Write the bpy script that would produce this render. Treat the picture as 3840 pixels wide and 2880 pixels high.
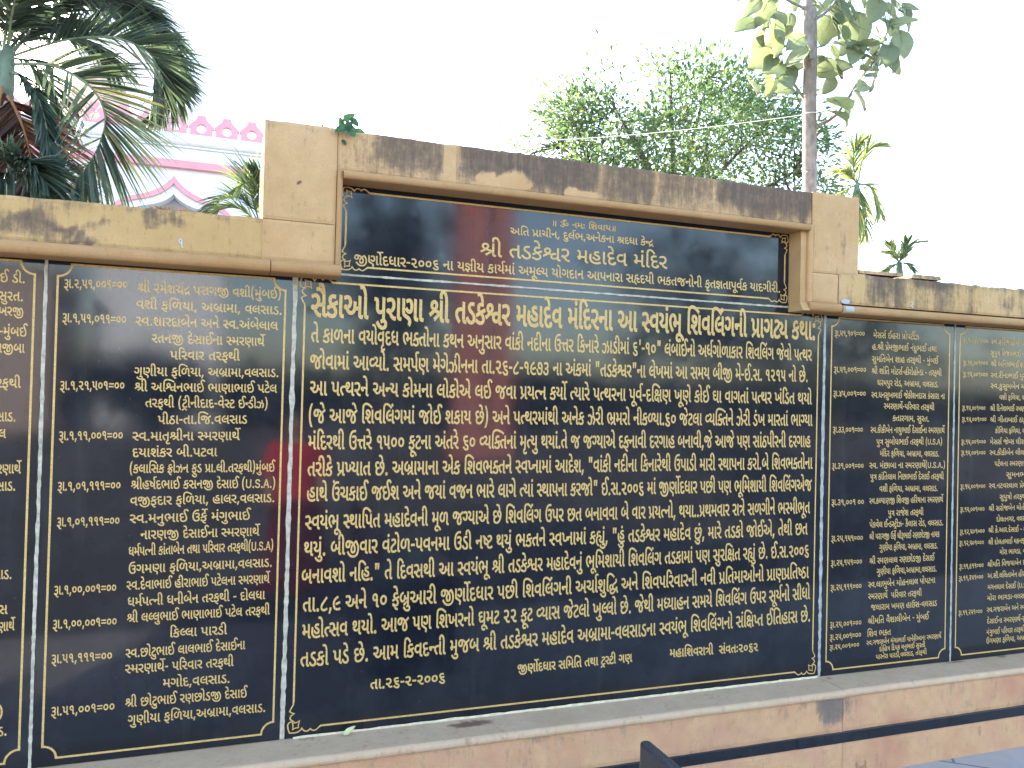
import bpy, bmesh, math, random
import numpy as np
from mathutils import Vector, Matrix, noise as mnoise

for o in list(bpy.data.objects):
    bpy.data.objects.remove(o, do_unlink=True)
SC = bpy.context.scene
COL = SC.collection
R = math.radians

# ------------------------------------------------------------------ camera
CAM_H = 1.255
cam_d = bpy.data.cameras.new('camera')
cam_d.sensor_width = 36.0
cam_d.lens = 28.125
cam_d.clip_start = 0.05
cam_d.clip_end = 2000.0
cam = bpy.data.objects.new('camera', cam_d)
COL.objects.link(cam)
right = Vector((0.9415581660573018, -0.3359735325491069, 0.02429002588069124))
up = Vector((-0.02813273753629983, -0.006574095445220807, 0.9995825780533547))
fwd = Vector((0.3356736048746224, 0.9418484839375978, 0.015641748461235276))
mw = Matrix((right, up, -fwd)).transposed().to_4x4()
mw.translation = Vector((0.0, -2.29791, CAM_H))
cam.matrix_world = mw
SC.camera = cam

# ------------------------------------------------------------------ sky and sun
SUN_EL, SUN_AZ = 22.0, -24.0          # azimuth measured from +Y towards +X
world = bpy.data.worlds.new("World")
SC.world = world
world.use_nodes = True
wn = world.node_tree
sky = wn.nodes.new('ShaderNodeTexSky')
sky.sky_type = 'NISHITA'
sky.sun_disc = False
sky.sun_elevation = R(SUN_EL)
sky.sun_rotation = R(SUN_AZ)
sky.air_density = 1.0
sky.dust_density = 2.0
sky.ozone_density = 1.0
bg = wn.nodes['Background']
wn.links.new(sky.outputs[0], bg.inputs[0])
bg.inputs[1].default_value = 0.15

sun_d = bpy.data.lights.new('sun', 'SUN')
sun_d.energy = 4.4
sun_d.angle = R(0.5)
sun_d.color = (1.0, 0.93, 0.82)
sun = bpy.data.objects.new('sun', sun_d)
COL.objects.link(sun)
sdir = Vector((math.sin(R(SUN_AZ)) * math.cos(R(SUN_EL)), math.cos(R(SUN_AZ)) * math.cos(R(SUN_EL)), math.sin(R(SUN_EL))))
sun.rotation_euler = sdir.to_track_quat('Z', 'Y').to_euler()
sun.location = sdir * 60

SC.view_settings.view_transform = 'Standard'
SC.view_settings.look = 'None'
SC.view_settings.gamma = 1.0
SC.view_settings.use_curve_mapping = False
SC.view_settings.exposure = 2.93
SC.cycles.max_bounces = 8
SC.cycles.transparent_max_bounces = 8

# ------------------------------------------------------------------ helpers
ORIG = {}

def tag(o, label=None, cat=None, group=None, kind=None):
    if label: o['label'] = label
    if cat: o['category'] = cat
    if group: o['group'] = group
    if kind: o['kind'] = kind
    return o

def thing(name, label, cat, loc=(0, 0, 0), group=None):
    o = bpy.data.objects.new(name, None)
    o.empty_display_size = 0.1
    COL.objects.link(o)
    o.location = loc
    ORIG[o.name] = Vector(loc)
    return tag(o, label, cat, group)

def mesh_obj(name, verts, faces, mat, parent=None, smooth=False, origin=None, attr=None, mats=None, midx=None):
    """verts are world coordinates; the object sits at its parent's base (or at origin)."""
    me = bpy.data.meshes.new(name)
    v = np.asarray(verts, dtype=float).reshape(-1, 3)
    if parent is not None:
        base = np.array(ORIG[parent.name])
        loc = Vector((0, 0, 0))
    else:
        base = np.array(origin if origin is not None else (0, 0, 0), dtype=float)
        loc = Vector(base)
    me.from_pydata((v - base).tolist(), [], faces)
    if attr:
        for an, vals in attr.items():
            a = me.attributes.new(an, 'FLOAT', 'POINT')
            a.data.foreach_set('value', np.asarray(vals, dtype=np.float32))
    if smooth:
        me.polygons.foreach_set('use_smooth', [True] * len(me.polygons))
    for m in (mats or [mat]):
        me.materials.append(m)
    if midx is not None:
        me.polygons.foreach_set('material_index', midx)
    me.update()
    o = bpy.data.objects.new(name, me)
    COL.objects.link(o)
    o.location = loc
    ORIG[o.name] = Vector(base)
    if parent is not None:
        o.parent = parent
    return o

class MB:
    def __init__(s): s.v = []; s.f = []
    def add(s, v, f):
        n = len(s.v)
        s.v += [tuple(p) for p in v]
        s.f += [tuple(i + n for i in q) for q in f]
    def box(s, x0, x1, y0, y1, z0, z1, b=0.0):
        if b <= 0:
            s.add([(x0, y0, z0), (x1, y0, z0), (x1, y1, z0), (x0, y1, z0), (x0, y0, z1), (x1, y0, z1), (x1, y1, z1), (x0, y1, z1)],
                  [(0, 3, 2, 1), (4, 5, 6, 7), (0, 1, 5, 4), (1, 2, 6, 5), (2, 3, 7, 6), (3, 0, 4, 7)])
        else:
            bm = bmesh.new()
            bmesh.ops.create_cube(bm, size=1)
            for w in bm.verts:
                w.co = Vector(((x0 + x1) / 2 + w.co.x * (x1 - x0), (y0 + y1) / 2 + w.co.y * (y1 - y0), (z0 + z1) / 2 + w.co.z * (z1 - z0)))
            bmesh.ops.bevel(bm, geom=list(bm.edges), offset=b, segments=2, affect='EDGES', profile=0.5)
            bm.verts.index_update()
            s.add([w.co for w in bm.verts], [[w.index for w in f.verts] for f in bm.faces])
            bm.free()
    def tube(s, pts, rad, seg=8, cap=True):
        pts = [Vector(p) for p in pts]
        n = len(pts)
        rr = rad if hasattr(rad, '__len__') else [rad] * n
        base = len(s.v)
        ref = Vector((0, 0, 1))
        t0 = (pts[1] - pts[0]).normalized()
        if abs(t0.dot(ref)) > 0.9: ref = Vector((1, 0, 0))
        nrm = (ref - t0 * t0.dot(ref)).normalized()
        for i in range(n):
            t = (pts[min(i + 1, n - 1)] - pts[max(i - 1, 0)]).normalized()
            nrm = (nrm - t * t.dot(nrm)).normalized()
            bi = t.cross(nrm)
            for k in range(seg):
                a = 2 * math.pi * k / seg
                s.v.append(tuple(pts[i] + (nrm * math.cos(a) + bi * math.sin(a)) * rr[i]))
        for i in range(n - 1):
            for k in range(seg):
                k2 = (k + 1) % seg
                s.f.append((base + i * seg + k, base + i * seg + k2, base + (i + 1) * seg + k2, base + (i + 1) * seg + k))
        if cap:
            s.f.append(tuple(base + k for k in reversed(range(seg))))
            s.f.append(tuple(base + (n - 1) * seg + k for k in range(seg)))
    def prism_x(s, prof, x0, x1, nx=1):
        """profile of (y,z) points (counter-clockwise seen from +X) swept along X"""
        m = len(prof); base = len(s.v)
        for i in range(nx + 1):
            x = x0 + (x1 - x0) * i / nx
            s.v += [(x, y, z) for y, z in prof]
        for i in range(nx):
            for k in range(m):
                k2 = (k + 1) % m
                s.f.append((base + i * m + k, base + i * m + k2, base + (i + 1) * m + k2, base + (i + 1) * m + k))
        s.f.append(tuple(base + k for k in reversed(range(m))))
        s.f.append(tuple(base + nx * m + k for k in range(m)))
    def build(s, name, mat, parent=None, **k):
        return mesh_obj(name, s.v, s.f, mat, parent, **k)

def catmull(P, n):
    P = [Vector(p) for p in P]
    out = []
    Q = [P[0] * 2 - P[1]] + P + [P[-1] * 2 - P[-2]]
    segs = len(P) - 1
    for i in range(n):
        t = i / (n - 1) * segs
        k = min(int(t), segs - 1); u = t - k
        a, b, c, d = Q[k], Q[k + 1], Q[k + 2], Q[k + 3]
        out.append(0.5 * ((2 * b) + (c - a) * u + (2 * a - 5 * b + 4 * c - d) * u * u + (3 * b - a - 3 * c + d) * u ** 3))
    return out

# ------------------------------------------------------------------ materials
class NT:
    def __init__(s, name):
        s.m = bpy.data.materials.new(name)
        s.m.use_nodes = True
        s.t = s.m.node_tree
        s.b = s.t.nodes['Principled BSDF']
        s.out = s.t.nodes['Material Output']
        s.tc = s.t.nodes.new('ShaderNodeTexCoord')
    def n(s, typ, **k):
        nd = s.t.nodes.new(typ)
        for a, v in k.items(): setattr(nd, a, v)
        return nd
    def l(s, a, b): s.t.links.new(a, b)
    def noise(s, scale, detail=4, rough=0.55, stretch=None, loc=(0, 0, 0), coord='Object'):
        mp = s.n('ShaderNodeMapping')
        s.l(s.tc.outputs[coord], mp.inputs[0])
        mp.inputs['Location'].default_value = loc
        if stretch: mp.inputs['Scale'].default_value = stretch
        nz = s.n('ShaderNodeTexNoise')
        nz.inputs['Scale'].default_value = scale
        nz.inputs['Detail'].default_value = detail
        nz.inputs['Roughness'].default_value = rough
        s.l(mp.outputs[0], nz.inputs['Vector'])
        return nz.outputs['Fac']
    def ramp(s, fac, stops):
        r = s.n('ShaderNodeValToRGB')
        el = r.color_ramp.elements
        while len(el) < len(stops): el.new(0.5)
        for e, (p, c) in zip(el, stops):
            e.position = p
            e.color = (c[0], c[1], c[2], 1) if hasattr(c, '__len__') else (c, c, c, 1)
        s.l(fac, r.inputs[0])
        return r.outputs[0]
    def mix(s, fac, a, b, typ='MIX'):
        m = s.n('ShaderNodeMix', data_type='RGBA', blend_type=typ)
        if isinstance(fac, (int, float)): m.inputs[0].default_value = fac
        else: s.l(fac, m.inputs[0])
        for i, v in ((6, a), (7, b)):
            if isinstance(v, tuple): m.inputs[i].default_value = (v[0], v[1], v[2], 1)
            else: s.l(v, m.inputs[i])
        return m.outputs[2]
    def math(s, op, a, b=None):
        m = s.n('ShaderNodeMath', operation=op)
        for i, v in ((0, a), (1, b)):
            if v is None: continue
            if isinstance(v, (int, float)): m.inputs[i].default_value = v
            else: s.l(v, m.inputs[i])
        return m.outputs[0]
    def attr(s, name):
        a = s.n('ShaderNodeAttribute')
        a.attribute_name = name
        return a.outputs['Fac']
    def base(s, c):
        if isinstance(c, tuple): s.b.inputs['Base Color'].default_value = (c[0], c[1], c[2], 1)
        else: s.l(c, s.b.inputs['Base Color'])
    def rough(s, v):
        if isinstance(v, (int, float)): s.b.inputs['Roughness'].default_value = v
        else: s.l(v, s.b.inputs['Roughness'])
    def bump(s, h, strength=0.2, dist=0.005):
        b = s.n('ShaderNodeBump')
        b.inputs['Strength'].default_value = strength
        b.inputs['Distance'].default_value = dist
        s.l(h, b.inputs['Height'])
        s.l(b.outputs[0], s.b.inputs['Normal'])
    def spec(s, v): s.b.inputs['Specular IOR Level'].default_value = v

def stone(name, c1, c2, c3, stain_c=(0.085, 0.068, 0.058), use_stain=True, rough=0.75, spk=0.3):
    t = NT(name)
    big = t.noise(3.2, 3, 0.6)
    col = t.ramp(big, [(0.32, c1), (0.52, c2), (0.70, c3)])
    mid = t.noise(22, 5, 0.65)
    col = t.mix(t.ramp(mid, [(0.35, 0.0), (0.75, 0.28)]), col, (c1[0] * 0.62, c1[1] * 0.58, c1[2] * 0.55))
    fine = t.noise(420, 2, 0.6)
    col = t.mix(t.ramp(fine, [(0.40, spk), (0.62, 0.0)]), col, (c1[0] * 0.72, c1[1] * 0.70, c1[2] * 0.68))
    if use_stain:
        streak = t.noise(75, 6, 0.75, stretch=(1, 1, 0.13))
        clump = t.noise(38, 6, 0.72)
        st = t.attr('stain')
        brk = t.math('ADD', t.math('MULTIPLY', streak, 1.5), t.math('MULTIPLY', clump, 1.3))
        fac = t.math('SUBTRACT', t.math('ADD', st, brk), 1.56)
        fac = t.ramp(fac, [(0.02, 0.0), (0.30, 0.38), (0.60, 0.72), (1.0, 0.90)])
        col = t.mix(fac, col, stain_c)
    t.base(col)
    t.rough(rough)
    t.spec(0.12)
    h = t.math('ADD', t.math('MULTIPLY', fine, 0.35), mid)
    t.bump(h, 0.22, 0.004)
    return t.m

M = {}
M['stone'] = stone('cream sandstone', (0.490, 0.299, 0.134), (0.559, 0.357, 0.173), (0.588, 0.384, 0.200))
M['stone_yellow'] = stone('yellow sandstone', (0.490, 0.312, 0.130), (0.534, 0.349, 0.155), (0.568, 0.381, 0.185))
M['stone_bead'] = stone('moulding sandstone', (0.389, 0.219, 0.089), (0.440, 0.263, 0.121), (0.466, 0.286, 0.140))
M['stone_pink'] = stone('pink sandstone', (0.510, 0.252, 0.145), (0.608, 0.374, 0.192), (0.539, 0.281, 0.176), stain_c=(0.14, 0.125, 0.105))
M['ledge'] = stone('dusty ledge stone', (0.515, 0.356, 0.220), (0.587, 0.415, 0.259), (0.546, 0.392, 0.259), stain_c=(0.16, 0.08, 0.055), rough=0.6)

def granite_mat():
    t = NT('polished black granite')
    sp = t.noise(900, 2, 0.5)
    col = t.ramp(sp, [(0.45, (0.0075, 0.0090, 0.0125)), (0.68, (0.016, 0.0185, 0.024))])
    dust_haze = t.noise(5.5, 6, 0.62)
    dd = t.ramp(dust_haze, [(0.45, 0.0), (0.85, 0.05)])
    col = t.mix(dd, col, (0.30, 0.31, 0.34))  # bluish dust smudges that also paint in the lifted blacks of lens glare
    drip = t.noise(26, 3, 0.6, stretch=(1, 1, 0.07))
    col = t.mix(t.ramp(drip, [(0.60, 0.0), (0.85, 0.03)]), col, (0.35, 0.35, 0.36))
    sk = t.noise(170, 1, 0.4, stretch=(1, 1, 0.55))
    col = t.mix(t.ramp(sk, [(0.80, 0.0), (0.82, 0.12)]), col, (0.45, 0.46, 0.48))
    t.base(col)
    r = t.noise(14, 5, 0.6)
    t.rough(t.ramp(r, [(0.30, 0.045), (0.80, 0.11)]))
    t.spec(0.44)
    t.bump(t.noise(2.2, 2, 0.5), 0.025, 0.004)
    return t.m
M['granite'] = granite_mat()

def gold_mat(name, worn=True):
    t = NT(name)
    n1 = t.noise(260, 3, 0.6)
    col = t.ramp(n1, [(0.30, (0.39, 0.235, 0.062)), (0.52, (0.55, 0.365, 0.120)), (0.72, (0.67, 0.485, 0.195))])
    if worn:
        # paint worn off in patches: bare blue-grey cut stone
        w = t.noise(7.5, 3, 0.6, loc=(3.1, 0, 1.7))
        sx = t.n('ShaderNodeSeparateXYZ')
        t.l(t.tc.outputs['Object'], sx.inputs[0])
        gx = t.math('MULTIPLY', t.math('SUBTRACT', sx.outputs[0], 1.15), 0.16)
        wf = t.ramp(t.math('ADD', w, gx), [(0.78, 0.0), (0.84, 0.8)])
        col = t.mix(wf, col, (0.17, 0.19, 0.24))
    t.base(col)
    t.rough(0.5)
    t.spec(0.3)
    t.bump(t.noise(300, 2, 0.6), 0.3, 0.002)
    return t.m
M['gold'] = gold_mat('gold letter paint')
M['gold_plain'] = gold_mat('gold border paint', False)
M['gold_pale'] = None

def simple(name, c, rough=0.6, var=0.25, scale=30, spec=0.3, stretch=None):
    t = NT(name)
    nz = t.noise(scale, 4, 0.6, stretch=stretch)
    col = t.ramp(nz, [(0.3, tuple(x * (1 - var) for x in c)), (0.7, tuple(min(1, x * (1 + var)) for x in c))])
    t.base(col); t.rough(rough); t.spec(spec)
    t.bump(nz, 0.15, 0.004)
    return t.m
M['grout'] = simple('cement grout', (0.42, 0.38, 0.28), 0.85, 0.35, 60)
M['grout_grey'] = simple('grey cement grout', (0.33, 0.33, 0.30), 0.85, 0.35, 60)
M['chalk'] = simple('white marker paint', (0.50, 0.49, 0.52), 0.8, 0.15, 90)
M['dark_gap'] = simple('dirty joint', (0.16, 0.11, 0.09), 0.9, 0.3, 60)

def leaf_mat(name, c_dark, c_light, trans=0.45, rough=0.45, yel=1.7):
    t = NT(name)
    tint = t.attr('tint')
    col = t.ramp(tint, [(0.0, c_dark), (0.75, c_light), (0.98, (c_light[0] * yel, c_light[1] * 1.12, c_light[2] * 0.75))])
    nz = t.noise(60, 2, 0.5)
    col = t.mix(t.ramp(nz, [(0.35, 0.0), (0.8, 0.35)]), col, c_dark)
    t.base(col); t.rough(rough); t.spec(0.4)
    tr = t.n('ShaderNodeBsdfTranslucent')
    t.l(t.mix(1.0, col, (1.0, 1.0, 0.75), 'MULTIPLY'), tr.inputs[0])
    ms = t.n('ShaderNodeMixShader')
    ms.inputs[0].default_value = trans
    t.l(t.b.outputs[0], ms.inputs[1]); t.l(tr.outputs[0], ms.inputs[2])
    t.l(ms.outputs[0], t.out.inputs[0])
    return t.m
M['palm_leaf'] = leaf_mat('palm leaflets', (0.028, 0.052, 0.042), (0.105, 0.145, 0.09), 0.40)
M['palm_dead'] = leaf_mat('dried palm leaflets', (0.07, 0.035, 0.028), (0.20, 0.10, 0.06), 0.35)
M['tree_leaf'] = leaf_mat('broad tree leaves', (0.065, 0.115, 0.06), (0.17, 0.25, 0.115), 0.58)  # greens raised to carry the hazy glare over the crown
M['mirror_leaf'] = leaf_mat('darkened mirror leaves', (0.016, 0.026, 0.024), (0.045, 0.065, 0.050), 0.25)  # leaf colour darkened so the slabs mirror less green
M['teak_leaf'] = leaf_mat('large sapling leaves', (0.10, 0.135, 0.075), (0.25, 0.29, 0.175), 0.40, 0.6, 1.12)
M['vine_leaf'] = leaf_mat('wall sapling leaves', (0.02, 0.07, 0.035), (0.07, 0.17, 0.07), 0.45)
M['pale_leaf'] = leaf_mat('young areca leaves', (0.16, 0.22, 0.09), (0.38, 0.44, 0.19), 0.6)
M['bark'] = simple('grey bark', (0.225, 0.20, 0.175), 0.9, 0.35, 45, stretch=(1, 1, 0.45))
M['bark_dark'] = simple('dark bark', (0.085, 0.07, 0.06), 0.9, 0.4, 20)
M['rachis'] = simple('green palm stem', (0.14, 0.19, 0.11), 0.5, 0.3, 12)
M['shaft'] = simple('waxy palm crownshaft', (0.11, 0.155, 0.11), 0.5, 0.3, 8)
M['rachis_dead'] = simple('brown palm stem', (0.24, 0.12, 0.055), 0.7, 0.3, 12)
M['white_wall'] = simple('white lime paint', (0.70, 0.69, 0.68), 0.7, 0.05, 3)
M['pink'] = simple('pink lime paint', (0.66, 0.29, 0.315), 0.7, 0.06, 4)
M['shadow_wall'] = simple('shade grey recess', (0.42, 0.42, 0.43), 0.8, 0.1, 4)  # shade painted into the arch recesses; plain grey on the roofs
M['tan'] = simple('tan spire shade', (0.56, 0.40, 0.29), 0.8, 0.1, 4)  # tan paints the shaded side of the spire
M['cable'] = simple('white string', (0.62, 0.66, 0.60), 0.6, 0.1, 20)
M['straw'] = simple('dry straw', (0.33, 0.20, 0.10), 0.9, 0.4, 60)
M['yellow_leaf'] = simple('pale fallen leaf', (0.55, 0.53, 0.28), 0.6, 0.2, 60)
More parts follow.
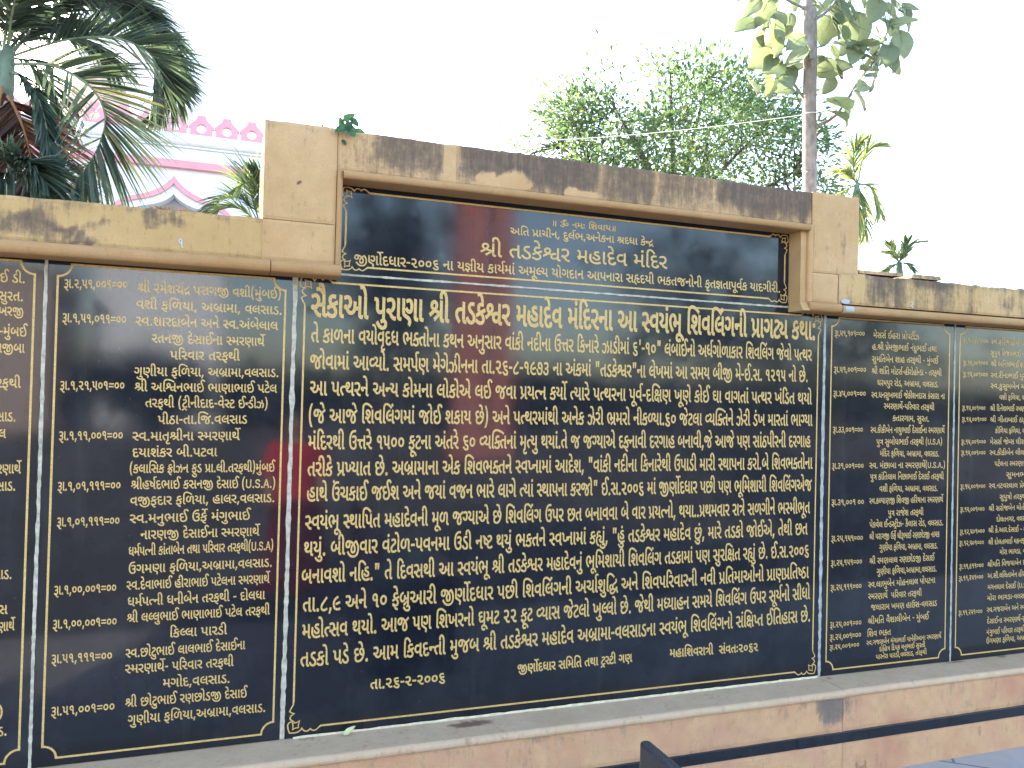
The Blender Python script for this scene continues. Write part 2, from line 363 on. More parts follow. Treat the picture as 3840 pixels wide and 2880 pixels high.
GLYPH_ROWS = [
[2,4,829,0,1,597,163,0,1,-597,4,389,0,1,597,163,0,1,-597],[0],[3,12,901,750,-42,0,-62,32,1,22,0,23,62,32,43,0,44,0,60,-32,1,-23,0,-22,-60,-32,14,903,631,-124,0,-208,62,-63,71,139,28,40,-43,120,-47,99,0,98,0,120,47,39,43,139,-28,-62,-69,-206,-64,83,513,-10,-116,0,-178,40,-136,71,-57,44,141,42,94,-71,158,-53,91,0,100,0,130,49,1,54,0,37,-60,57,-51,20,-56,-12,-132,-14,-69,-3,-29,77,168,7,206,48,1,57,0,41,-110,48,-111,0,-80,0,-112,-13,-75,-17,-51,68,76,17,162,19,87,0,204,0,176,-92,1,-69,0,-40,-62,-62,-51,-22,18,-7,15,-9,38,-11,45,0,40,0,62,23,37,28,61,48,70,56,140,48,109,0,78,0,140,-38,90,-79,1,-63,0,-80,-190,-96,-155,0,-96,0,-142,32,-63,28,103,55,46,-20,92,-24,63,0,70,0,114,53,1,53,0,53,-86,53,-65,0,-56,0,-80,-32,-47,-41,-51,-44,-44,-37,-116,-46,-93,0,-6,0,-3,0,8,-14,8,-29,1,-14,0,-77,-204,-97],[1,31,281,214,-48,0,-108,43,-76,62,1,29,0,23,54,29,67,0,577,0,1,203,161,-11,1,-440,0,-27,12,-25,13,-8,22,-14,84,-5,43,0,-15,-73,-19,0,-70,0,-122,15,-41,22,-38,20,-24,49,1,42,1,180,-361,0,1,-57,0,-29,-56,-28],[1,47,333,152,-52,0,-108,40,-70,57,1,25,0,17,52,25,61,0,49,0,1,124,0,28,-12,24,-11,8,-20,14,-88,6,-41,0,17,72,23,0,166,0,69,-36,34,-17,28,-51,1,-44,1,-128,419,0,1,287,161,-11,1,-440,0,-27,12,-25,13,-8,22,-14,86,-5,41,0,-13,-73,-21,0,-86,0,-114,19,-33,18,-32,17,-30,50,1,44,1,96,-417,0,1,-29,0,-34,-56,-29],[2,12,249,357,-50,0,-72,34,1,30,0,31,72,33,51,0,50,0,72,-33,1,-31,0,-30,-72,-34,12,249,50,-50,0,-72,34,1,30,0,30,72,34,51,0,50,0,72,-34,1,-30,0,-30,-72,-34],[1,34,479,0,-72,0,-122,15,-41,22,-38,20,-24,49,1,42,1,489,0,82,76,93,75,31,128,53,239,0,226,0,430,-98,211,-78,-97,-55,-192,70,-374,88,-189,0,-84,0,-132,-16,-45,-20,-54,-24,-52,-79,1,-79,1,-453,0,-27,10,-24,15,-9,22,-14,84,-5,43,0,-15,-73],[2,17,1303,0,-86,0,-112,19,-35,18,-34,17,-30,50,1,44,1,455,163,-11,1,-440,0,-27,12,-24,13,-9,20,-14,86,-5,43,0,-15,-73,51,775,0,-108,0,-178,53,-146,84,-59,46,-16,0,-13,0,-94,0,-96,29,1,32,0,23,68,27,53,0,40,0,82,-12,49,-19,132,17,144,76,1,61,0,43,-62,50,-92,21,-49,0,-74,0,-62,-32,1,-17,0,-17,34,-31,100,-25,95,-10,-51,-67,-166,20,-166,73,1,59,0,30,64,54,132,34,101,0,92,0,166,-41,106,-84,1,-64,0,-54,-94,-86,-160,-61,-99,-15,84,-57,164,-65,111,0,27,0,-17,-75],[1,44,489,161,-176,0,-224,99,1,85,0,63,114,86,198,45,127,0,44,0,112,-6,37,-5,-25,-70,-34,3,-76,5,-49,0,-134,0,-148,-62,1,-58,0,-58,136,-55,101,0,108,0,144,35,69,31,1,304,161,-11,1,-440,0,-27,12,-25,13,-8,22,-14,86,-5,41,0,-13,-73,-21,0,-86,0,-114,19,-33,18,-32,17,-30,50,1,44,1,59,-60,-19,-144,-27],[1,17,479,0,-86,0,-112,19,-35,18,-34,17,-30,50,1,44,1,455,161,-10,1,-441,0,-28,12,-24,19,-10,22,-13,78,-4,45,0,-15,-73],[1,49,543,161,-170,0,-226,93,-59,79,120,17,142,56,1,46,0,37,-98,42,-83,0,-36,0,-42,-3,-23,-2,-35,68,22,3,70,6,57,0,154,0,180,-79,1,-71,0,-54,-118,-76,-97,-24,30,-27,126,-39,89,0,104,0,148,39,49,26,1,305,161,-10,1,-441,0,-28,12,-24,19,-10,22,-13,78,-4,45,0,-15,-73,-19,0,-86,0,-112,19,-35,18,-34,17,-30,50,1,44,1,60,-54,-21,-140,-26],[1,78,687,103,-136,0,-224,58,-83,76,-7,0,-164,0,1,60,0,20,58,29,61,0,50,0,72,-17,35,-18,88,14,112,63,1,42,0,48,-110,52,-117,0,-44,0,-110,-11,-45,-11,-53,68,48,11,140,16,73,0,182,0,200,-92,1,-83,0,-63,-168,-95,-127,-20,38,-36,140,-39,89,0,76,0,108,22,35,19,50,28,30,72,1,55,1,76,161,-10,1,-88,0,-10,1,-10,18,-16,60,-13,37,0,52,0,82,21,37,20,1,262,161,-11,1,-440,0,-27,12,-25,13,-8,22,-14,86,-5,43,0,-15,-73,-21,0,-86,0,-114,19,-33,18,-32,17,-30,50,1,44,1,104,-34,-12,-80,-12,-53,0,-38,0,-72,10,-33,12,-44,-74,-224,-73],[1,35,479,0,-86,0,-112,19,-35,18,-34,17,-30,50,1,44,1,506,0,77,72,89,71,29,112,47,207,0,144,0,254,-46,242,-80,121,-52,-107,-53,-160,69,-322,89,-159,0,-68,0,-108,-13,-39,-18,-50,-22,-44,-73,1,-73,1,-472,0,-28,12,-24,19,-10,22,-13,78,-4,45,0,-15,-73],[1,40,419,12,-90,36,-150,79,-92,86,1,48,0,39,52,60,49,21,60,26,190,26,177,0,185,0,1,170,161,-11,1,-440,0,-27,12,-25,13,-8,22,-14,86,-5,41,0,-13,-73,-21,0,-86,0,-114,19,-33,18,-32,17,-30,50,1,44,1,212,-195,0,-90,0,-108,-6,-64,-13,-25,-10,-62,-25,1,-45,0,-52,146,-89,129,-52],
[1,51,203,-9,-99,67,365,110,-56,2,-88,16,-35,18,-50,25,-50,66,1,55,1,90,0,27,-12,25,-11,8,-20,14,-88,5,-41,0,17,73,21,0,88,0,114,-19,35,-18,34,-17,28,-50,1,-45,1,-86,0,-46,32,-45,27,-13,42,-20,99,0,70,0,126,31,47,22,1,317,161,-11,1,-440,0,-27,12,-25,13,-8,22,-14,86,-5,43,0,-15,-73,-19,0,-86,0,-116,19,-33,18,-32,17,-30,50,1,44,1,54],[1,60,653,131,-118,0,-212,52,-73,54,-6,0,-7,0,-78,0,-86,31,1,29,0,19,58,30,61,0,50,0,72,-18,35,-17,88,14,112,63,1,42,0,48,-110,52,-117,0,-44,0,-110,-11,-45,-11,-53,68,48,11,140,16,73,0,182,0,200,-92,1,-83,0,-63,-164,-93,-125,-21,44,-22,104,-26,85,0,122,0,148,46,57,29,1,325,161,-11,1,-440,0,-27,12,-25,13,-8,22,-14,86,-5,41,0,-13,-73,-21,0,-86,0,-114,19,-33,18,-32,17,-30,50,1,44,1,36,-58,-23,-150,-30],[1,36,479,0,-70,0,-122,15,-41,22,-40,20,-24,54,1,37,1,463,-30,100,-138,113,-93,0,-60,0,-82,-45,1,-50,0,-14,4,-32,7,-15,-153,0,-6,14,-8,41,1,16,0,74,160,83,141,0,122,0,174,-79,108,-129,19,-74,1,-462,0,-28,12,-22,15,-10,22,-14,86,-5,41,0,-15,-73],[1,9,113,-129,30,59,54,134,15,52,195,0,15,-11,-26,-53,-96,-126,-49,-55],[1,56,597,-10,-198,0,-224,104,1,82,0,38,58,64,53,23,-84,28,-112,74,1,54,0,38,78,66,168,42,133,0,56,0,128,-9,37,-5,-27,-71,-32,4,-92,7,-45,0,-128,0,-110,-46,1,-32,0,-32,78,-53,95,-24,90,17,105,0,46,0,74,-4,31,-2,-27,-72,-54,5,-63,0,-74,0,-130,-23,-80,-48,1,-39,0,-56,134,-57,129,0,40,0,60,4,25,4,-8,9,1,14,0,26,64,28,53,0,58,0,58,-35,1,-23,0,-34,-98,-45,-160,-21],[1,25,-323,-268,-194,0,-286,91,-117,77,125,43,116,-73,212,-66,147,0,112,0,98,35,1,34,0,30,-90,29,-69,0,-54,0,-84,-11,-41,-11,-51,67,108,23,115,0,154,0,164,-74,1,-61,0,-58,-180,-75],[2,20,559,105,-214,0,-256,124,1,108,0,101,266,138,245,27,41,-75,-186,-19,-200,-93,1,-83,0,-78,172,-76,129,0,64,0,100,10,45,10,63,-67,-54,-13,-134,-14,21,489,304,-35,73,503,51,1,175,161,-11,1,-440,0,-27,12,-25,13,-8,22,-14,84,-5,43,0,-15,-73,-19,0,-70,0,-122,15,-41,22,-38,20,-24,49,1,42,1,204],[1,20,-365,632,-32,27,-42,64,1,31,0,73,174,69,133,0,66,0,106,-13,41,-11,-43,-64,-34,9,-76,12,-43,0,-84,0,-80,-47,1,-36,0,-27,38,-49,33,-29],[1,62,469,48,-108,48,-170,101,-100,116,1,71,0,66,106,98,190,55,125,0,88,0,130,-24,51,-23,58,-27,62,-83,1,-69,1,-12,371,0,1,237,161,-10,1,-440,0,-28,12,-24,19,-10,22,-13,74,-4,49,0,-15,-73,-19,0,-86,0,-112,19,-35,18,-34,17,-30,50,1,44,1,145,-369,0,1,-30,0,-34,-56,-28,-35,0,-52,0,-106,40,-70,57,1,25,0,17,52,25,61,0,49,0,1,7,0,86,-55,36,-26,17,-84,19,-61,0,-92,0,-114,-43,-52,-68,1,-37,0,-60,88,-97,150,-83,91,-40],[1,15,-345,641,-56,99,-122,84,-103,0,-22,0,-56,-4,-25,-5,-47,69,42,7,84,5,37,0,94,0,150,-40,122,-110,49,-105],[1,46,131,211,-53,71,285,51,-72,27,-82,60,1,41,0,63,190,79,159,0,64,0,116,-7,55,-7,-29,-72,-52,6,-82,6,-51,0,-102,0,-100,-40,1,-35,0,-24,68,-45,81,-24,411,77,65,-70,-329,-57,120,-36,124,-81,1,-52,0,-37,-74,-70,-170,-45,-143,0,-156,0,-236,49,-89,34,91,62,98,-38,186,-34,99,0,122,0,112,42,1,39,0,20,-38,41,-104,48,-97,29],[2,49,119,164,-91,70,80,20,184,50,77,22,-118,30,-100,73,1,45,0,32,74,59,142,38,103,0,114,0,144,-37,68,-61,1,-35,0,-39,-72,-63,-69,-28,170,-27,271,-26,1,316,161,-11,1,-440,0,-27,12,-25,13,-8,22,-14,84,-5,43,0,-15,-73,-19,0,-70,0,-122,15,-41,22,-38,20,-24,49,1,42,1,64,-523,-173,-97,68,347,102,24,7,54,14,27,6,-96,9,-200,28,-99,18,-152,-50,12,309,467,0,-37,108,-43,79,-17,76,26,60,47,1,25,0,26,-70,39,-87,0,-72,0,-92,-36],[1,55,547,107,-180,0,-200,87,1,67,0,56,63,38,-58,22,-82,62,1,42,0,55,160,85,165,25,59,-72,-96,-13,-94,-35,-30,-36,1,-16,0,-48,95,-30,74,15,101,0,28,0,68,-4,27,-2,-23,-72,-46,5,-55,0,-80,0,-106,-35,1,-39,0,-85,219,0,90,0,152,31,75,34,1,359,161,-11,1,-440,0,-27,12,-25,13,-8,22,-14,86,-5,43,0,-15,-73,-19,0,-86,0,-116,19,-33,18,-32,17,-30,50,1,44,1,6,-56,-19,-150,-28],[1,14,281,214,-48,0,-108,43,-76,62,1,29,0,23,54,29,67,0,577,0,1,-72,-361,0,1,-57,0,-29,-56,-28],
[1,50,249,-110,-97,69,157,46,40,12,80,20,47,11,-132,2,-170,49,-82,75,1,41,0,68,162,84,141,37,108,28,108,34,38,28,1,19,0,14,-26,27,-21,10,135,39,36,-21,44,-48,1,-30,0,-32,-60,-50,-130,-46,-105,-28,-132,-34,-130,-54,1,-46,0,-44,132,-53,125,0,88,0,73,10,-6,12,1,14,0,26,68,30,57,0,64,0,62,-36,1,-26,0,-18,-28,-27,-25,-11,195,-145,-121,-36,-191,151],[1,40,529,-10,-180,0,-242,88,-87,67,141,43,94,-71,172,-54,99,0,96,0,112,45,1,42,0,29,-44,44,-108,45,-95,28,-146,44,-112,76,1,50,0,59,182,78,167,0,52,0,104,-5,55,-7,-29,-70,-52,6,-84,3,-45,0,-90,0,-94,-35,1,-31,0,-21,40,-31,94,-33,81,-25,154,-47,146,-89,1,-65,0,-73,-190,-90],[2,67,119,164,-91,70,80,20,182,49,79,23,-96,24,-122,70,1,54,0,32,74,59,142,38,103,0,114,0,144,-37,68,-61,1,-35,0,-38,-66,-60,-65,-28,50,-5,106,-8,55,-3,98,36,155,0,40,0,88,-5,41,-6,-25,-72,-30,4,-62,5,-47,0,-108,0,-96,-46,1,-31,0,-82,197,0,96,0,118,34,47,24,1,414,161,-10,1,-441,0,-28,12,-24,19,-10,22,-13,72,-4,51,0,-15,-73,-19,0,-86,0,-112,19,-35,18,-24,12,-30,31,-5,24,-48,-19,-134,-25,-83,0,-168,0,-188,86,1,67,0,27,19,24,-140,11,-107,18,-156,-51,12,309,467,0,-33,102,-48,83,-17,76,27,62,46,1,26,0,26,-70,39,-87,0,-72,0,-92,-36],[1,42,825,0,-130,0,-202,55,-154,87,-59,47,-18,-1,-17,0,-92,0,-92,28,1,33,0,25,68,27,55,0,40,0,76,-12,45,-18,76,9,130,37,80,59,1,41,0,56,-136,57,-111,0,-136,0,-131,-31,-51,69,74,16,166,19,85,0,184,0,226,-93,1,-92,0,-55,-98,-86,-162,-59,-97,-15,76,-51,126,-55,130,-22,79,0,29,0,-17,-75],[2,35,845,161,-126,0,-240,60,-99,70,137,41,140,-99,193,0,64,0,84,23,1,28,0,27,-78,34,-115,21,-128,23,-126,60,1,44,0,50,156,59,153,0,50,0,108,-7,41,-5,-29,-72,-86,12,-105,0,-124,0,1,-36,0,-17,68,-26,99,-18,162,-29,120,-70,1,-49,0,-60,-168,-64,23,793,-10,-238,0,-310,83,-152,136,1,80,0,56,40,88,39,35,153,-35,-28,-31,-34,-71,1,-42,0,-67,126,-102,236,-57,167,0,110,0,194,21,99,22,67,-71,-80,-16,-140,-20,-148,-9],[1,12,-265,703,-48,0,-64,32,1,27,0,27,64,32,49,0,46,0,66,-32,1,-27,0,-27,-66,-32],[1,35,477,0,-70,0,-122,15,-41,22,-38,20,-24,49,1,42,1,542,0,68,62,78,63,25,40,16,110,19,75,0,136,0,260,-95,129,-98,-127,-38,-98,71,-182,88,-105,0,-38,0,-64,-9,-27,-13,-38,-17,-30,-65,1,-58,1,-510,0,-27,12,-25,13,-8,22,-14,84,-5,43,0,-15,-73],[3,59,1115,37,-116,0,-144,48,-66,79,1,45,0,63,122,114,113,52,-154,63,-207,22,22,-19,30,-47,1,-29,0,-38,-60,-73,-144,-47,-125,0,-152,0,-164,93,1,67,0,48,96,78,184,47,135,0,190,0,336,-61,133,-57,72,29,162,53,101,26,57,0,162,-76,202,-190,1,-119,0,-116,-188,-158,-338,-79,-223,0,-258,0,-424,112,-159,123,145,44,134,-105,338,-100,221,0,274,0,322,138,1,139,0,91,-138,150,-123,62,-66,-19,-116,-37,-49,-18,112,-60,86,-114,1,-62,0,-78,-174,-84,14,227,429,0,-43,88,-43,69,0,92,0,78,48,1,43,0,28,-34,50,-27,21,-12,0,-9,0,-130,0,-112,-63,11,951,210,0,-46,78,-55,83,0,78,0,88,48,1,49,0,42,-66,93,-87,47,-172,-80],[3,25,851,-142,-129,45,26,15,30,30,1,17,0,27,-78,39,-93,21,-277,62,-110,25,-66,73,1,64,1,327,161,-11,1,-301,0,-29,8,-42,44,-31,53,-12,279,-64,140,-32,112,-64,1,-47,0,-34,-60,-56,27,797,210,-94,0,-192,52,-75,48,121,45,50,-31,112,-42,77,0,66,0,92,50,1,72,0,68,-102,60,-87,0,-106,0,-85,-23,-49,65,64,16,130,13,59,0,150,0,190,-101,1,-98,0,-61,-56,-76,-92,-41,-112,-16,17,1591,0,-86,0,-114,19,-33,18,-32,17,-30,50,1,44,1,455,161,-11,1,-440,0,-27,12,-25,13,-8,22,-14,86,-5,41,0,-13,-73],[2,17,479,0,-86,0,-112,19,-35,18,-34,17,-30,50,1,44,1,455,161,-10,1,-441,0,-28,12,-24,19,-10,22,-13,78,-4,45,0,-15,-73,30,185,641,-56,99,-122,84,-103,0,-22,0,-56,-4,-25,-5,-47,69,42,7,84,5,37,0,88,0,134,-38,43,-43,28,41,128,40,89,0,66,0,106,-13,41,-11,-43,-64,-34,9,-76,12,-41,0,-82,0,-84,-49,1,-38,1,-3,30,-43,27,-55],[1,4,99,256,1,82,485,0,1,-82],[1,47,841,0,-120,0,-170,52,-126,88,-53,52,-18,0,-15,0,-92,0,-90,28,1,32,0,24,68,27,53,0,40,0,76,-11,47,-17,74,8,130,35,80,57,1,39,0,58,-134,57,-113,0,-72,0,-126,-13,-69,-17,-49,68,72,16,168,20,83,0,184,0,226,-95,1,-95,0,-53,-98,-83,-162,-57,-97,-14,56,-48,94,-58,100,-25,71,0,40,0,80,12,33,8,55,-69,-58,-16,-106,-10],
[2,16,553,98,-124,0,-192,53,-106,94,1,61,0,60,108,93,190,54,123,0,126,0,190,-53,104,-94,1,-61,0,-61,-110,-93,-188,-53,12,547,172,116,0,144,77,1,59,0,59,-136,71,-115,0,-114,0,-146,-75,1,-59,0,-58,138,-74],[1,61,675,-74,-126,0,-198,41,-152,65,-59,34,135,46,100,-61,198,-52,99,0,82,0,90,26,1,28,0,26,-68,37,-109,22,-126,25,-134,45,-50,48,1,28,0,13,7,12,-72,27,-98,71,1,50,0,38,80,66,180,42,147,0,66,0,124,-10,43,-5,-27,-72,-38,5,-100,8,-57,0,-134,0,-116,-46,1,-32,0,-24,44,-42,51,-19,86,27,135,0,66,0,106,-4,51,-6,-29,-72,-56,5,-88,4,-43,0,-82,0,-72,-20,1,-19,0,-21,84,-28,109,-22,170,-34,128,-74,1,-51,0,-55,-166,-70],[1,78,657,-43,-142,0,-188,64,-73,53,-180,14,1,56,0,17,52,31,53,0,52,0,90,-26,43,-25,36,-2,25,0,120,0,116,39,1,32,0,40,-110,31,-103,10,-96,10,-152,35,-88,60,1,47,0,54,154,75,147,0,96,0,130,-28,106,-37,118,-28,83,0,50,0,43,6,1,118,161,-11,1,-440,0,-27,12,-25,13,-8,22,-14,86,-5,43,0,-15,-73,-19,0,-86,0,-116,19,-33,18,-32,17,-30,50,1,44,1,262,-42,-4,-53,0,-102,0,-144,28,-112,38,-108,28,-63,0,-66,0,-68,-33,1,-26,0,-33,110,-34,123,-11,142,-13,176,-64,1,-68,0,-43,-68,-57,-114,-33,-132,-14,-65,-2,58,-27,108,-10,73,0,27,0,-17,-75],[1,34,333,152,-52,0,-108,40,-70,57,1,25,0,17,52,25,61,0,49,0,1,124,0,28,-12,24,-11,8,-20,14,-88,6,-41,0,17,72,23,0,166,0,69,-36,34,-17,28,-51,1,-44,1,-128,419,0,1,287,161,-11,1,-635,-159,0,1,287,-417,0,1,-29,0,-34,-56,-29],[1,27,-355,-268,-154,0,-166,76,1,60,0,56,180,76,163,0,150,0,224,-52,170,-86,69,-51,-121,-39,-110,77,-222,83,-147,0,-104,0,-100,-36,1,-29,0,-36,98,-27,63,0,56,0,84,11,43,10,51,-70,-52,-10,-114,-13],[2,20,559,105,-214,0,-256,124,1,108,0,101,266,138,245,27,41,-75,-186,-19,-200,-93,1,-83,0,-78,172,-76,129,0,64,0,100,10,45,10,63,-67,-54,-13,-134,-14,4,489,304,-35,73,489,49,31,-73],[2,17,479,0,-86,0,-112,19,-35,18,-34,17,-30,50,1,44,1,455,161,-10,1,-441,0,-28,12,-24,19,-10,22,-13,78,-4,45,0,-15,-73,15,185,641,-56,99,-122,84,-103,0,-22,0,-56,-4,-25,-5,-47,69,42,7,84,5,37,0,94,0,150,-40,122,-110,49,-105],[2,28,421,178,-110,0,-200,58,-87,67,127,43,68,-51,120,-44,77,0,82,0,104,62,1,71,0,77,-118,69,-103,0,-62,0,-112,-15,-43,-12,-49,67,66,17,146,16,65,0,166,0,210,-107,1,-113,0,-64,-62,-80,-100,-44,-120,-17,17,1255,0,-86,0,-114,19,-33,18,-32,17,-30,50,1,44,1,455,161,-11,1,-440,0,-27,12,-25,13,-8,22,-14,86,-5,43,0,-15,-73],[2,78,687,103,-136,0,-224,58,-83,76,-7,0,-164,0,1,60,0,20,58,29,61,0,50,0,72,-17,35,-18,88,14,112,63,1,42,0,48,-110,52,-117,0,-44,0,-110,-11,-45,-11,-53,68,48,11,140,16,73,0,182,0,200,-92,1,-83,0,-63,-168,-95,-127,-20,38,-36,140,-39,89,0,76,0,108,22,35,19,50,28,30,72,1,55,1,76,161,-10,1,-88,0,-10,1,-10,18,-16,60,-13,37,0,52,0,82,21,37,20,1,262,161,-11,1,-440,0,-27,12,-25,13,-8,22,-14,86,-5,43,0,-15,-73,-21,0,-86,0,-114,19,-33,18,-32,17,-30,50,1,44,1,104,-34,-12,-80,-12,-53,0,-38,0,-72,10,-33,12,-44,-74,-224,-73,17,2245,0,-86,0,-116,19,-33,18,-32,17,-30,50,1,44,1,455,161,-11,1,-440,0,-27,12,-25,13,-8,22,-14,86,-5,43,0,-15,-73],[1,51,529,161,-78,0,-124,24,-39,19,-50,25,-50,66,1,55,1,90,0,27,-12,25,-11,8,-20,14,-88,5,-41,0,17,73,21,0,88,0,114,-19,35,-18,34,-17,28,-50,1,-45,1,-86,0,-46,32,-45,27,-13,42,-20,99,0,70,0,126,31,47,22,1,317,161,-11,1,-440,0,-27,12,-25,13,-8,22,-14,86,-5,43,0,-15,-73,-19,0,-86,0,-116,19,-33,18,-32,17,-30,50,1,44,1,51,-52,-17,-126,-21],[1,73,827,0,-132,0,-202,55,-154,87,-59,47,-18,-1,-17,0,-92,0,-92,29,1,32,0,25,68,27,55,0,38,0,74,-12,45,-16,70,9,120,37,74,57,1,40,0,56,-128,58,-105,0,-68,0,-118,-14,-69,-17,-51,69,74,16,160,19,81,0,176,0,214,-93,1,-92,0,-27,-11,-25,26,-4,58,-5,31,0,68,0,96,12,47,14,1,220,161,-11,1,-440,0,-27,12,-25,13,-8,22,-14,84,-5,43,0,-15,-73,-19,0,-70,0,-122,15,-41,22,-38,20,-24,49,1,42,1,158,-40,-10,-98,-10,-65,0,-96,0,-79,16,-46,-35,-136,-49,-79,-14,76,-51,128,-56,128,-22,81,0,29,0,-17,-75],
[1,61,503,-133,-146,34,-176,91,-78,101,1,49,0,66,110,100,95,31,-46,23,-54,58,1,37,0,38,78,66,162,42,127,0,56,0,112,-8,35,-5,-27,-71,-32,4,-88,6,-45,0,-116,0,-98,-46,1,-32,0,-22,38,-40,45,-18,92,14,105,0,130,0,206,-39,71,-27,-53,-65,-244,-20,1,-78,0,-33,98,-30,63,0,64,0,94,15,69,17,55,-70,-50,-13,-138,-21,-81,0,-150,0,-170,78,1,63,0,46,110,73,113,18,-32,6,-90,8,-61,0,-168,0,-206,-93,1,-81,0,-77,178,-98,141,-32],[3,40,1099,-10,-128,0,-156,49,-70,78,1,43,0,73,150,121,153,62,-82,40,-192,55,-111,12,22,-19,30,-47,1,-29,0,-38,-62,-73,-144,-47,-123,0,-152,0,-164,93,1,67,0,47,96,79,184,47,135,0,206,0,338,-73,139,-69,90,34,188,68,125,41,91,-65,-114,-37,-192,-64,-87,-31,84,-54,98,-119,1,-65,0,-85,-186,-94,14,227,429,0,-43,88,-43,69,0,92,0,78,48,1,43,0,28,-34,50,-27,21,-12,0,-9,0,-130,0,-112,-63,13,909,161,0,-46,88,-52,99,0,84,0,100,51,1,56,0,56,-70,95,-65,42,-100,-39,-100,-69,-34,-64],[1,20,51,-233,-52,-13,-136,-22,-81,0,-150,0,-170,79,1,63,0,56,178,83,175,5,1,-67,-108,-8,-94,-42,1,-33,0,-33,96,-30,63,0,64,0,96,15,69,17],[1,38,529,161,-78,0,-124,24,-39,19,-50,25,-50,66,1,55,1,90,0,27,-12,25,-11,8,-20,14,-88,5,-41,0,17,73,21,0,88,0,114,-19,35,-18,34,-17,28,-50,1,-45,1,-86,0,-46,32,-45,27,-13,42,-20,99,0,70,0,126,31,47,22,1,317,161,-11,1,-635,-159,0,1,242,-52,-17,-126,-21],[1,38,479,0,-76,0,-118,17,-39,20,-38,20,-26,51,1,40,1,457,-20,65,-92,98,-126,56,-71,0,-64,0,-96,-44,1,-56,0,-13,4,-28,5,-14,-155,0,-4,14,-8,36,1,14,0,81,182,82,141,0,96,0,158,-49,122,-83,78,-102,15,-54,1,-456,0,-28,14,-23,15,-10,22,-13,82,-5,43,0,-15,-73],[1,12,287,-14,-50,0,-72,32,1,36,0,37,72,30,51,0,52,0,74,-30,1,-37,0,-36,-74,-32],[1,32,-419,624,-108,47,-162,40,-87,0,-38,0,-60,-6,-17,-4,-45,69,32,5,78,6,51,0,116,0,196,-52,127,-62,-30,61,-66,69,-88,29,-63,0,-20,0,-58,-5,-25,-5,-45,68,40,7,84,5,37,0,96,0,142,-45,104,-111,37,-99,-127,0,-6,12,-3,11],[3,78,687,103,-136,0,-224,58,-83,76,-7,0,-164,0,1,60,0,20,58,29,61,0,50,0,72,-17,35,-18,88,14,112,63,1,42,0,48,-110,52,-117,0,-44,0,-110,-11,-45,-11,-53,68,48,11,140,16,73,0,182,0,200,-92,1,-83,0,-63,-168,-95,-127,-20,38,-36,140,-39,89,0,76,0,108,22,35,19,50,28,30,72,1,55,1,76,161,-10,1,-88,0,-10,1,-10,18,-16,60,-13,37,0,52,0,82,21,37,20,1,262,161,-11,1,-440,0,-27,12,-25,13,-8,22,-14,86,-5,43,0,-15,-73,-21,0,-86,0,-114,19,-33,18,-32,17,-30,50,1,44,1,104,-34,-12,-80,-12,-53,0,-38,0,-72,10,-33,12,-44,-74,-224,-73,17,2245,0,-86,0,-116,19,-33,18,-32,17,-30,50,1,44,1,455,161,-11,1,-440,0,-27,12,-25,13,-8,22,-14,86,-5,43,0,-15,-73,15,1951,641,-56,99,-122,84,-103,0,-22,0,-56,-4,-25,-5,-47,69,42,7,84,5,37,0,94,0,150,-40,122,-110,49,-105],[1,56,827,0,-132,0,-202,55,-154,87,-59,47,-18,-1,-17,0,-92,0,-92,29,1,32,0,25,68,27,55,0,38,0,74,-12,45,-16,70,9,120,37,74,57,1,40,0,56,-128,58,-105,0,-68,0,-118,-14,-69,-17,-51,69,74,16,160,19,81,0,176,0,214,-93,1,-92,0,-26,-11,-25,26,-4,58,-5,31,0,62,0,102,14,31,10,43,-70,-54,-16,-116,-10,-59,0,-96,0,-79,16,-46,-35,-136,-49,-79,-14,76,-51,128,-56,128,-22,81,0,29,0,-17,-75],[1,49,469,48,-108,48,-170,101,-100,116,1,71,0,66,106,98,190,55,125,0,88,0,130,-24,51,-23,58,-27,62,-83,1,-69,1,-12,371,0,1,238,161,-11,1,-635,-159,0,1,336,-369,0,1,-30,0,-34,-56,-28,-35,0,-52,0,-106,40,-70,57,1,25,0,17,52,25,61,0,49,0,1,7,0,86,-55,36,-26,17,-84,19,-61,0,-92,0,-114,-43,-52,-68,1,-37,0,-60,88,-97,150,-83,91,-40],[2,35,479,0,-86,0,-112,19,-35,18,-34,17,-30,50,1,44,1,506,0,77,72,89,71,29,112,47,207,0,144,0,254,-46,242,-80,121,-52,-107,-53,-160,69,-322,89,-159,0,-68,0,-108,-13,-39,-18,-50,-22,-44,-73,1,-73,1,-472,0,-28,12,-24,19,-10,22,-13,78,-4,45,0,-15,-73,12,1483,756,-46,0,-64,34,1,24,0,24,64,34,47,0,46,0,64,-34,1,-24,0,-24,-64,-34],[0],
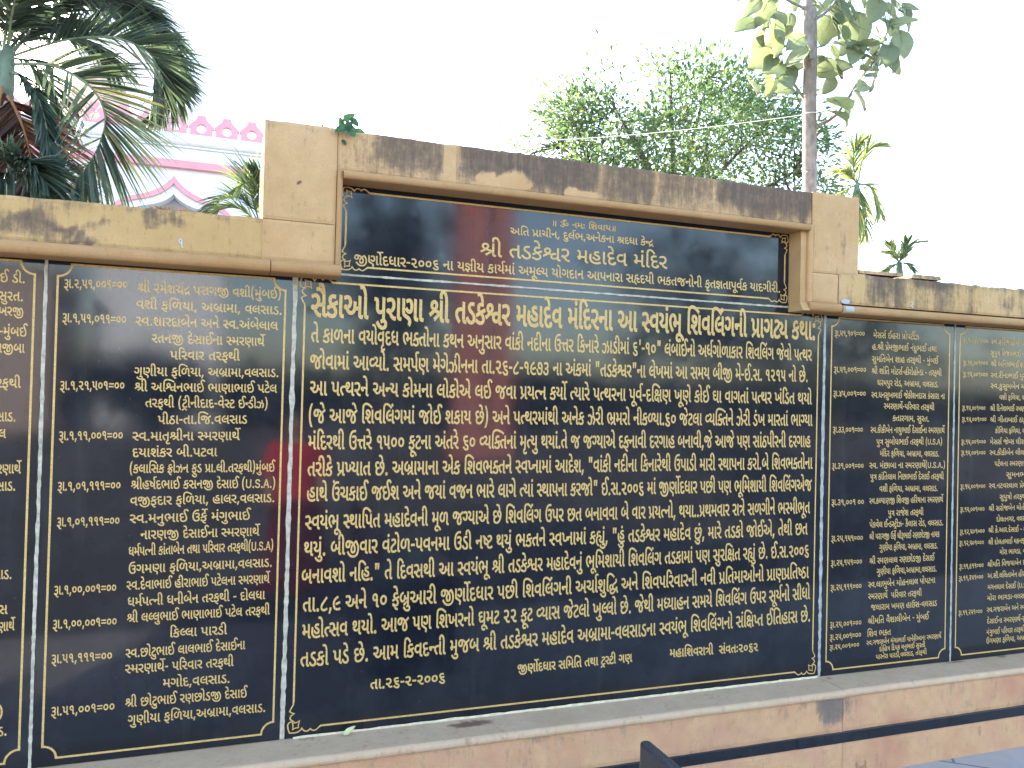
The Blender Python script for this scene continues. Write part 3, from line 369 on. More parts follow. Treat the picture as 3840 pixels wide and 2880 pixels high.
[1,88,499,-10,-192,0,-214,94,1,78,0,68,172,89,153,40,124,32,106,43,1,33,0,34,-96,29,-75,0,-70,0,-118,-12,-59,-14,-49,68,66,14,150,17,87,0,118,0,146,-39,35,-33,125,0,134,0,124,-18,43,-16,92,-34,1,-67,0,-50,-118,-71,-95,-22,30,-24,124,-35,87,0,106,0,148,39,49,26,1,344,161,-10,1,-441,0,-28,12,-24,19,-10,22,-13,76,-4,47,0,-15,-73,-19,0,-86,0,-112,19,-35,18,-34,17,-30,50,1,44,1,20,-56,-20,-138,-26,-101,0,-170,0,-228,87,-57,75,118,16,144,51,1,41,0,18,-22,24,-19,7,-28,11,-88,7,-81,0,-87,0,-6,-58,-142,-65,-103,-29,-110,-30,-128,-45,-54,-46,1,-32,0,-40,128,-51,117,0,96,0,156,27,81,25,75,-71,-94,-26,-186,-28],[1,56,551,146,-178,0,-218,92,-57,83,190,28,194,73,1,55,0,29,-70,29,-51,0,-58,0,-66,-25,1,-21,0,-17,38,-28,53,-14,-91,-54,-80,22,-72,57,1,36,0,45,142,67,135,0,102,0,122,-38,56,-59,1,-32,0,-66,-174,-93,-159,-34,36,-29,118,-34,97,0,120,0,166,43,63,31,1,311,161,-11,1,-440,0,-27,12,-25,13,-8,22,-14,86,-5,43,0,-15,-73,-19,0,-86,0,-116,19,-33,18,-32,17,-30,50,1,44,1,53,-60,-22,-164,-33],[2,12,295,414,-52,0,-72,32,1,36,0,38,72,30,53,0,52,0,72,-30,1,-38,0,-36,-72,-32,12,295,-14,-52,0,-72,32,1,36,0,38,72,30,53,0,52,0,72,-30,1,-38,0,-36,-72,-32],[1,68,1449,0,-86,0,-116,19,-33,18,-32,17,-30,50,1,44,1,250,0,46,-20,45,-27,14,-34,19,-61,0,-30,0,-48,-11,-17,-8,-28,-13,-20,-45,1,-47,1,-23,0,-58,-36,-96,-69,-33,-44,-21,-132,-26,-95,0,-114,0,-180,50,-102,96,1,67,0,88,220,127,211,34,47,-73,-174,-29,-138,-93,1,-58,0,-51,66,-60,106,-26,59,0,60,0,82,18,27,15,28,17,24,48,1,45,1,54,0,41,24,77,75,31,36,16,102,18,69,0,66,0,104,-18,37,-16,52,-22,46,-61,1,-53,1,-271,0,-27,12,-25,13,-8,22,-14,86,-5,43,0,-15,-73],[1,31,489,161,-176,0,-224,99,1,85,0,63,114,86,198,45,127,0,44,0,112,-6,37,-5,-25,-70,-34,3,-76,5,-49,0,-134,0,-148,-62,1,-58,0,-58,136,-55,101,0,108,0,144,35,69,31,1,304,161,-11,1,-635,-159,0,1,250,-60,-19,-144,-27],[1,49,131,211,-53,71,285,51,-72,27,-82,61,1,41,0,62,190,79,159,0,64,0,116,-7,55,-7,-29,-72,-52,6,-82,6,-51,0,-102,0,-100,-40,1,-34,0,-24,68,-46,81,-24,561,0,1,-70,-183,0,-44,0,-116,2,-45,3,118,-33,100,-78,1,-48,0,-34,-74,-68,-170,-45,-143,0,-156,0,-236,49,-89,34,91,62,98,-38,186,-34,99,0,122,0,112,42,1,39,0,19,-38,42,-104,48,-97,29],[1,18,281,214,-48,0,-108,43,-76,62,1,29,0,23,54,29,67,0,577,0,1,203,161,-11,1,-635,-159,0,1,371,-361,0,1,-57,0,-29,-56,-28],[1,60,735,-10,-188,0,-278,86,-152,178,1,138,0,84,76,158,168,126,272,74,197,0,66,0,92,-6,43,-5,-27,-72,-32,5,-88,4,-45,0,-160,0,-214,-65,-124,-107,-54,-132,1,-67,0,-114,112,-144,202,-68,133,0,120,0,142,53,1,55,0,37,-68,58,-59,20,-88,-13,-97,-3,-29,73,94,3,156,22,94,44,1,34,0,39,-106,44,-93,0,-62,0,-120,-13,-67,-17,-51,68,72,16,150,20,83,0,184,0,174,-88,1,-66,0,-44,-78,-64,-63,-21,72,-33,72,-80,1,-40,0,-82,-222,-95],[1,40,641,12,-86,35,-152,79,-94,87,1,48,0,38,56,48,45,16,-347,-4,17,74,913,0,1,170,161,-10,1,-441,0,-28,12,-24,19,-10,22,-13,72,-4,51,0,-15,-73,-19,0,-86,0,-112,19,-35,18,-34,17,-30,50,1,44,1,212,-165,0,-90,0,-108,-6,-64,-12,-25,-11,-62,-25,1,-45,0,-34,64,-58,122,-61,89,-40],[1,50,431,-10,-110,0,-204,52,-93,73,127,43,62,-45,116,-50,101,0,88,0,118,78,1,94,0,89,-128,95,-127,0,-74,0,-98,-15,-47,-12,-51,68,64,14,154,18,69,0,240,0,103,-102,40,9,90,12,51,1,1,191,161,-11,1,-190,116,-17,124,-95,1,-72,0,-64,-110,-108,-127,-52,-111,61,102,38,88,76,1,52,0,56,-118,64,-99,0,-82,0,-71,-21,16,-40,1,-48,0,-75,-68,-95,-110,-52,-128,-20],[1,37,479,0,-74,0,-118,16,-41,21,-38,20,-26,53,1,38,1,460,-30,98,-156,118,-99,0,-62,0,-90,-44,1,-53,0,-13,4,-31,7,-14,-155,0,-4,14,-8,38,1,15,0,77,170,83,141,0,94,0,152,-47,114,-81,72,-102,15,-55,1,-459,0,-28,14,-22,15,-10,22,-14,84,-5,41,0,-15,-73],[1,4,281,471,-49,258,223,0,-49,-258],[2,33,969,0,-86,0,-114,19,-33,18,-32,17,-30,50,1,44,1,145,-36,-7,-78,-8,-45,0,-96,0,-156,41,-90,74,1,49,0,43,78,73,150,45,105,0,72,0,106,-18,39,-16,58,-24,56,-75,1,-59,1,-259,0,-27,12,-25,13,-8,22,-14,86,-5,41,0,-13,-73,15,333,437,0,-41,102,-45,83,0,86,0,71,22,1,21,0,43,-24,56,-31,16,-20,10,-54,11,-37,0,-80,0,-92,-50],
[2,4,281,471,-49,258,223,0,-49,-258,4,633,471,-49,258,221,0,-49,-258],[1,58,467,151,-110,0,-170,49,-98,92,1,62,0,93,224,125,207,31,47,-72,-176,-28,-136,-92,1,-58,0,-48,64,-57,100,-25,53,0,108,0,53,35,26,17,20,48,1,46,1,78,161,-10,1,-102,0,-4,1,-2,20,-16,60,-13,37,0,52,0,82,20,37,19,1,264,161,-11,1,-440,0,-27,12,-25,13,-8,22,-14,84,-5,43,0,-15,-73,-19,0,-70,0,-122,15,-41,22,-38,20,-24,49,1,42,1,104,-34,-12,-82,-12,-53,0,-40,0,-74,10,-31,12,-38,-45,-166,-54],[1,76,623,-10,-146,0,-200,49,-100,84,1,53,0,76,103,50,-82,27,-108,76,1,56,0,38,76,65,148,39,109,0,42,0,108,-6,39,-5,-27,-72,-30,4,-78,5,-33,0,-92,0,-96,-41,1,-32,0,-34,74,-54,91,-24,84,15,101,0,18,0,40,0,21,-2,-17,-72,-14,1,-28,0,-15,0,-106,0,-158,-52,1,-57,0,-55,146,-59,147,0,188,0,200,93,1,80,0,43,-30,72,-62,76,-49,49,-68,67,-84,88,-40,70,1,38,0,66,170,91,159,0,106,0,142,-39,94,-61,31,-35,-147,-27,-32,35,-106,56,-83,0,-62,0,-102,-39,1,-49,0,-46,84,-99,77,-74,76,-74,96,-134,1,-74,0,-64,-104,-113,-244,-69],[1,23,419,12,-90,36,-150,79,-92,86,1,48,0,39,52,60,49,21,60,26,190,26,177,0,185,0,1,-73,-195,0,-90,0,-108,-6,-64,-13,-25,-10,-62,-25,1,-45,0,-52,146,-89,129,-52],[1,77,489,161,-116,0,-180,46,-104,83,1,55,0,63,114,87,198,45,127,0,44,0,112,-7,37,-5,-25,-70,-34,3,-76,5,-49,0,-134,0,-148,-62,1,-58,0,-58,136,-55,101,0,132,0,168,57,71,38,-3,5,120,17,142,56,1,46,0,37,-98,42,-83,0,-36,0,-42,-3,-23,-2,-35,68,22,3,70,6,57,0,154,0,180,-79,1,-71,0,-54,-118,-76,-97,-24,30,-27,126,-39,89,0,104,0,148,39,49,26,1,305,161,-10,1,-441,0,-28,12,-24,19,-10,22,-13,78,-4,45,0,-15,-73,-19,0,-86,0,-112,19,-35,18,-34,17,-30,50,1,44,1,60,-54,-21,-140,-26,-101,0,-128,0,-188,52,-63,47,-72,-40,-210,-59],[1,25,537,-10,-102,0,-180,40,-110,77,1,55,0,33,36,58,92,66,87,43,477,241,125,-60,-419,-206,-88,-43,-100,-60,-42,-48,1,-26,0,-48,136,-49,101,0,118,0,172,35,87,26,75,-69,-84,-26,-224,-39],[2,23,693,-10,-188,0,-268,72,-140,128,1,85,0,82,152,129,272,91,181,25,47,-74,-260,-40,-222,-124,1,-98,0,-69,112,-89,192,-43,119,0,92,0,138,15,65,11,61,-71,-68,-13,-174,-17,4,497,229,-39,78,501,57,39,-75],[1,38,591,-9,-136,0,-216,55,-150,125,-37,104,165,11,40,-107,170,-115,161,0,156,0,114,120,1,112,0,58,-58,107,-122,69,-93,0,-78,0,-88,-46,1,-36,0,-43,102,-49,182,-21,119,0,-3,-74,-272,0,-292,96,1,94,0,41,74,69,148,42,115,0,126,0,198,-72,114,-142,1,-105,0,-106,-108,-129,-194,-58],[1,43,563,-10,-116,0,-178,40,-136,71,-55,44,139,42,94,-71,158,-53,93,0,100,0,130,49,1,54,0,36,-60,58,-51,20,-58,-12,-132,-14,-69,-3,-29,77,168,7,208,48,1,57,0,41,-112,48,-111,0,-78,0,-114,-13,-75,-17,-49,68,76,17,160,19,87,0,204,0,176,-92,1,-69,0,-41,-60,-61,-53,-22,70,-32,70,-81,1,-41,0,-77,-202,-97],[1,68,523,161,-158,0,-83,42,-50,25,-44,65,1,58,1,89,0,27,-12,25,-11,8,-20,14,-88,5,-41,0,17,73,21,0,88,0,114,-19,35,-18,34,-17,28,-50,1,-45,1,-92,0,-40,26,-44,29,-14,44,-20,81,0,40,0,66,12,25,13,22,12,22,40,1,41,1,130,161,-10,1,-109,20,-16,58,-12,37,0,54,0,80,21,37,19,1,229,161,-11,1,-440,0,-27,14,-24,13,-9,20,-14,86,-5,43,0,-15,-73,-19,0,-86,0,-114,20,-33,17,-34,17,-30,50,1,44,1,137,-34,-11,-82,-12,-53,0,-34,0,-64,7,-27,9,-28,-53,-174,-64],[1,50,497,161,-140,0,-75,40,-44,23,-44,65,1,52,1,99,0,27,-12,25,-11,8,-20,14,-86,5,-41,0,17,73,21,0,86,0,114,-19,35,-18,34,-17,28,-50,1,-45,1,-98,0,-42,28,-41,23,-11,36,-18,83,0,62,0,112,28,41,23,1,319,161,-11,1,-440,0,-27,12,-25,13,-8,22,-14,86,-5,43,0,-15,-73,-19,0,-86,0,-116,19,-33,18,-32,17,-30,50,1,44,1,47,-48,-16,-114,-18],[1,71,637,-10,-234,0,-226,104,1,82,0,76,103,50,-82,27,-108,76,1,56,0,38,76,65,148,39,109,0,106,0,83,-11,-27,-72,-30,4,-68,5,-43,0,-92,0,-96,-41,1,-32,0,-34,74,-54,91,-24,84,15,101,0,18,0,40,-1,21,-1,-17,-72,-14,1,-28,0,-15,0,-106,0,-158,-52,1,-57,0,-113,297,0,158,0,230,59,148,96,70,111,1,52,0,63,-62,63,-86,22,-37,0,-72,0,-70,-44,1,-31,0,-40,130,-59,153,-18,-49,-71,-98,15,-178,46,-114,75,1,58,0,38,66,64,136,40,103,0,84,0,158,-42,104,-100,1,-86,0,-70,-94,-137,-192,-112,-288,-66],
[2,78,687,103,-136,0,-224,58,-83,76,-7,0,-164,0,1,60,0,20,58,29,61,0,50,0,72,-17,35,-18,88,14,112,63,1,42,0,48,-110,52,-117,0,-44,0,-110,-11,-45,-11,-53,68,48,11,140,16,73,0,182,0,200,-92,1,-83,0,-63,-168,-95,-127,-20,38,-36,140,-39,89,0,76,0,108,22,35,19,50,28,30,72,1,55,1,76,161,-10,1,-88,0,-10,1,-10,18,-16,60,-13,37,0,52,0,82,21,37,20,1,262,161,-11,1,-440,0,-27,12,-25,13,-8,22,-14,86,-5,43,0,-15,-73,-21,0,-86,0,-114,19,-33,18,-32,17,-30,50,1,44,1,104,-34,-12,-80,-12,-53,0,-38,0,-72,10,-33,12,-44,-74,-224,-73,15,1421,641,-56,99,-122,84,-103,0,-22,0,-56,-4,-25,-5,-47,69,42,7,84,5,37,0,94,0,150,-40,122,-110,49,-105],[2,77,487,39,-184,0,-210,86,1,64,0,54,126,70,103,28,-174,51,1,82,0,56,166,73,147,0,130,0,178,-61,1,-58,0,-44,-98,-61,-69,-25,36,-4,86,-3,55,0,78,0,148,14,85,20,1,222,163,-11,1,-440,0,-27,12,-24,13,-9,20,-14,86,-5,43,0,-15,-73,-19,0,-86,0,-112,19,-35,18,-34,17,-30,50,1,44,1,154,-64,-14,-170,-14,-81,0,-92,0,-160,16,-67,14,-98,-28,-94,-48,1,-35,0,-19,40,-38,104,-25,95,0,48,0,37,7,-8,10,1,13,0,26,64,28,51,0,58,0,60,-35,1,-23,0,-28,-39,-23,28,-30,82,-28,75,0,17,0,-15,-71,-27,0,-108,0,-138,52,-41,39,-64,-9,12,455,380,64,17,88,48,1,29,0,25,-72,34,-75,0,-72,0,-80,-33,1,-29,0,-28,82,-47],[1,55,523,161,-158,0,-83,42,-50,25,-44,65,1,58,1,89,0,27,-12,25,-11,8,-20,14,-88,5,-41,0,17,73,21,0,88,0,114,-19,35,-18,34,-17,28,-50,1,-45,1,-92,0,-40,26,-44,29,-14,44,-20,81,0,40,0,66,12,25,13,22,12,22,40,1,41,1,130,161,-10,1,-109,20,-16,58,-12,37,0,54,0,80,21,37,19,1,229,161,-11,1,-635,-159,0,1,328,-34,-11,-82,-12,-53,0,-34,0,-64,7,-27,9,-28,-53,-174,-64],[1,62,549,107,-180,0,-202,87,1,67,0,56,63,38,-62,22,-78,59,1,42,0,50,168,75,165,0,42,0,108,-6,39,-5,-27,-71,-30,4,-78,5,-33,0,-98,0,-90,-33,1,-27,0,-21,44,-37,51,-16,74,15,101,0,28,0,72,-4,23,-2,-23,-72,-34,5,-67,0,-80,0,-106,-35,1,-39,0,-42,122,-43,99,0,110,0,164,42,71,34,1,348,161,-11,1,-440,0,-27,12,-25,13,-8,22,-14,84,-5,43,0,-15,-73,-19,0,-86,0,-114,19,-33,18,-32,17,-30,50,1,44,1,13,-62,-22,-166,-32],[1,14,427,-165,-150,103,-140,261,1,138,0,140,138,253,153,102,163,0,-136,-106,-146,-254,1,-136,0,-133,144,-259,141,-109],[1,14,121,-165,136,106,144,256,1,133,0,134,-142,259,-139,109,165,0,150,-103,140,-262,1,-138,0,-139,-140,-254,-149,-101],[1,65,469,48,-108,48,-170,101,-100,116,1,71,0,66,106,98,190,55,125,0,88,0,130,-24,51,-23,58,-27,62,-83,1,-69,1,-12,371,0,1,237,161,-10,1,-440,0,-28,12,-24,19,-10,22,-13,72,-4,51,0,-15,-73,-19,0,-86,0,-112,19,-35,18,-32,16,-30,46,-1,39,-445,-146,-95,68,543,160,1,73,-369,0,1,-30,0,-33,-56,-29,-35,0,-52,0,-106,40,-70,57,1,25,0,17,52,25,61,0,49,0,1,7,0,86,-55,36,-26,17,-84,19,-61,0,-92,0,-114,-43,-52,-68,1,-37,0,-60,88,-97,150,-83,91,-40],[1,82,485,141,-114,0,-180,50,-102,96,1,67,0,88,220,127,211,34,47,-73,-174,-29,-138,-93,1,-58,0,-51,66,-60,106,-26,59,0,60,0,82,18,27,15,28,17,24,48,1,45,1,32,0,68,58,80,67,26,104,41,163,0,172,0,182,-86,1,-65,0,-54,-120,-75,-97,-24,30,-27,126,-39,89,0,106,0,148,39,49,26,1,305,161,-10,1,-441,0,-28,12,-24,19,-10,22,-13,72,-4,51,0,-15,-73,-19,0,-86,0,-112,19,-35,18,-34,17,-30,50,1,44,1,59,-56,-20,-138,-26,-101,0,-170,0,-228,93,-57,79,118,17,144,56,1,45,0,37,-98,43,-93,0,-56,0,-72,-10,-27,-12,-34,-14,-40,-55,1,-59,1,-18,0,-49,-36,-93,-69,-33,-44,-21,-132,-26],[1,40,499,-10,-192,0,-214,94,1,78,0,68,172,89,153,40,124,32,106,43,1,33,0,34,-96,29,-75,0,-70,0,-118,-12,-59,-14,-49,68,66,14,150,17,87,0,166,0,162,-75,1,-59,0,-42,-68,-57,-114,-43,-73,-20,-110,-30,-128,-45,-54,-46,1,-32,0,-40,128,-51,117,0,96,0,156,27,81,25,75,-71,-94,-26,-186,-28],[1,36,479,0,-86,0,-112,19,-35,18,-34,17,-30,50,1,44,1,435,0,97,92,109,87,36,88,37,260,34,157,0,294,0,614,-90,321,-77,-75,-64,-306,72,-548,85,-283,0,-130,0,-198,-22,-63,-27,-48,-20,-64,-52,-32,-83,1,-68,1,-398,0,-28,12,-24,19,-10,22,-13,76,-4,47,0,-15,-73],[1,12,-265,703,-48,0,-64,32,1,27,0,27,64,32,49,0,46,0,66,-32,1,-27,0,-27,-66,-32],
[1,28,421,178,-110,0,-200,58,-87,67,127,43,68,-51,120,-44,77,0,82,0,104,62,1,71,0,77,-118,69,-103,0,-62,0,-112,-15,-43,-12,-49,67,66,17,146,16,65,0,166,0,210,-107,1,-113,0,-64,-62,-80,-100,-44,-120,-17],[1,63,131,211,-53,71,285,51,-72,27,-82,61,1,41,0,62,190,79,159,0,64,0,116,-7,55,-7,-29,-72,-52,6,-82,6,-51,0,-102,0,-100,-40,1,-34,0,-24,68,-46,81,-24,411,77,65,-70,-329,-57,120,-36,124,-81,1,-52,0,-37,-74,-70,-170,-45,-143,0,-28,0,-31,1,46,-31,84,-26,86,-7,51,0,47,0,-15,-67,-29,0,-160,0,-206,75,-75,62,-84,6,-84,26,-28,32,1,12,0,23,62,26,45,0,54,0,90,-28,47,-26,56,-7,77,0,114,0,114,44,1,39,0,19,-38,42,-104,48,-97,29],[1,26,-355,-355,-154,0,-166,75,1,60,0,56,180,76,163,0,150,0,224,-52,170,-86,69,-51,-121,-39,-110,77,-222,83,-147,0,-104,0,-100,-36,1,-29,0,-36,98,-27,63,0,56,0,84,11,43,10,51,-70,-110,-22],[1,36,543,161,-170,0,-226,93,-59,79,120,17,142,56,1,46,0,37,-98,42,-83,0,-36,0,-42,-3,-23,-2,-35,68,22,3,70,6,57,0,154,0,180,-79,1,-71,0,-54,-118,-76,-97,-24,30,-27,126,-39,89,0,104,0,148,39,49,26,1,305,163,-11,1,-635,-161,0,1,251,-54,-21,-140,-26],[1,63,131,211,-53,71,285,51,-72,27,-82,60,1,42,0,62,190,79,159,0,64,0,116,-7,55,-7,-29,-72,-52,6,-82,6,-51,0,-102,0,-100,-40,1,-34,0,-24,68,-46,81,-24,411,77,65,-70,-329,-57,120,-36,124,-81,1,-52,0,-37,-74,-70,-170,-45,-143,0,-30,0,-35,1,74,-51,138,-43,93,0,53,0,-17,-75,-31,0,-118,0,-170,47,-132,80,-57,48,-82,6,-84,26,-28,32,1,12,0,23,62,26,45,0,54,0,90,-28,47,-26,56,-7,77,0,114,0,114,44,1,39,0,19,-38,42,-104,48,-97,29],[2,31,531,-10,-222,0,-220,105,1,80,0,67,186,99,177,19,-62,21,-98,61,1,41,0,50,158,70,157,0,52,0,118,-5,55,-7,-29,-71,-46,6,-104,4,-39,0,-82,0,-76,-26,1,-23,0,-25,88,-40,119,-36,158,-48,156,-96,1,-71,0,-78,-228,-97,15,253,173,0,-52,142,-58,133,0,118,0,162,48,1,56,0,44,-90,61,-103,34,-8,0,-5,0,-96,0,-158,-31,-92,-59],[1,97,523,161,-158,0,-83,42,-50,25,-44,65,1,58,1,89,0,27,-12,25,-11,8,-20,14,-88,5,-41,0,17,73,21,0,88,0,114,-19,35,-18,34,-17,28,-50,1,-45,1,-92,0,-40,26,-44,29,-14,44,-20,81,0,40,0,66,12,25,13,22,12,22,40,1,41,1,130,161,-10,1,-108,22,-16,70,-13,45,0,12,0,13,1,114,17,134,55,1,44,0,37,-96,43,-83,0,-38,0,-42,-3,-21,-2,-35,68,22,3,70,6,57,0,154,0,178,-80,1,-71,0,-54,-118,-75,-97,-24,30,-27,126,-39,89,0,106,0,148,39,49,26,1,305,161,-11,1,-440,0,-27,12,-25,13,-8,22,-14,86,-5,41,0,-13,-73,-21,0,-86,0,-114,19,-33,18,-32,17,-30,50,1,44,1,59,-56,-20,-138,-26,-101,0,-134,0,-196,57,-63,51,-36,-7,-47,0,-38,0,-68,8,-31,9,-28,-53,-172,-65],[1,59,467,151,-110,0,-170,49,-98,92,1,62,0,93,224,125,207,31,47,-72,-176,-28,-136,-92,1,-58,0,-48,64,-57,100,-25,53,0,108,0,53,35,26,17,20,48,1,46,1,78,161,-10,1,-70,22,-15,58,-13,37,0,52,0,82,20,37,19,1,225,161,-11,1,-440,0,-27,12,-25,13,-8,22,-14,84,-5,43,0,-15,-73,-19,0,-70,0,-122,15,-41,22,-36,18,-24,46,-1,37,-445,-146,-95,68,543,158,1,73,-34,-12,-82,-12,-53,0,-34,0,-64,7,-27,9,-26,-59,-176,-73],[1,34,529,161,-78,0,-124,24,-39,19,-50,25,-50,66,1,55,1,90,0,27,-12,25,-11,8,-20,14,-88,5,-41,0,17,73,21,0,88,0,114,-19,35,-18,34,-17,28,-50,1,-45,1,-86,0,-46,32,-45,27,-13,42,-20,99,0,64,0,110,24,39,16,59,-67,-56,-21,-140,-24],[1,105,827,0,-132,0,-202,55,-154,87,-59,47,-18,-1,-17,0,-92,0,-92,29,1,32,0,25,68,27,55,0,38,0,74,-12,45,-16,70,9,120,37,74,57,1,40,0,57,-126,57,-107,0,-68,0,-118,-14,-69,-17,-51,69,74,16,160,19,81,0,176,0,214,-93,1,-92,0,-42,-29,-38,28,1,54,1,25,0,249,0,134,25,136,66,1,46,0,29,-70,29,-51,0,-58,0,-66,-25,1,-21,0,-17,38,-28,53,-14,-91,-54,-80,22,-72,57,1,36,0,45,142,67,135,0,102,0,122,-38,56,-59,1,-32,0,-66,-174,-93,-159,-34,36,-29,118,-34,97,0,120,0,166,43,63,31,1,311,161,-11,1,-440,0,-27,12,-25,13,-8,22,-14,86,-5,43,0,-15,-73,-19,0,-86,0,-116,19,-33,18,-32,17,-30,50,1,44,1,53,-60,-22,-164,-33,-125,0,-148,0,-200,64,-61,59,-375,0,-42,-22,-108,-33,-57,-10,76,-51,128,-56,128,-22,81,0,29,0,-17,-75],
[2,60,735,-10,-188,0,-278,86,-152,178,1,138,0,84,76,158,168,126,272,74,197,0,66,0,92,-6,43,-5,-27,-72,-32,5,-88,4,-45,0,-160,0,-214,-65,-124,-107,-54,-132,1,-67,0,-114,112,-144,202,-68,133,0,120,0,142,53,1,55,0,37,-68,58,-59,20,-88,-13,-97,-3,-29,73,94,3,156,22,94,44,1,34,0,39,-106,44,-93,0,-62,0,-120,-13,-67,-17,-51,68,72,16,150,20,83,0,184,0,174,-88,1,-66,0,-44,-78,-64,-63,-21,72,-33,72,-80,1,-40,0,-82,-222,-95,12,291,778,-48,0,-64,32,1,27,0,27,64,32,49,0,46,0,66,-32,1,-27,0,-27,-66,-32],[1,37,293,135,-99,70,485,144,-66,46,-114,47,-108,16,-57,0,-74,0,-112,-18,-63,-17,-57,70,78,20,156,20,67,0,104,0,150,-29,138,-64,85,-55,17,5,1,213,161,-11,1,-440,0,-28,12,-22,15,-10,22,-14,88,-5,39,0,-15,-73,-19,0,-86,0,-116,19,-33,18,-32,17,-30,50,1,44,1,160],[2,66,529,162,-78,0,-124,24,-39,19,-50,25,-50,66,1,55,1,102,0,19,-6,22,-11,8,-16,11,-68,7,-71,0,17,73,21,0,68,0,76,-7,52,-13,27,-10,411,-152,52,-19,100,-39,59,-26,48,15,63,17,124,32,106,43,1,33,0,34,-96,29,-75,0,-70,0,-118,-12,-59,-14,-49,68,66,14,150,17,87,0,166,0,162,-75,1,-59,0,-42,-66,-57,-116,-42,-71,-20,-110,-30,-128,-45,-56,-47,1,-32,0,-40,126,-51,117,0,96,0,158,27,81,25,75,-71,-94,-26,-190,-28,-131,0,-188,0,-210,92,1,80,0,7,3,6,-70,-13,16,545,234,70,0,134,30,53,23,-255,94,-60,22,-90,36,-57,26,6,-16,4,-39,1,-21,1,-32,0,-46,32,-44,27,-13,42,-20],[1,62,503,-133,-220,53,-180,156,1,87,0,63,96,98,83,32,-36,20,-38,50,1,31,0,38,78,66,162,42,127,0,56,0,112,-8,35,-5,-27,-71,-32,4,-88,6,-45,0,-116,0,-98,-46,1,-32,0,-33,43,-26,98,18,113,0,154,0,204,-66,1,-65,0,-86,-185,-39,42,-30,116,-25,73,0,80,0,116,31,47,23,1,450,161,-10,1,-641,-159,0,1,111,-56,-18,-116,-18,-77,0,-166,0,-212,90,-49,73,232,24,1,61,0,32,-108,30,-93,0,-90,0,-160,-38,-98,-78,1,-61,0,-91,178,-105,141,-32],[1,36,477,0,-70,0,-122,15,-41,22,-38,20,-24,49,1,42,1,524,0,59,54,91,79,32,46,20,140,22,87,0,178,0,306,-98,157,-88,-117,-45,-78,43,-168,72,-174,44,-89,0,-54,0,-88,-12,-33,-15,-44,-19,-36,-70,1,-65,1,-491,0,-27,12,-25,13,-8,22,-14,84,-5,43,0,-15,-73],[1,60,827,0,-132,0,-202,55,-154,87,-59,47,-18,-1,-17,0,-92,0,-92,29,1,32,0,25,68,27,55,0,38,0,74,-12,45,-16,70,9,120,37,74,57,1,40,0,57,-126,57,-107,0,-68,0,-118,-14,-69,-17,-51,69,74,16,160,19,81,0,176,0,214,-93,1,-92,0,-27,-11,-25,26,-4,58,-5,31,0,68,0,96,12,47,14,1,220,161,-11,1,-635,-159,0,1,349,-40,-10,-98,-10,-65,0,-96,0,-79,16,-46,-35,-136,-49,-79,-14,76,-51,128,-56,128,-22,81,0,29,0,-17,-75],[1,47,467,151,-110,0,-170,49,-98,92,1,62,0,93,224,125,207,31,47,-72,-176,-28,-136,-92,1,-58,0,-48,64,-57,100,-25,53,0,108,0,53,35,26,17,20,48,1,46,1,78,161,-10,1,-70,22,-15,58,-13,37,0,52,0,82,20,37,19,1,225,161,-11,1,-635,-159,0,1,181,-445,-146,-95,68,543,158,1,73,-34,-12,-82,-12,-53,0,-34,0,-64,7,-27,9,-26,-59,-176,-73],[2,4,1005,-43,1,646,163,-11,1,-635,51,775,0,-108,0,-178,53,-146,84,-59,46,-16,0,-13,0,-94,0,-96,29,1,32,0,23,68,27,53,0,40,0,82,-12,49,-19,132,17,144,76,1,61,0,43,-62,50,-92,21,-49,0,-74,0,-62,-32,1,-17,0,-17,34,-31,100,-25,95,-10,-51,-67,-166,20,-166,73,1,59,0,30,64,54,132,34,101,0,92,0,166,-41,106,-84,1,-64,0,-54,-94,-86,-160,-61,-99,-15,84,-57,164,-65,111,0,27,0,-17,-75],[1,88,521,-139,-170,0,-186,75,1,59,0,42,47,33,-134,51,1,69,0,55,160,85,165,25,57,-70,-98,-13,-94,-35,-30,-35,1,-16,0,-24,40,-36,39,-13,70,17,87,0,22,0,44,-2,13,-1,-11,-67,-24,2,-19,0,-80,0,-90,-33,1,-30,0,-34,116,-36,87,0,130,0,220,63,93,54,-10,0,-9,0,-124,0,-182,45,-98,76,1,48,0,48,74,66,138,51,93,24,106,28,108,34,38,28,1,19,0,14,-26,27,-21,10,135,39,36,-21,44,-48,1,-30,0,-32,-60,-50,-130,-46,-105,-28,-130,-34,-132,-54,1,-46,0,-44,130,-53,123,0,90,0,75,10,-6,12,1,14,0,26,68,30,57,0,64,0,62,-36,1,-26,0,-18,-28,-27,-25,-11,195,-145,-121,-36,-191,151,-12,-2,-11,-1,-60,-47,-184,-91,-246,-59],
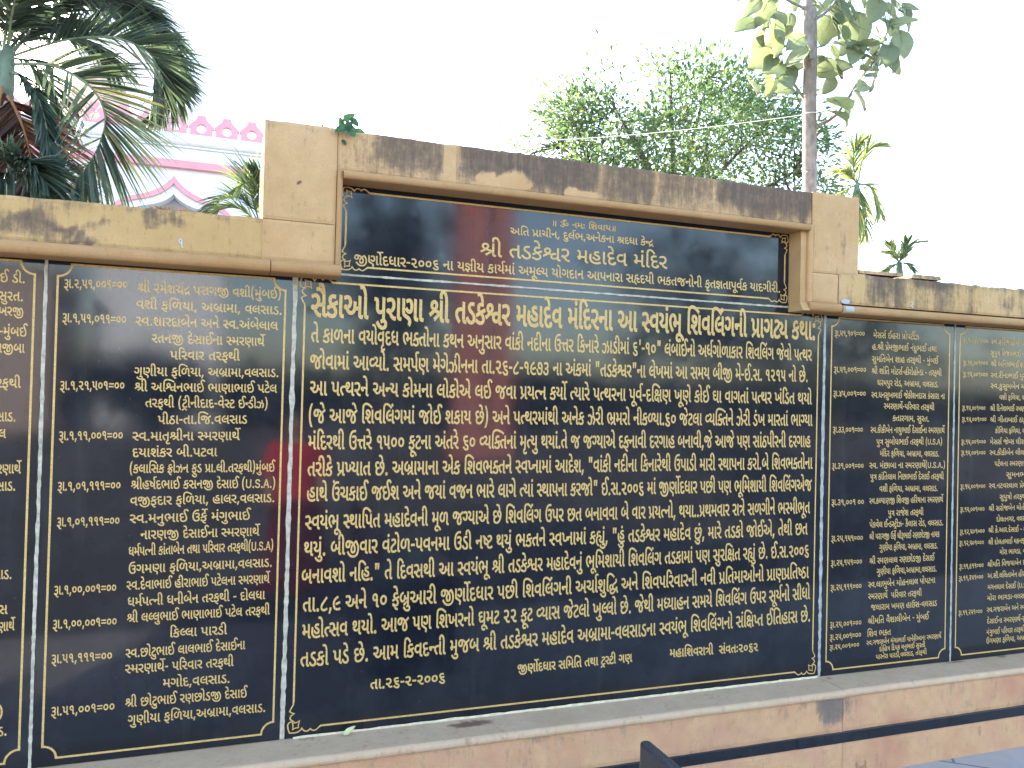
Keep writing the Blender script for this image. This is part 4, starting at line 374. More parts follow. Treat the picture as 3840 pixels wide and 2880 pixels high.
[3,56,529,162,-78,0,-124,24,-39,19,-50,25,-50,66,1,55,1,102,0,19,-6,22,-11,8,-16,11,-68,7,-71,0,17,73,15,0,70,0,84,-8,66,-19,43,-16,377,-139,122,-45,85,-39,76,22,103,11,-64,22,-98,60,1,41,0,50,160,70,157,0,52,0,118,-5,55,-7,-29,-71,-46,6,-104,4,-39,0,-82,0,-76,-26,1,-23,0,-25,88,-40,119,-36,158,-48,156,-96,1,-71,0,-78,-228,-97,-211,0,-222,0,-216,105,1,80,0,3,1,1,-78,-17,15,545,234,70,0,132,30,53,23,-253,94,-60,22,-90,36,-57,26,10,-31,1,-45,1,-31,0,-46,32,-45,27,-13,42,-20,15,867,173,0,-52,142,-58,133,0,118,0,162,48,1,56,0,44,-90,61,-103,34,-6,0,-7,0,-96,0,-158,-31,-92,-59],[1,49,549,107,-180,0,-202,87,1,67,0,56,63,38,-62,22,-78,59,1,42,0,50,168,75,165,0,42,0,108,-6,39,-5,-27,-71,-30,4,-78,5,-33,0,-98,0,-90,-33,1,-27,0,-21,44,-37,51,-16,74,15,101,0,28,0,72,-4,23,-2,-23,-72,-34,5,-67,0,-80,0,-106,-35,1,-39,0,-42,122,-43,99,0,110,0,164,42,71,34,1,348,161,-11,1,-635,-159,0,1,204,-62,-22,-166,-32],[1,38,547,107,-180,0,-200,87,1,67,0,56,63,38,-58,22,-82,62,1,42,0,55,160,85,165,25,59,-72,-96,-13,-94,-35,-30,-36,1,-16,0,-48,95,-30,74,15,101,0,28,0,68,-4,27,-2,-23,-72,-46,5,-55,0,-80,0,-106,-35,1,-39,0,-85,219,0,88,0,142,29,71,33,77,-65,-64,-28,-176,-41],[2,40,499,-10,-192,0,-214,94,1,78,0,68,172,89,153,40,124,32,106,43,1,33,0,34,-96,29,-75,0,-70,0,-118,-12,-59,-14,-49,68,66,14,150,17,87,0,166,0,162,-75,1,-59,0,-42,-68,-57,-114,-43,-73,-20,-110,-30,-128,-45,-54,-46,1,-32,0,-40,128,-51,117,0,96,0,156,27,81,25,75,-71,-94,-26,-186,-28,7,145,-230,-101,62,473,156,59,0,293,-180,-117,-38,-221,141],[1,56,827,0,-132,0,-202,55,-154,87,-59,47,-18,-1,-17,0,-92,0,-92,29,1,32,0,25,68,27,55,0,38,0,74,-12,45,-16,70,9,120,37,74,57,1,40,0,57,-126,57,-107,0,-68,0,-118,-14,-69,-17,-51,69,74,16,160,19,81,0,176,0,214,-93,1,-92,0,-18,-5,-17,28,-5,60,-5,31,0,62,0,96,12,47,12,33,-70,-54,-16,-116,-10,-59,0,-92,0,-77,15,-44,-40,-148,-57,-85,-15,76,-51,128,-56,128,-22,81,0,29,0,-17,-75],[1,54,291,251,-29,77,168,7,206,48,1,57,0,41,-110,48,-111,0,-80,0,-112,-13,-75,-17,-51,68,76,17,160,19,89,0,204,0,176,-92,1,-69,0,-43,-68,-64,-57,-22,126,-60,1,-83,0,-72,-170,-89,-153,-13,68,-45,110,-51,112,-21,71,0,41,0,-17,-75,-29,0,-130,0,-192,55,-142,86,-57,46,-130,2,-114,36,1,30,0,23,68,28,55,0,46,0,92,-19,57,-26,118,2,144,52,1,52,0,32,-56,54,-47,19,-54,-10,-124,-12],[2,4,101,387,1,72,903,0,1,-72,4,101,187,1,73,903,0,1,-73],[1,30,-345,641,-56,99,-122,84,-103,0,-22,0,-56,-4,-25,-5,-47,69,42,7,84,5,37,0,88,0,134,-38,43,-43,28,41,128,40,89,0,66,0,106,-13,41,-11,-43,-64,-34,9,-76,12,-41,0,-82,0,-84,-49,1,-38,1,-3,30,-43,27,-55],[2,28,421,178,-110,0,-200,58,-87,67,127,43,68,-51,120,-44,77,0,82,0,104,62,1,71,0,77,-118,69,-103,0,-62,0,-112,-15,-43,-12,-49,67,66,17,146,16,65,0,166,0,210,-107,1,-113,0,-64,-62,-80,-100,-44,-120,-17,4,959,-43,1,646,161,-11,1,-635],[1,36,479,0,-86,0,-114,19,-35,18,-32,17,-30,50,1,44,1,455,0,91,88,103,83,34,80,33,230,32,143,0,268,0,550,-92,285,-78,-83,-61,-264,71,-494,87,-243,0,-116,0,-174,-21,-57,-25,-42,-18,-58,-48,-30,-77,1,-63,1,-419,0,-28,12,-24,15,-9,22,-13,82,-5,45,0,-15,-73],[1,35,479,0,-86,0,-116,19,-33,18,-32,17,-30,50,1,44,1,471,0,86,84,99,79,32,144,60,267,0,246,0,496,-93,255,-80,-89,-58,-230,69,-446,89,-213,0,-102,0,-154,-19,-51,-23,-40,-17,-54,-45,-26,-72,1,-58,1,-437,0,-27,12,-25,13,-8,22,-14,86,-5,43,0,-15,-73],[1,27,419,12,-90,36,-150,79,-92,86,1,48,0,39,52,60,49,21,60,26,190,26,177,0,185,0,1,170,161,-11,1,-635,-159,0,1,403,-195,0,-90,0,-108,-6,-64,-13,-25,-10,-62,-25,1,-45,0,-52,146,-89,129,-52],[1,66,393,125,-129,42,225,131,-5,2,-371,-63,-43,73,285,39,-54,23,-64,56,1,34,0,62,190,79,161,0,64,0,114,-7,55,-7,-29,-72,-52,6,-82,6,-51,0,-102,0,-100,-40,1,-34,0,-21,54,-41,63,-21,443,67,53,-70,-349,-45,140,-42,136,-85,1,-55,0,-37,-74,-70,-170,-45,-143,0,-38,0,-53,1,76,-51,138,-43,93,0,53,0,-17,-75,-31,0,-118,0,-170,46,-132,80,-57,49,-82,6,-84,26,-28,32,1,12,0,23,62,26,45,0,54,0,90,-28,45,-26,66,-7,93,0,116,0,112,44,1,39,0,25,-66,53,-105,39],
[1,26,-323,-355,-194,0,-286,90,-117,77,125,43,78,-48,140,-62,156,-29,101,0,112,0,98,35,1,34,0,30,-90,29,-69,0,-54,0,-84,-11,-41,-11,-51,67,108,23,115,0,154,0,164,-74,1,-61,0,-58,-180,-74],[2,44,529,162,-78,0,-124,24,-39,19,-50,25,-50,66,1,55,1,102,0,19,-6,22,-11,8,-16,11,-68,7,-71,0,17,73,15,0,70,0,84,-8,66,-19,43,-16,377,-139,40,-15,58,-23,29,-12,1,241,161,-10,1,-440,0,-28,12,-24,19,-10,22,-13,72,-4,51,0,-15,-73,-19,0,-86,0,-112,19,-35,18,-34,17,-30,50,1,44,1,59,-52,-19,-134,-26,15,405,254,42,-20,99,0,70,0,128,28,59,25,-255,94,-60,22,-90,36,-57,26,10,-31,1,-45,1,-31,0,-46,32,-45],[1,22,641,-10,-148,0,-220,58,-120,101,1,64,1,413,159,0,1,-407,0,-45,80,-70,148,-40,103,0,104,0,146,40,80,70,1,45,1,407,159,0,1,-413,0,-64,-120,-101,-220,-58],[1,51,553,-11,-136,0,-198,44,-114,78,-5,53,165,0,6,-36,82,-45,128,-23,75,0,84,0,136,28,78,51,1,33,0,30,-68,38,-112,24,-65,9,-151,22,-152,21,-168,80,1,62,0,53,114,79,196,44,121,0,124,0,190,-44,110,-75,5,-47,-155,0,-12,46,-152,50,-111,0,-80,0,-122,-27,-68,-46,1,-29,0,-33,82,-40,112,-22,45,-6,127,-18,50,-6,122,-24,110,-39,72,-60,1,-44,0,-51,-106,-82,-204,-48],[2,14,45,0,455,626,185,0,463,-626,-167,0,-265,371,-24,35,-66,103,-45,79,31,0,-44,-80,-68,-105,-19,-32,-257,-371,4,273,175,1,69,643,0,1,-69],[2,20,559,105,-214,0,-256,124,1,108,0,101,266,138,245,27,41,-75,-186,-19,-200,-93,1,-83,0,-78,172,-76,129,0,64,0,100,10,45,10,63,-67,-54,-13,-134,-14,8,489,304,-35,73,503,51,1,175,161,-11,1,-635,-159,0,1,395],[1,53,479,0,-76,0,-118,17,-39,20,-38,20,-26,51,1,40,1,457,-20,65,-92,98,-126,56,-71,0,-64,0,-96,-44,1,-56,0,-13,4,-28,5,-14,-155,0,-4,14,-8,36,1,14,0,81,182,82,141,0,96,0,144,-47,47,-35,30,42,134,40,89,0,74,0,102,-13,43,-11,-43,-64,-34,9,-72,12,-45,0,-84,0,-82,-49,1,-38,0,-3,1,-2,54,-59,21,-65,1,-461,0,-28,14,-23,15,-10,22,-13,82,-5,43,0,-15,-73],[2,29,537,-10,-108,0,-136,44,-66,67,1,36,0,35,40,63,96,70,85,43,-74,38,-214,97,-141,61,105,59,134,-58,210,-98,87,-47,88,44,210,100,133,59,107,-59,-140,-62,-214,-96,-81,-38,112,-61,80,-97,1,-54,0,-36,-58,-67,-134,-43,13,535,62,76,0,72,44,1,32,0,38,-56,69,-81,48,-64,-35,-70,-52,-24,-44,1,-26,0,-34,78,-40],[1,43,551,146,-178,0,-218,92,-57,83,190,28,194,73,1,55,0,29,-70,29,-51,0,-58,0,-66,-25,1,-21,0,-17,38,-28,53,-14,-91,-54,-80,22,-72,57,1,36,0,45,142,67,135,0,102,0,122,-38,56,-59,1,-32,0,-66,-174,-93,-159,-34,36,-29,118,-34,97,0,120,0,166,43,63,31,1,311,161,-11,1,-635,-159,0,1,244,-60,-22,-164,-33],[1,30,333,152,-52,0,-108,40,-70,57,1,25,0,17,52,25,61,0,49,0,1,124,0,28,-12,24,-11,8,-20,14,-88,6,-41,0,17,72,23,0,166,0,69,-36,34,-17,28,-51,1,-44,1,-128,419,0,1,-72,-417,0,1,-29,0,-34,-56,-29],[2,17,479,0,-86,0,-112,19,-35,18,-34,17,-30,50,1,44,1,455,161,-10,1,-441,0,-28,12,-24,19,-10,22,-13,78,-4,45,0,-15,-73,32,111,624,-108,47,-162,40,-87,0,-38,0,-60,-6,-17,-4,-45,69,32,5,78,6,51,0,116,0,196,-52,127,-62,-30,61,-66,69,-88,29,-63,0,-20,0,-58,-5,-25,-5,-45,68,40,7,84,5,37,0,96,0,142,-45,104,-111,37,-99,-127,0,-6,12,-3,11],
]
SYLLABLE_ROWS = [
[599,0,0,0],[299],[890,2,0,0],[546,3,0,0],[842,4,0,0,5,594,0],[942,6,0,0,7,265,0],[842,8,0,0,9,577,0],[594,10,0,0],[883,11,0,0],[837,12,0,0,13,265,0],[833,14,0,0,9,568,0],[925,15,0,0,16,660,0],[268,17,0,0],[467,18,0,0,19,487,0],[651,20,0,0,21,651,0],[809,22,0,0],[546,3,0,0,23,546,0],[511,24,0,0],[811,3,0,0,9,546,0],[720,25,0,0],[467,18,0,0],[871,26,0,0,9,606,0],[511,24,0,0,23,489,0],[779,27,0,0,28,289,0],[985,25,0,0,16,720,0],[572,13,0,0],[481,29,0,0],[863,30,0,0],[445,31,0,0],[594,4,0,0],[898,32,0,0,9,633,0],[467,18,0,0,23,448,0],[577,8,0,0],[594,4,0,0,33,594,0],[732,34,0,0,18,265,0],[992,35,0,0],[1086,36,0,0,37,821,0],[340,38,0,0],[551,39,0,0],[551,40,0,0],[551,41,0,0],[955,42,0,0,16,690,0],[776,24,0,0,9,511,0],[594,10,0,0,21,594,0],[859,4,0,0,9,594,0,33,859,0],[594,43,0,0,44,594,0],[1033,45,0,0,10,439,0],[859,10,0,0,46,594,0],[654,47,0,0],[732,18,0,0,9,467,0],[1148,48,0,0],[568,49,0,0],[710,31,0,0,9,445,0],[711,50,0,0],[576,51,0,0],[859,10,0,0,16,594,0],[822,52,0,0],[811,3,0,0,46,546,0],[811,3,0,0,16,546,0],[511,24,0,0,53,453,0],[690,42,0,0],[837,13,0,0,9,572,0],[568,54,0,0,44,568,0],[577,8,0,0,21,577,0],[859,10,0,0,9,594,0],[919,47,0,0,16,654,0],[710,31,0,0,55,445,0],[268,56,0,0],[711,50,0,0,57,711,0],[1148,58,0,0],[568,54,0,0,19,568,0],[1086,36,0,0,9,821,0],[1038,59,0,0,8,461,0],[594,10,0,0,33,594,0],[809,60,0,0,44,809,0],[916,61,0,0,20,265,0],[985,63,0,0],[890,64,0,0,9,625,0],[294,65,0,0],[572,13,0,0,23,572,0],[750,66,0,0],[577,67,0,0,53,577,0],[606,26,0,0],[1309,68,0,0,13,472,0,46,1044,0],[625,64,0,0],[546,69,0,0,19,546,0],[976,50,0,0,9,711,0],[842,8,0,0,9,577,0,33,842,0],[776,24,0,0,55,511,0],[732,18,0,0,55,467,0],[625,70,0,0],[669,71,0,0],[776,34,0,0,24,265,0],[445,31,0,0,23,410,0],[963,72,0,0,9,698,0],[746,29,0,0,73,481,0],[326,74,0,0],[551,75,0,0],[502,76,0,0],[651,20,0,0,33,651,0],[999,77,0,0,9,734,0],[634,78,0,0],[606,26,0,0,21,606,0],[919,47,0,0,46,654,0],[1015,66,0,0,9,750,0],[822,52,0,0,23,842,0],[842,8,0,0,46,577,0],[993,79,0,0,64,368,0],[1087,52,0,0,46,822,0],[1242,80,0,0,46,977,0],[568,49,0,0,21,568,0],[821,36,0,0],[594,4,0,0,23,594,0],[654,47,0,0,23,654,0],[963,72,0,0,55,698,0],[551,81,0,0],[551,82,0,0],[551,83,0,0],[551,84,0,0],[883,11,0,0,33,883,0],[651,20,0,0,23,651,0],[746,85,0,0],[999,77,0,0,16,734,0],[551,86,0,0],[738,87,0,0,23,700,0],[936,27,0,0,10,342,0],[776,24,0,0,46,511,0],[916,20,0,0,46,651,0],[883,88,0,0],[651,20,0,0],[568,14,0,0],[933,79,0,0,3,387,0],[859,10,0,0,37,594,0],[1212,79,0,0,10,353,0,9,947,0],[982,6,0,0,89,265,0],[746,90,0,0,44,746,0],[821,36,0,0,23,821,0],[885,91,0,0,9,620,0],[837,13,0,0,9,572,0,33,837,0],[746,85,0,0,33,746,0],[746,34,0,0,29,265,0],[354,92,0,0],[677,7,0,0],[354,93,0,0],[890,64,0,0,16,625,0],[698,72,0,0,23,631,0],[809,94,0,0],[710,31,0,0,46,445,0],[1327,95,0,0,9,1062,0],[451,96,0,0],[916,20,0,0,9,651,0],[977,80,0,0],[1309,97,0,0,68,265,0,13,737,0],[481,29,0,0,98,393,0],[859,4,0,0,9,594,0],[1074,22,0,0,9,809,0],[1265,99,0,0,10,406,0,9,1000,0],[511,100,0,0,101,503,0],[811,3,0,0,9,546,0,33,811,0],[594,43,0,0,53,594,0],[947,79,0,0,102,353,0,19,947,0],[859,10,0,0,9,594,0,33,859,0],[511,103,0,0],[842,8,0,0,16,577,0],[919,47,0,0,9,654,0],[633,32,0,0],[734,77,0,0],[976,50,0,0,9,711,0,33,976,0],[517,104,0,0],[833,49,0,0,16,568,0],[1318,105,0,0,9,1053,0],[999,106,0,0,9,734,0],[1044,68,0,0,13,472,0],[1170,107,0,0,3,359,0,9,905,0],[833,49,0,0,9,568,0],[1328,108,0,0,9,1063,0],[734,77,0,0,23,734,0],[625,64,0,0,23,625,0],[625,109,0,0],[660,15,0,0],[1212,79,0,0,10,353,0,9,947,0,33,1212,0],[1003,87,0,0,55,738,0],[859,12,0,0,4,265,0],[942,7,0,0,9,677,0],[833,12,0,0,49,265,0],[738,87,0,0],[1198,79,0,0,3,387,0,46,933,0],[582,110,0,0,23,582,0],[1344,59,0,0,4,485,0,16,1079,0],[594,102,0,0,19,594,0,33,594,0],[577,8,0,0,33,577,0],[716,96,0,0,46,451,0],[743,111,0,0],[806,112,0,0,19,806,0,33,806,0],[633,32,0,0,19,537,0,98,522,0],[738,87,0,0,19,552,0,98,610,0],[942,7,0,0,46,677,0],[898,113,0,0,32,265,0],[546,69,0,0,19,546,0,33,546,0],[711,114,0,0,19,711,0],[511,103,0,0,23,489,0],
[734,115,0,0,19,734,0],[925,15,0,0,9,660,0,21,925,0],[677,116,0,0,19,677,0],[981,12,0,0,117,265,0],[710,34,0,0,31,265,0],[1089,118,0,0,9,824,0],[898,32,0,0,46,633,0],[1055,79,0,0,50,344,0],[620,119,0,0,44,620,0],[1242,80,0,0,9,977,0],[746,90,0,0,19,746,0],[1316,45,0,0,20,400,0,46,1051,0],[1210,120,0,0,10,351,0,9,945,0],[594,10,0,0,23,594,0],[711,114,0,0,44,711,0],[976,50,0,0,16,711,0],[871,26,0,0,46,606,0],[481,29,0,0,23,484,0],[1189,27,0,0,13,352,0,16,924,0],[594,43,0,0,19,594,0],[711,50,0,0,33,711,0],[897,107,0,0,13,325,0],[451,121,0,0],[1162,122,0,0,96,446,0,55,897,0],[847,110,0,0,16,582,0],[820,13,0,0,5,572,0],[713,123,0,0,9,448,0],[551,124,0,0],[660,15,0,0,33,660,0],[490,28,0,0],[942,7,0,0,16,677,0],[594,43,0,0,19,594,0,33,594,0],[1015,6,0,0,66,265,0],[1079,59,0,0,4,485,0],[625,64,0,0,125,625,0],[654,126,0,0,19,654,0],[1086,36,0,0,16,821,0],[1128,127,0,0,30,265,0],[451,96,0,0,23,449,0],[716,121,0,0,55,451,0],[577,8,0,0,23,577,0],[897,122,0,0,96,446,0],[1005,27,0,0,29,259,0,73,740,0],[698,72,0,0],[782,104,0,0,9,517,0],[1087,128,0,0,52,265,0],[572,129,0,0,53,572,0],[677,7,0,0,33,677,0],[976,6,0,0,50,265,0],[782,130,0,0,46,517,0],[511,100,0,0,131,503,0],[916,20,0,0,16,651,0],[578,132,0,0,21,578,0],[640,133,0,0],[552,134,0,0],[593,135,0,0],[511,103,0,0,125,489,0],[594,4,0,0,21,594,0],[1198,79,0,0,3,387,0,16,933,0],[776,24,0,0,9,511,0,33,776,0],[898,32,0,0,55,633,0],[732,18,0,0,46,467,0],[1051,45,0,0,136,400,0,19,1051,0],[1316,45,0,0,20,400,0,9,1051,0],[1003,87,0,0,46,738,0],[451,96,0,0,19,443,0],[265,9,0,0],[711,50,0,0,21,711,0],[833,14,0,0,46,568,0],[716,96,0,0,137,451,0],[568,14,0,0,23,568,0],[546,3,0,0,33,546,0],[942,7,0,0,9,677,0,33,942,0],[859,4,0,0,46,594,0],[1005,27,0,0,29,259,0,9,740,0],[551,138,0,0],[511,24,0,0,98,389,0],[625,139,0,0,19,625,0],[582,110,0,0],[999,77,0,0,46,734,0],[1003,87,0,0,9,738,0],[811,113,0,0,3,265,0],[1298,45,0,0,10,439,0,9,1033,0],[568,49,0,0,23,568,0],[740,27,0,0,29,259,0],[1162,122,0,0,121,446,0,55,897,0],[511,24,0,0,57,489,0],[871,26,0,0,16,606,0],[448,123,0,0],[809,60,0,0,19,809,0],[833,49,0,0,46,568,0],[577,8,0,0,57,577,0],[837,13,0,0,16,572,0],[842,12,0,0,8,265,0],[511,24,0,0,19,454,0],[1080,140,0,0,50,369,0],[885,91,0,0,16,620,0],[847,110,0,0,46,582,0],[746,29,0,0,9,481,0],[976,50,0,0,141,711,0],[916,12,0,0,20,265,0],
]
TEXT_LINES = [
('H', "॥ ૐ નમઃ શિવાય॥", 0.9415, 0.5329, 1.1575, 0.5367, 16.5),
('H', "અતિ પ્રાચીન, દુર્લભ,અનેકના શ્રદધા કેન્દ્ર", 0.802, 0.4946, 1.2961, 0.5016, 20),
('H', "શ્રી તડકેશ્વર મહાદેવ મંદિર", 0.7074, 0.421, 1.3483, 0.4311, 40),
('H', "જીર્ણોદધાર-૨૦૦૬ ના યજ્ઞીય કાર્યમાં અમૂલ્ય યોગદાન આપનારા સહૃદયી ભકતજનોની કૃતજ્ઞતાપૂર્વક યાદગીરી.", 0.3323, 0.3682, 1.7956, 0.3825, 26),
('M', "સૈકાઓ પુરાણા શ્રી તડકેશ્વર મહાદેવ મંદિરના આ સ્વયંભૂ શિવલિંગની પ્રાગટ્ય કથા:", 0.2176, 0.2113, 1.947, 0.226, 63),
('M', "તે કાળના વયોવૃદધ ભક્તોના કથન અનુસાર વાંકી નદીના ઉત્તર કિનારે ઝાડીમાં ૬'-૧૦” લંબાઈનો અર્ધગોળાકાર શિવલિંગ જેવો પત્થર", 0.2196, 0.1387, 1.9357, 0.1511, 39),
('M', "જોવામાં આવ્યો. સમર્પણ મેગેઝીનના તા.૨૬-૮-૧૯૭૩ ના અંકમાં “તડકેશ્વર”ના લેખમાં આ સમય બીજી મે-ઈ.સ. ૧૨૧૫ નો છે.", 0.2183, 0.0643, 1.9192, 0.0764, 39),
('M', "આ પત્થરને અન્ય કોમના લોકોએ લઈ જવા પ્રયત્ન કર્યો ત્યારે પત્થરના પૂર્વ-દક્ષિણ ખૂણે કોઈ ઘા વાગતાં પત્થર ખંડિત થયો", 0.2204, -0.0098, 1.9392, -0.0016, 39),
('M', "(જે આજે શિવલિંગમાં જોઈ શકાય છે) અને પત્થરમાંથી અનેક ઝેરી ભ્રમરો નીકળ્યા.૬૦ જેટલા વ્યક્તિને ઝેરી ડંખ મારતાં ભાગ્યા", 0.2192, -0.0875, 1.9435, -0.0778, 39),
('M', "મંદિરથી ઉત્તરે ૧૫૦૦ ફૂટના અંતરે ૬૦ વ્યક્તિનાં મૃત્યુ થયાં.તે જ જગ્યાએ દફનાવી દરગાહ બનાવી,જે આજે પણ સાંઠપીરની દરગાહ", 0.2196, -0.1616, 1.9374, -0.152, 39),
('M', "તરીકે પ્રખ્યાત છે. અબ્રામાના એક શિવભક્તને સ્વપ્નામાં આદેશ, “વાંકી નદીના કિનારેથી ઉપાડી મારી સ્થાપના કરો.બે શિવભક્તોના", 0.22, -0.2363, 1.9469, -0.2282, 39),
('M', "હાથે ઉંચકાઈ જઈશ અને જયાં વજન ભારે લાગે ત્યાં સ્થાપના કરજો” ઈ.સ.૨૦૦૬ માં જીર્ણોદધાર પછી પણ ભૂમિશાયી શિવલિંગએજ", 0.2203, -0.3062, 1.946, -0.3053, 39),
('M', "સ્વયંભૂ સ્થાપિત મહાદેવની મૂળ જગ્યાએ છે શિવલિંગ ઉપર છત બનાવવા બે વાર પ્રયત્નો, થયા..પ્રથમવાર રાત્રે સળગીને ભસ્મીભૂત", 0.2176, -0.385, 1.94, -0.3838, 39),
('M', "થયું. બીજીવાર વંટોળ-પવનમા ઉડી નષ્ટ થયું ભકતને સ્વપ્નામાં કહ્યું, “હું તડકેશ્વર મહાદેવ છું, મારે તડકો જોઈએ, તેથી છત", 0.2166, -0.4587, 1.9313, -0.4581, 39),
('M', "બનાવશો નહિ.” તે દિવસથી આ સ્વયંભૂ શ્રી તડકેશ્વર મહાદેવનું ભૂમિશાયી શિવલિંગ તડકામાં પણ સુરક્ષિત રહ્યું છે. ઈ.સ.૨૦૦૬", 0.2122, -0.5354, 1.9382, -0.5343, 39),
('M', "તા.૮,૯ અને ૧૦ ફેબ્રુઆરી જીર્ણોદધાર પછી શિવલિંગની અર્ચાશુદ્ધિ અને શિવપરિવારની નવી પ્રતિમાઓનો પ્રાણપ્રતિષ્ઠા", 0.2176, -0.6144, 1.94, -0.6103, 39),
('M', "મહોત્સવ થયો. આજ પણ શિખરનો ઘૂમટ ૨૨ ફૂટ વ્યાસ જેટલો ખુલ્લો છે. જેથી મધ્યાહન સમયે શિવલિંગ ઉપર સૂર્યનો સીધો", 0.218, -0.6879, 1.9468, -0.6844, 39),
('M', "તડકો પડે છે. આમ કિવદન્તી મુજબ શ્રી તડકેશ્વર મહાદેવ અબ્રામા-વલસાડના સ્વયંભૂ શિવલિંગનો સંક્ષિપ્ત ઈતિહાસ છે.", 0.2153, -0.7661, 1.9486, -0.7625, 39),
('M', "તા.૨૬-૨-૨૦૦૬", 0.4117, -0.8473, 0.6305, -0.8478, 27),
('M', "જીર્ણોદધાર સમિતિ તથા ટ્રસ્ટી ગણ", 0.8597, -0.8425, 1.2506, -0.8421, 25),
('M', "મહાશિવરાત્રી  સંવતઃ૨૦૬૨", 1.39, -0.8406, 1.7337, -0.8477, 26),
('L', "રૂા.૨,૫૧,૦૦૧=૦૦", -0.3961, 0.2486, -0.2518, 0.2555, 22),
('L', "શ્રી રમેશચંદ્ર પરાગજી વશી(મુંબઈ)", -0.2261, 0.2497, 0.1332, 0.255, 22),
('L', "વશી ફળિયા, અબ્રામા, વલસાડ.", -0.2275, 0.2066, 0.1365, 0.2107, 22),
('L', "રૂા.૧,૫૧,૦૧૧=૦૦", -0.3972, 0.1617, -0.2518, 0.1645, 22),
('L', "સ્વ.શારદાબેન અને સ્વ.અંબેલાલ", -0.2281, 0.1624, 0.1283, 0.1679, 22),
('L', "રતનજી દેસાઈના સ્મરણાર્થે", -0.1884, 0.1188, 0.0956, 0.122, 22),
('L', "પરિવાર તરફથી", -0.1432, 0.0762, 0.0307, 0.0798, 22),
('L', "ગુણીયા ફળિયા, અબ્રામા,વલસાડ.", -0.2281, 0.0301, 0.1328, 0.0383, 22),
('L', "રૂા.૧,૨૧,૫૦૧=૦૦", -0.3976, -0.0108, -0.251, -0.007, 22),
('L', "શ્રી અશ્વિનભાઈ ભાણાભાઈ પટેલ", -0.2258, -0.0098, 0.1306, -0.0052, 22),
('L', "તરફથી (ટ્રીનીદાદ-વેસ્ટ ઈન્ડીઝ)", -0.199, -0.0512, 0.1067, -0.0482, 22),
('L', "પીઠા-તા.જિ.વલસાડ", -0.168, -0.0951, 0.0542, -0.0912, 22),
('L', "રૂા.૧,૧૧,૦૦૧=૦૦", -0.3963, -0.1384, -0.251, -0.1365, 22),
('L', "સ્વ.માતૃશ્રીના સ્મરણાર્થે", -0.2271, -0.1389, 0.0388, -0.136, 22),
('L', "દયાશંકર બી.પટવા", -0.2259, -0.1816, -0.0194, -0.18, 22),
('L', "(કલાસિક ફ્રોઝન ફુડ પ્રા.લી.તરફથી)મુંબઈ", -0.2311, -0.2234, 0.1323, -0.2223, 22),
('L', "રૂા.૧,૦૧,૧૧૧=૦૦", -0.3955, -0.2666, -0.2526, -0.2657, 22),
('L', "શ્રીહર્ષદભાઈ કસનજી દેસાઈ (U.S.A.)", -0.2272, -0.2652, 0.1327, -0.2666, 22),
('L', "વજીફદાર ફળિયા, હાલર,વલસાડ.", -0.2273, -0.3076, 0.1315, -0.3062, 22),
('L', "રૂા.૧,૦૧,૧૧૧=૦૦", -0.3945, -0.3569, -0.2524, -0.3571, 22),
('L', "સ્વ.મનુભાઈ ઉર્ફે મંગુભાઈ", -0.2272, -0.3536, 0.0721, -0.3527, 22),
('L', "નારણજી દેસાઈના સ્મરણાર્થે", -0.2004, -0.3963, 0.097, -0.3973, 22),
('L', "ધર્મપત્ની કાંતાબેન તથા પરિવાર તરફથી(U.S.A)", -0.2275, -0.4387, 0.1321, -0.4372, 22),
('L', "ઉગમણા ફળિયા,અબ્રામા,વલસાડ.", -0.2261, -0.4847, 0.1299, -0.4834, 22),
('L', "રૂા.૧,૦૦,૦૦૧=૦૦", -0.3958, -0.529, -0.2551, -0.5301, 22),
('L', "સ્વ.દેવાભાઈ હીરાભાઈ પટેલના સ્મરણાર્થે", -0.23, -0.5265, 0.1267, -0.5277, 22),
('L', "ધર્મપત્ની ધનીબેન તરફથી - દોલધા", -0.226, -0.5696, 0.1149, -0.5714, 22),
('L', "રૂા.૧,૦૦,૦૦૧=૦૦", -0.3962, -0.6148, -0.2515, -0.617, 22),
('L', "શ્રી લલ્લુભાઈ ભાણાભાઈ પટેલ તરફથી", -0.2268, -0.6111, 0.1282, -0.6139, 22),
('L', "કિલ્લા પારડી", -0.1212, -0.6578, 0.019, -0.6598, 22),
('L', "રૂા.૫૧,૧૧૧=૦૦", -0.3966, -0.7022, -0.2597, -0.7045, 22),
('L', "સ્વ.છોટુભાઈ લાલભાઈ દેસાઈના", -0.2269, -0.7022, 0.0669, -0.7038, 22),
('L', "સ્મરણાર્થે- પરિવાર તરફથી", -0.2269, -0.7429, 0.0383, -0.747, 22),
('L', "મગોદ,વલસાડ.", -0.1355, -0.7882, 0.029, -0.7911, 22),
('L', "રૂા.૫૧,૦૦૧=૦૦", -0.3934, -0.8342, -0.2502, -0.836, 22),
('L', "શ્રી છોટુભાઈ રણછોડજી દેસાઈ", -0.2244, -0.8303, 0.077, -0.8347, 22),
('L', "ગુણીયા ફળિયા,અબ્રામા,વલસાડ.", -0.2172, -0.8751, 0.1235, -0.8792, 22),
('K', "ઈ ડી.", -0.5371, 0.2539, -0.4848, 0.2543, 22),
('K', "સુરત.", -0.5398, 0.2079, -0.4873, 0.2092, 22),
('K', "ખરજી", -0.5387, 0.1708, -0.485, 0.1706, 22),
('K', "-મુંબઈ", -0.5349, 0.12, -0.4742, 0.1209, 22),
('K', "રાજીબા", -0.5451, 0.0778, -0.4794, 0.0798, 22),
('K', "રફથી", -0.5379, -0.0086, -0.4855, -0.0079, 22),
('K', "સાડ.", -0.5354, -0.0925, -0.4947, -0.092, 22),
('K', "લ", -0.5296, -0.1341, -0.5136, -0.1334, 22),
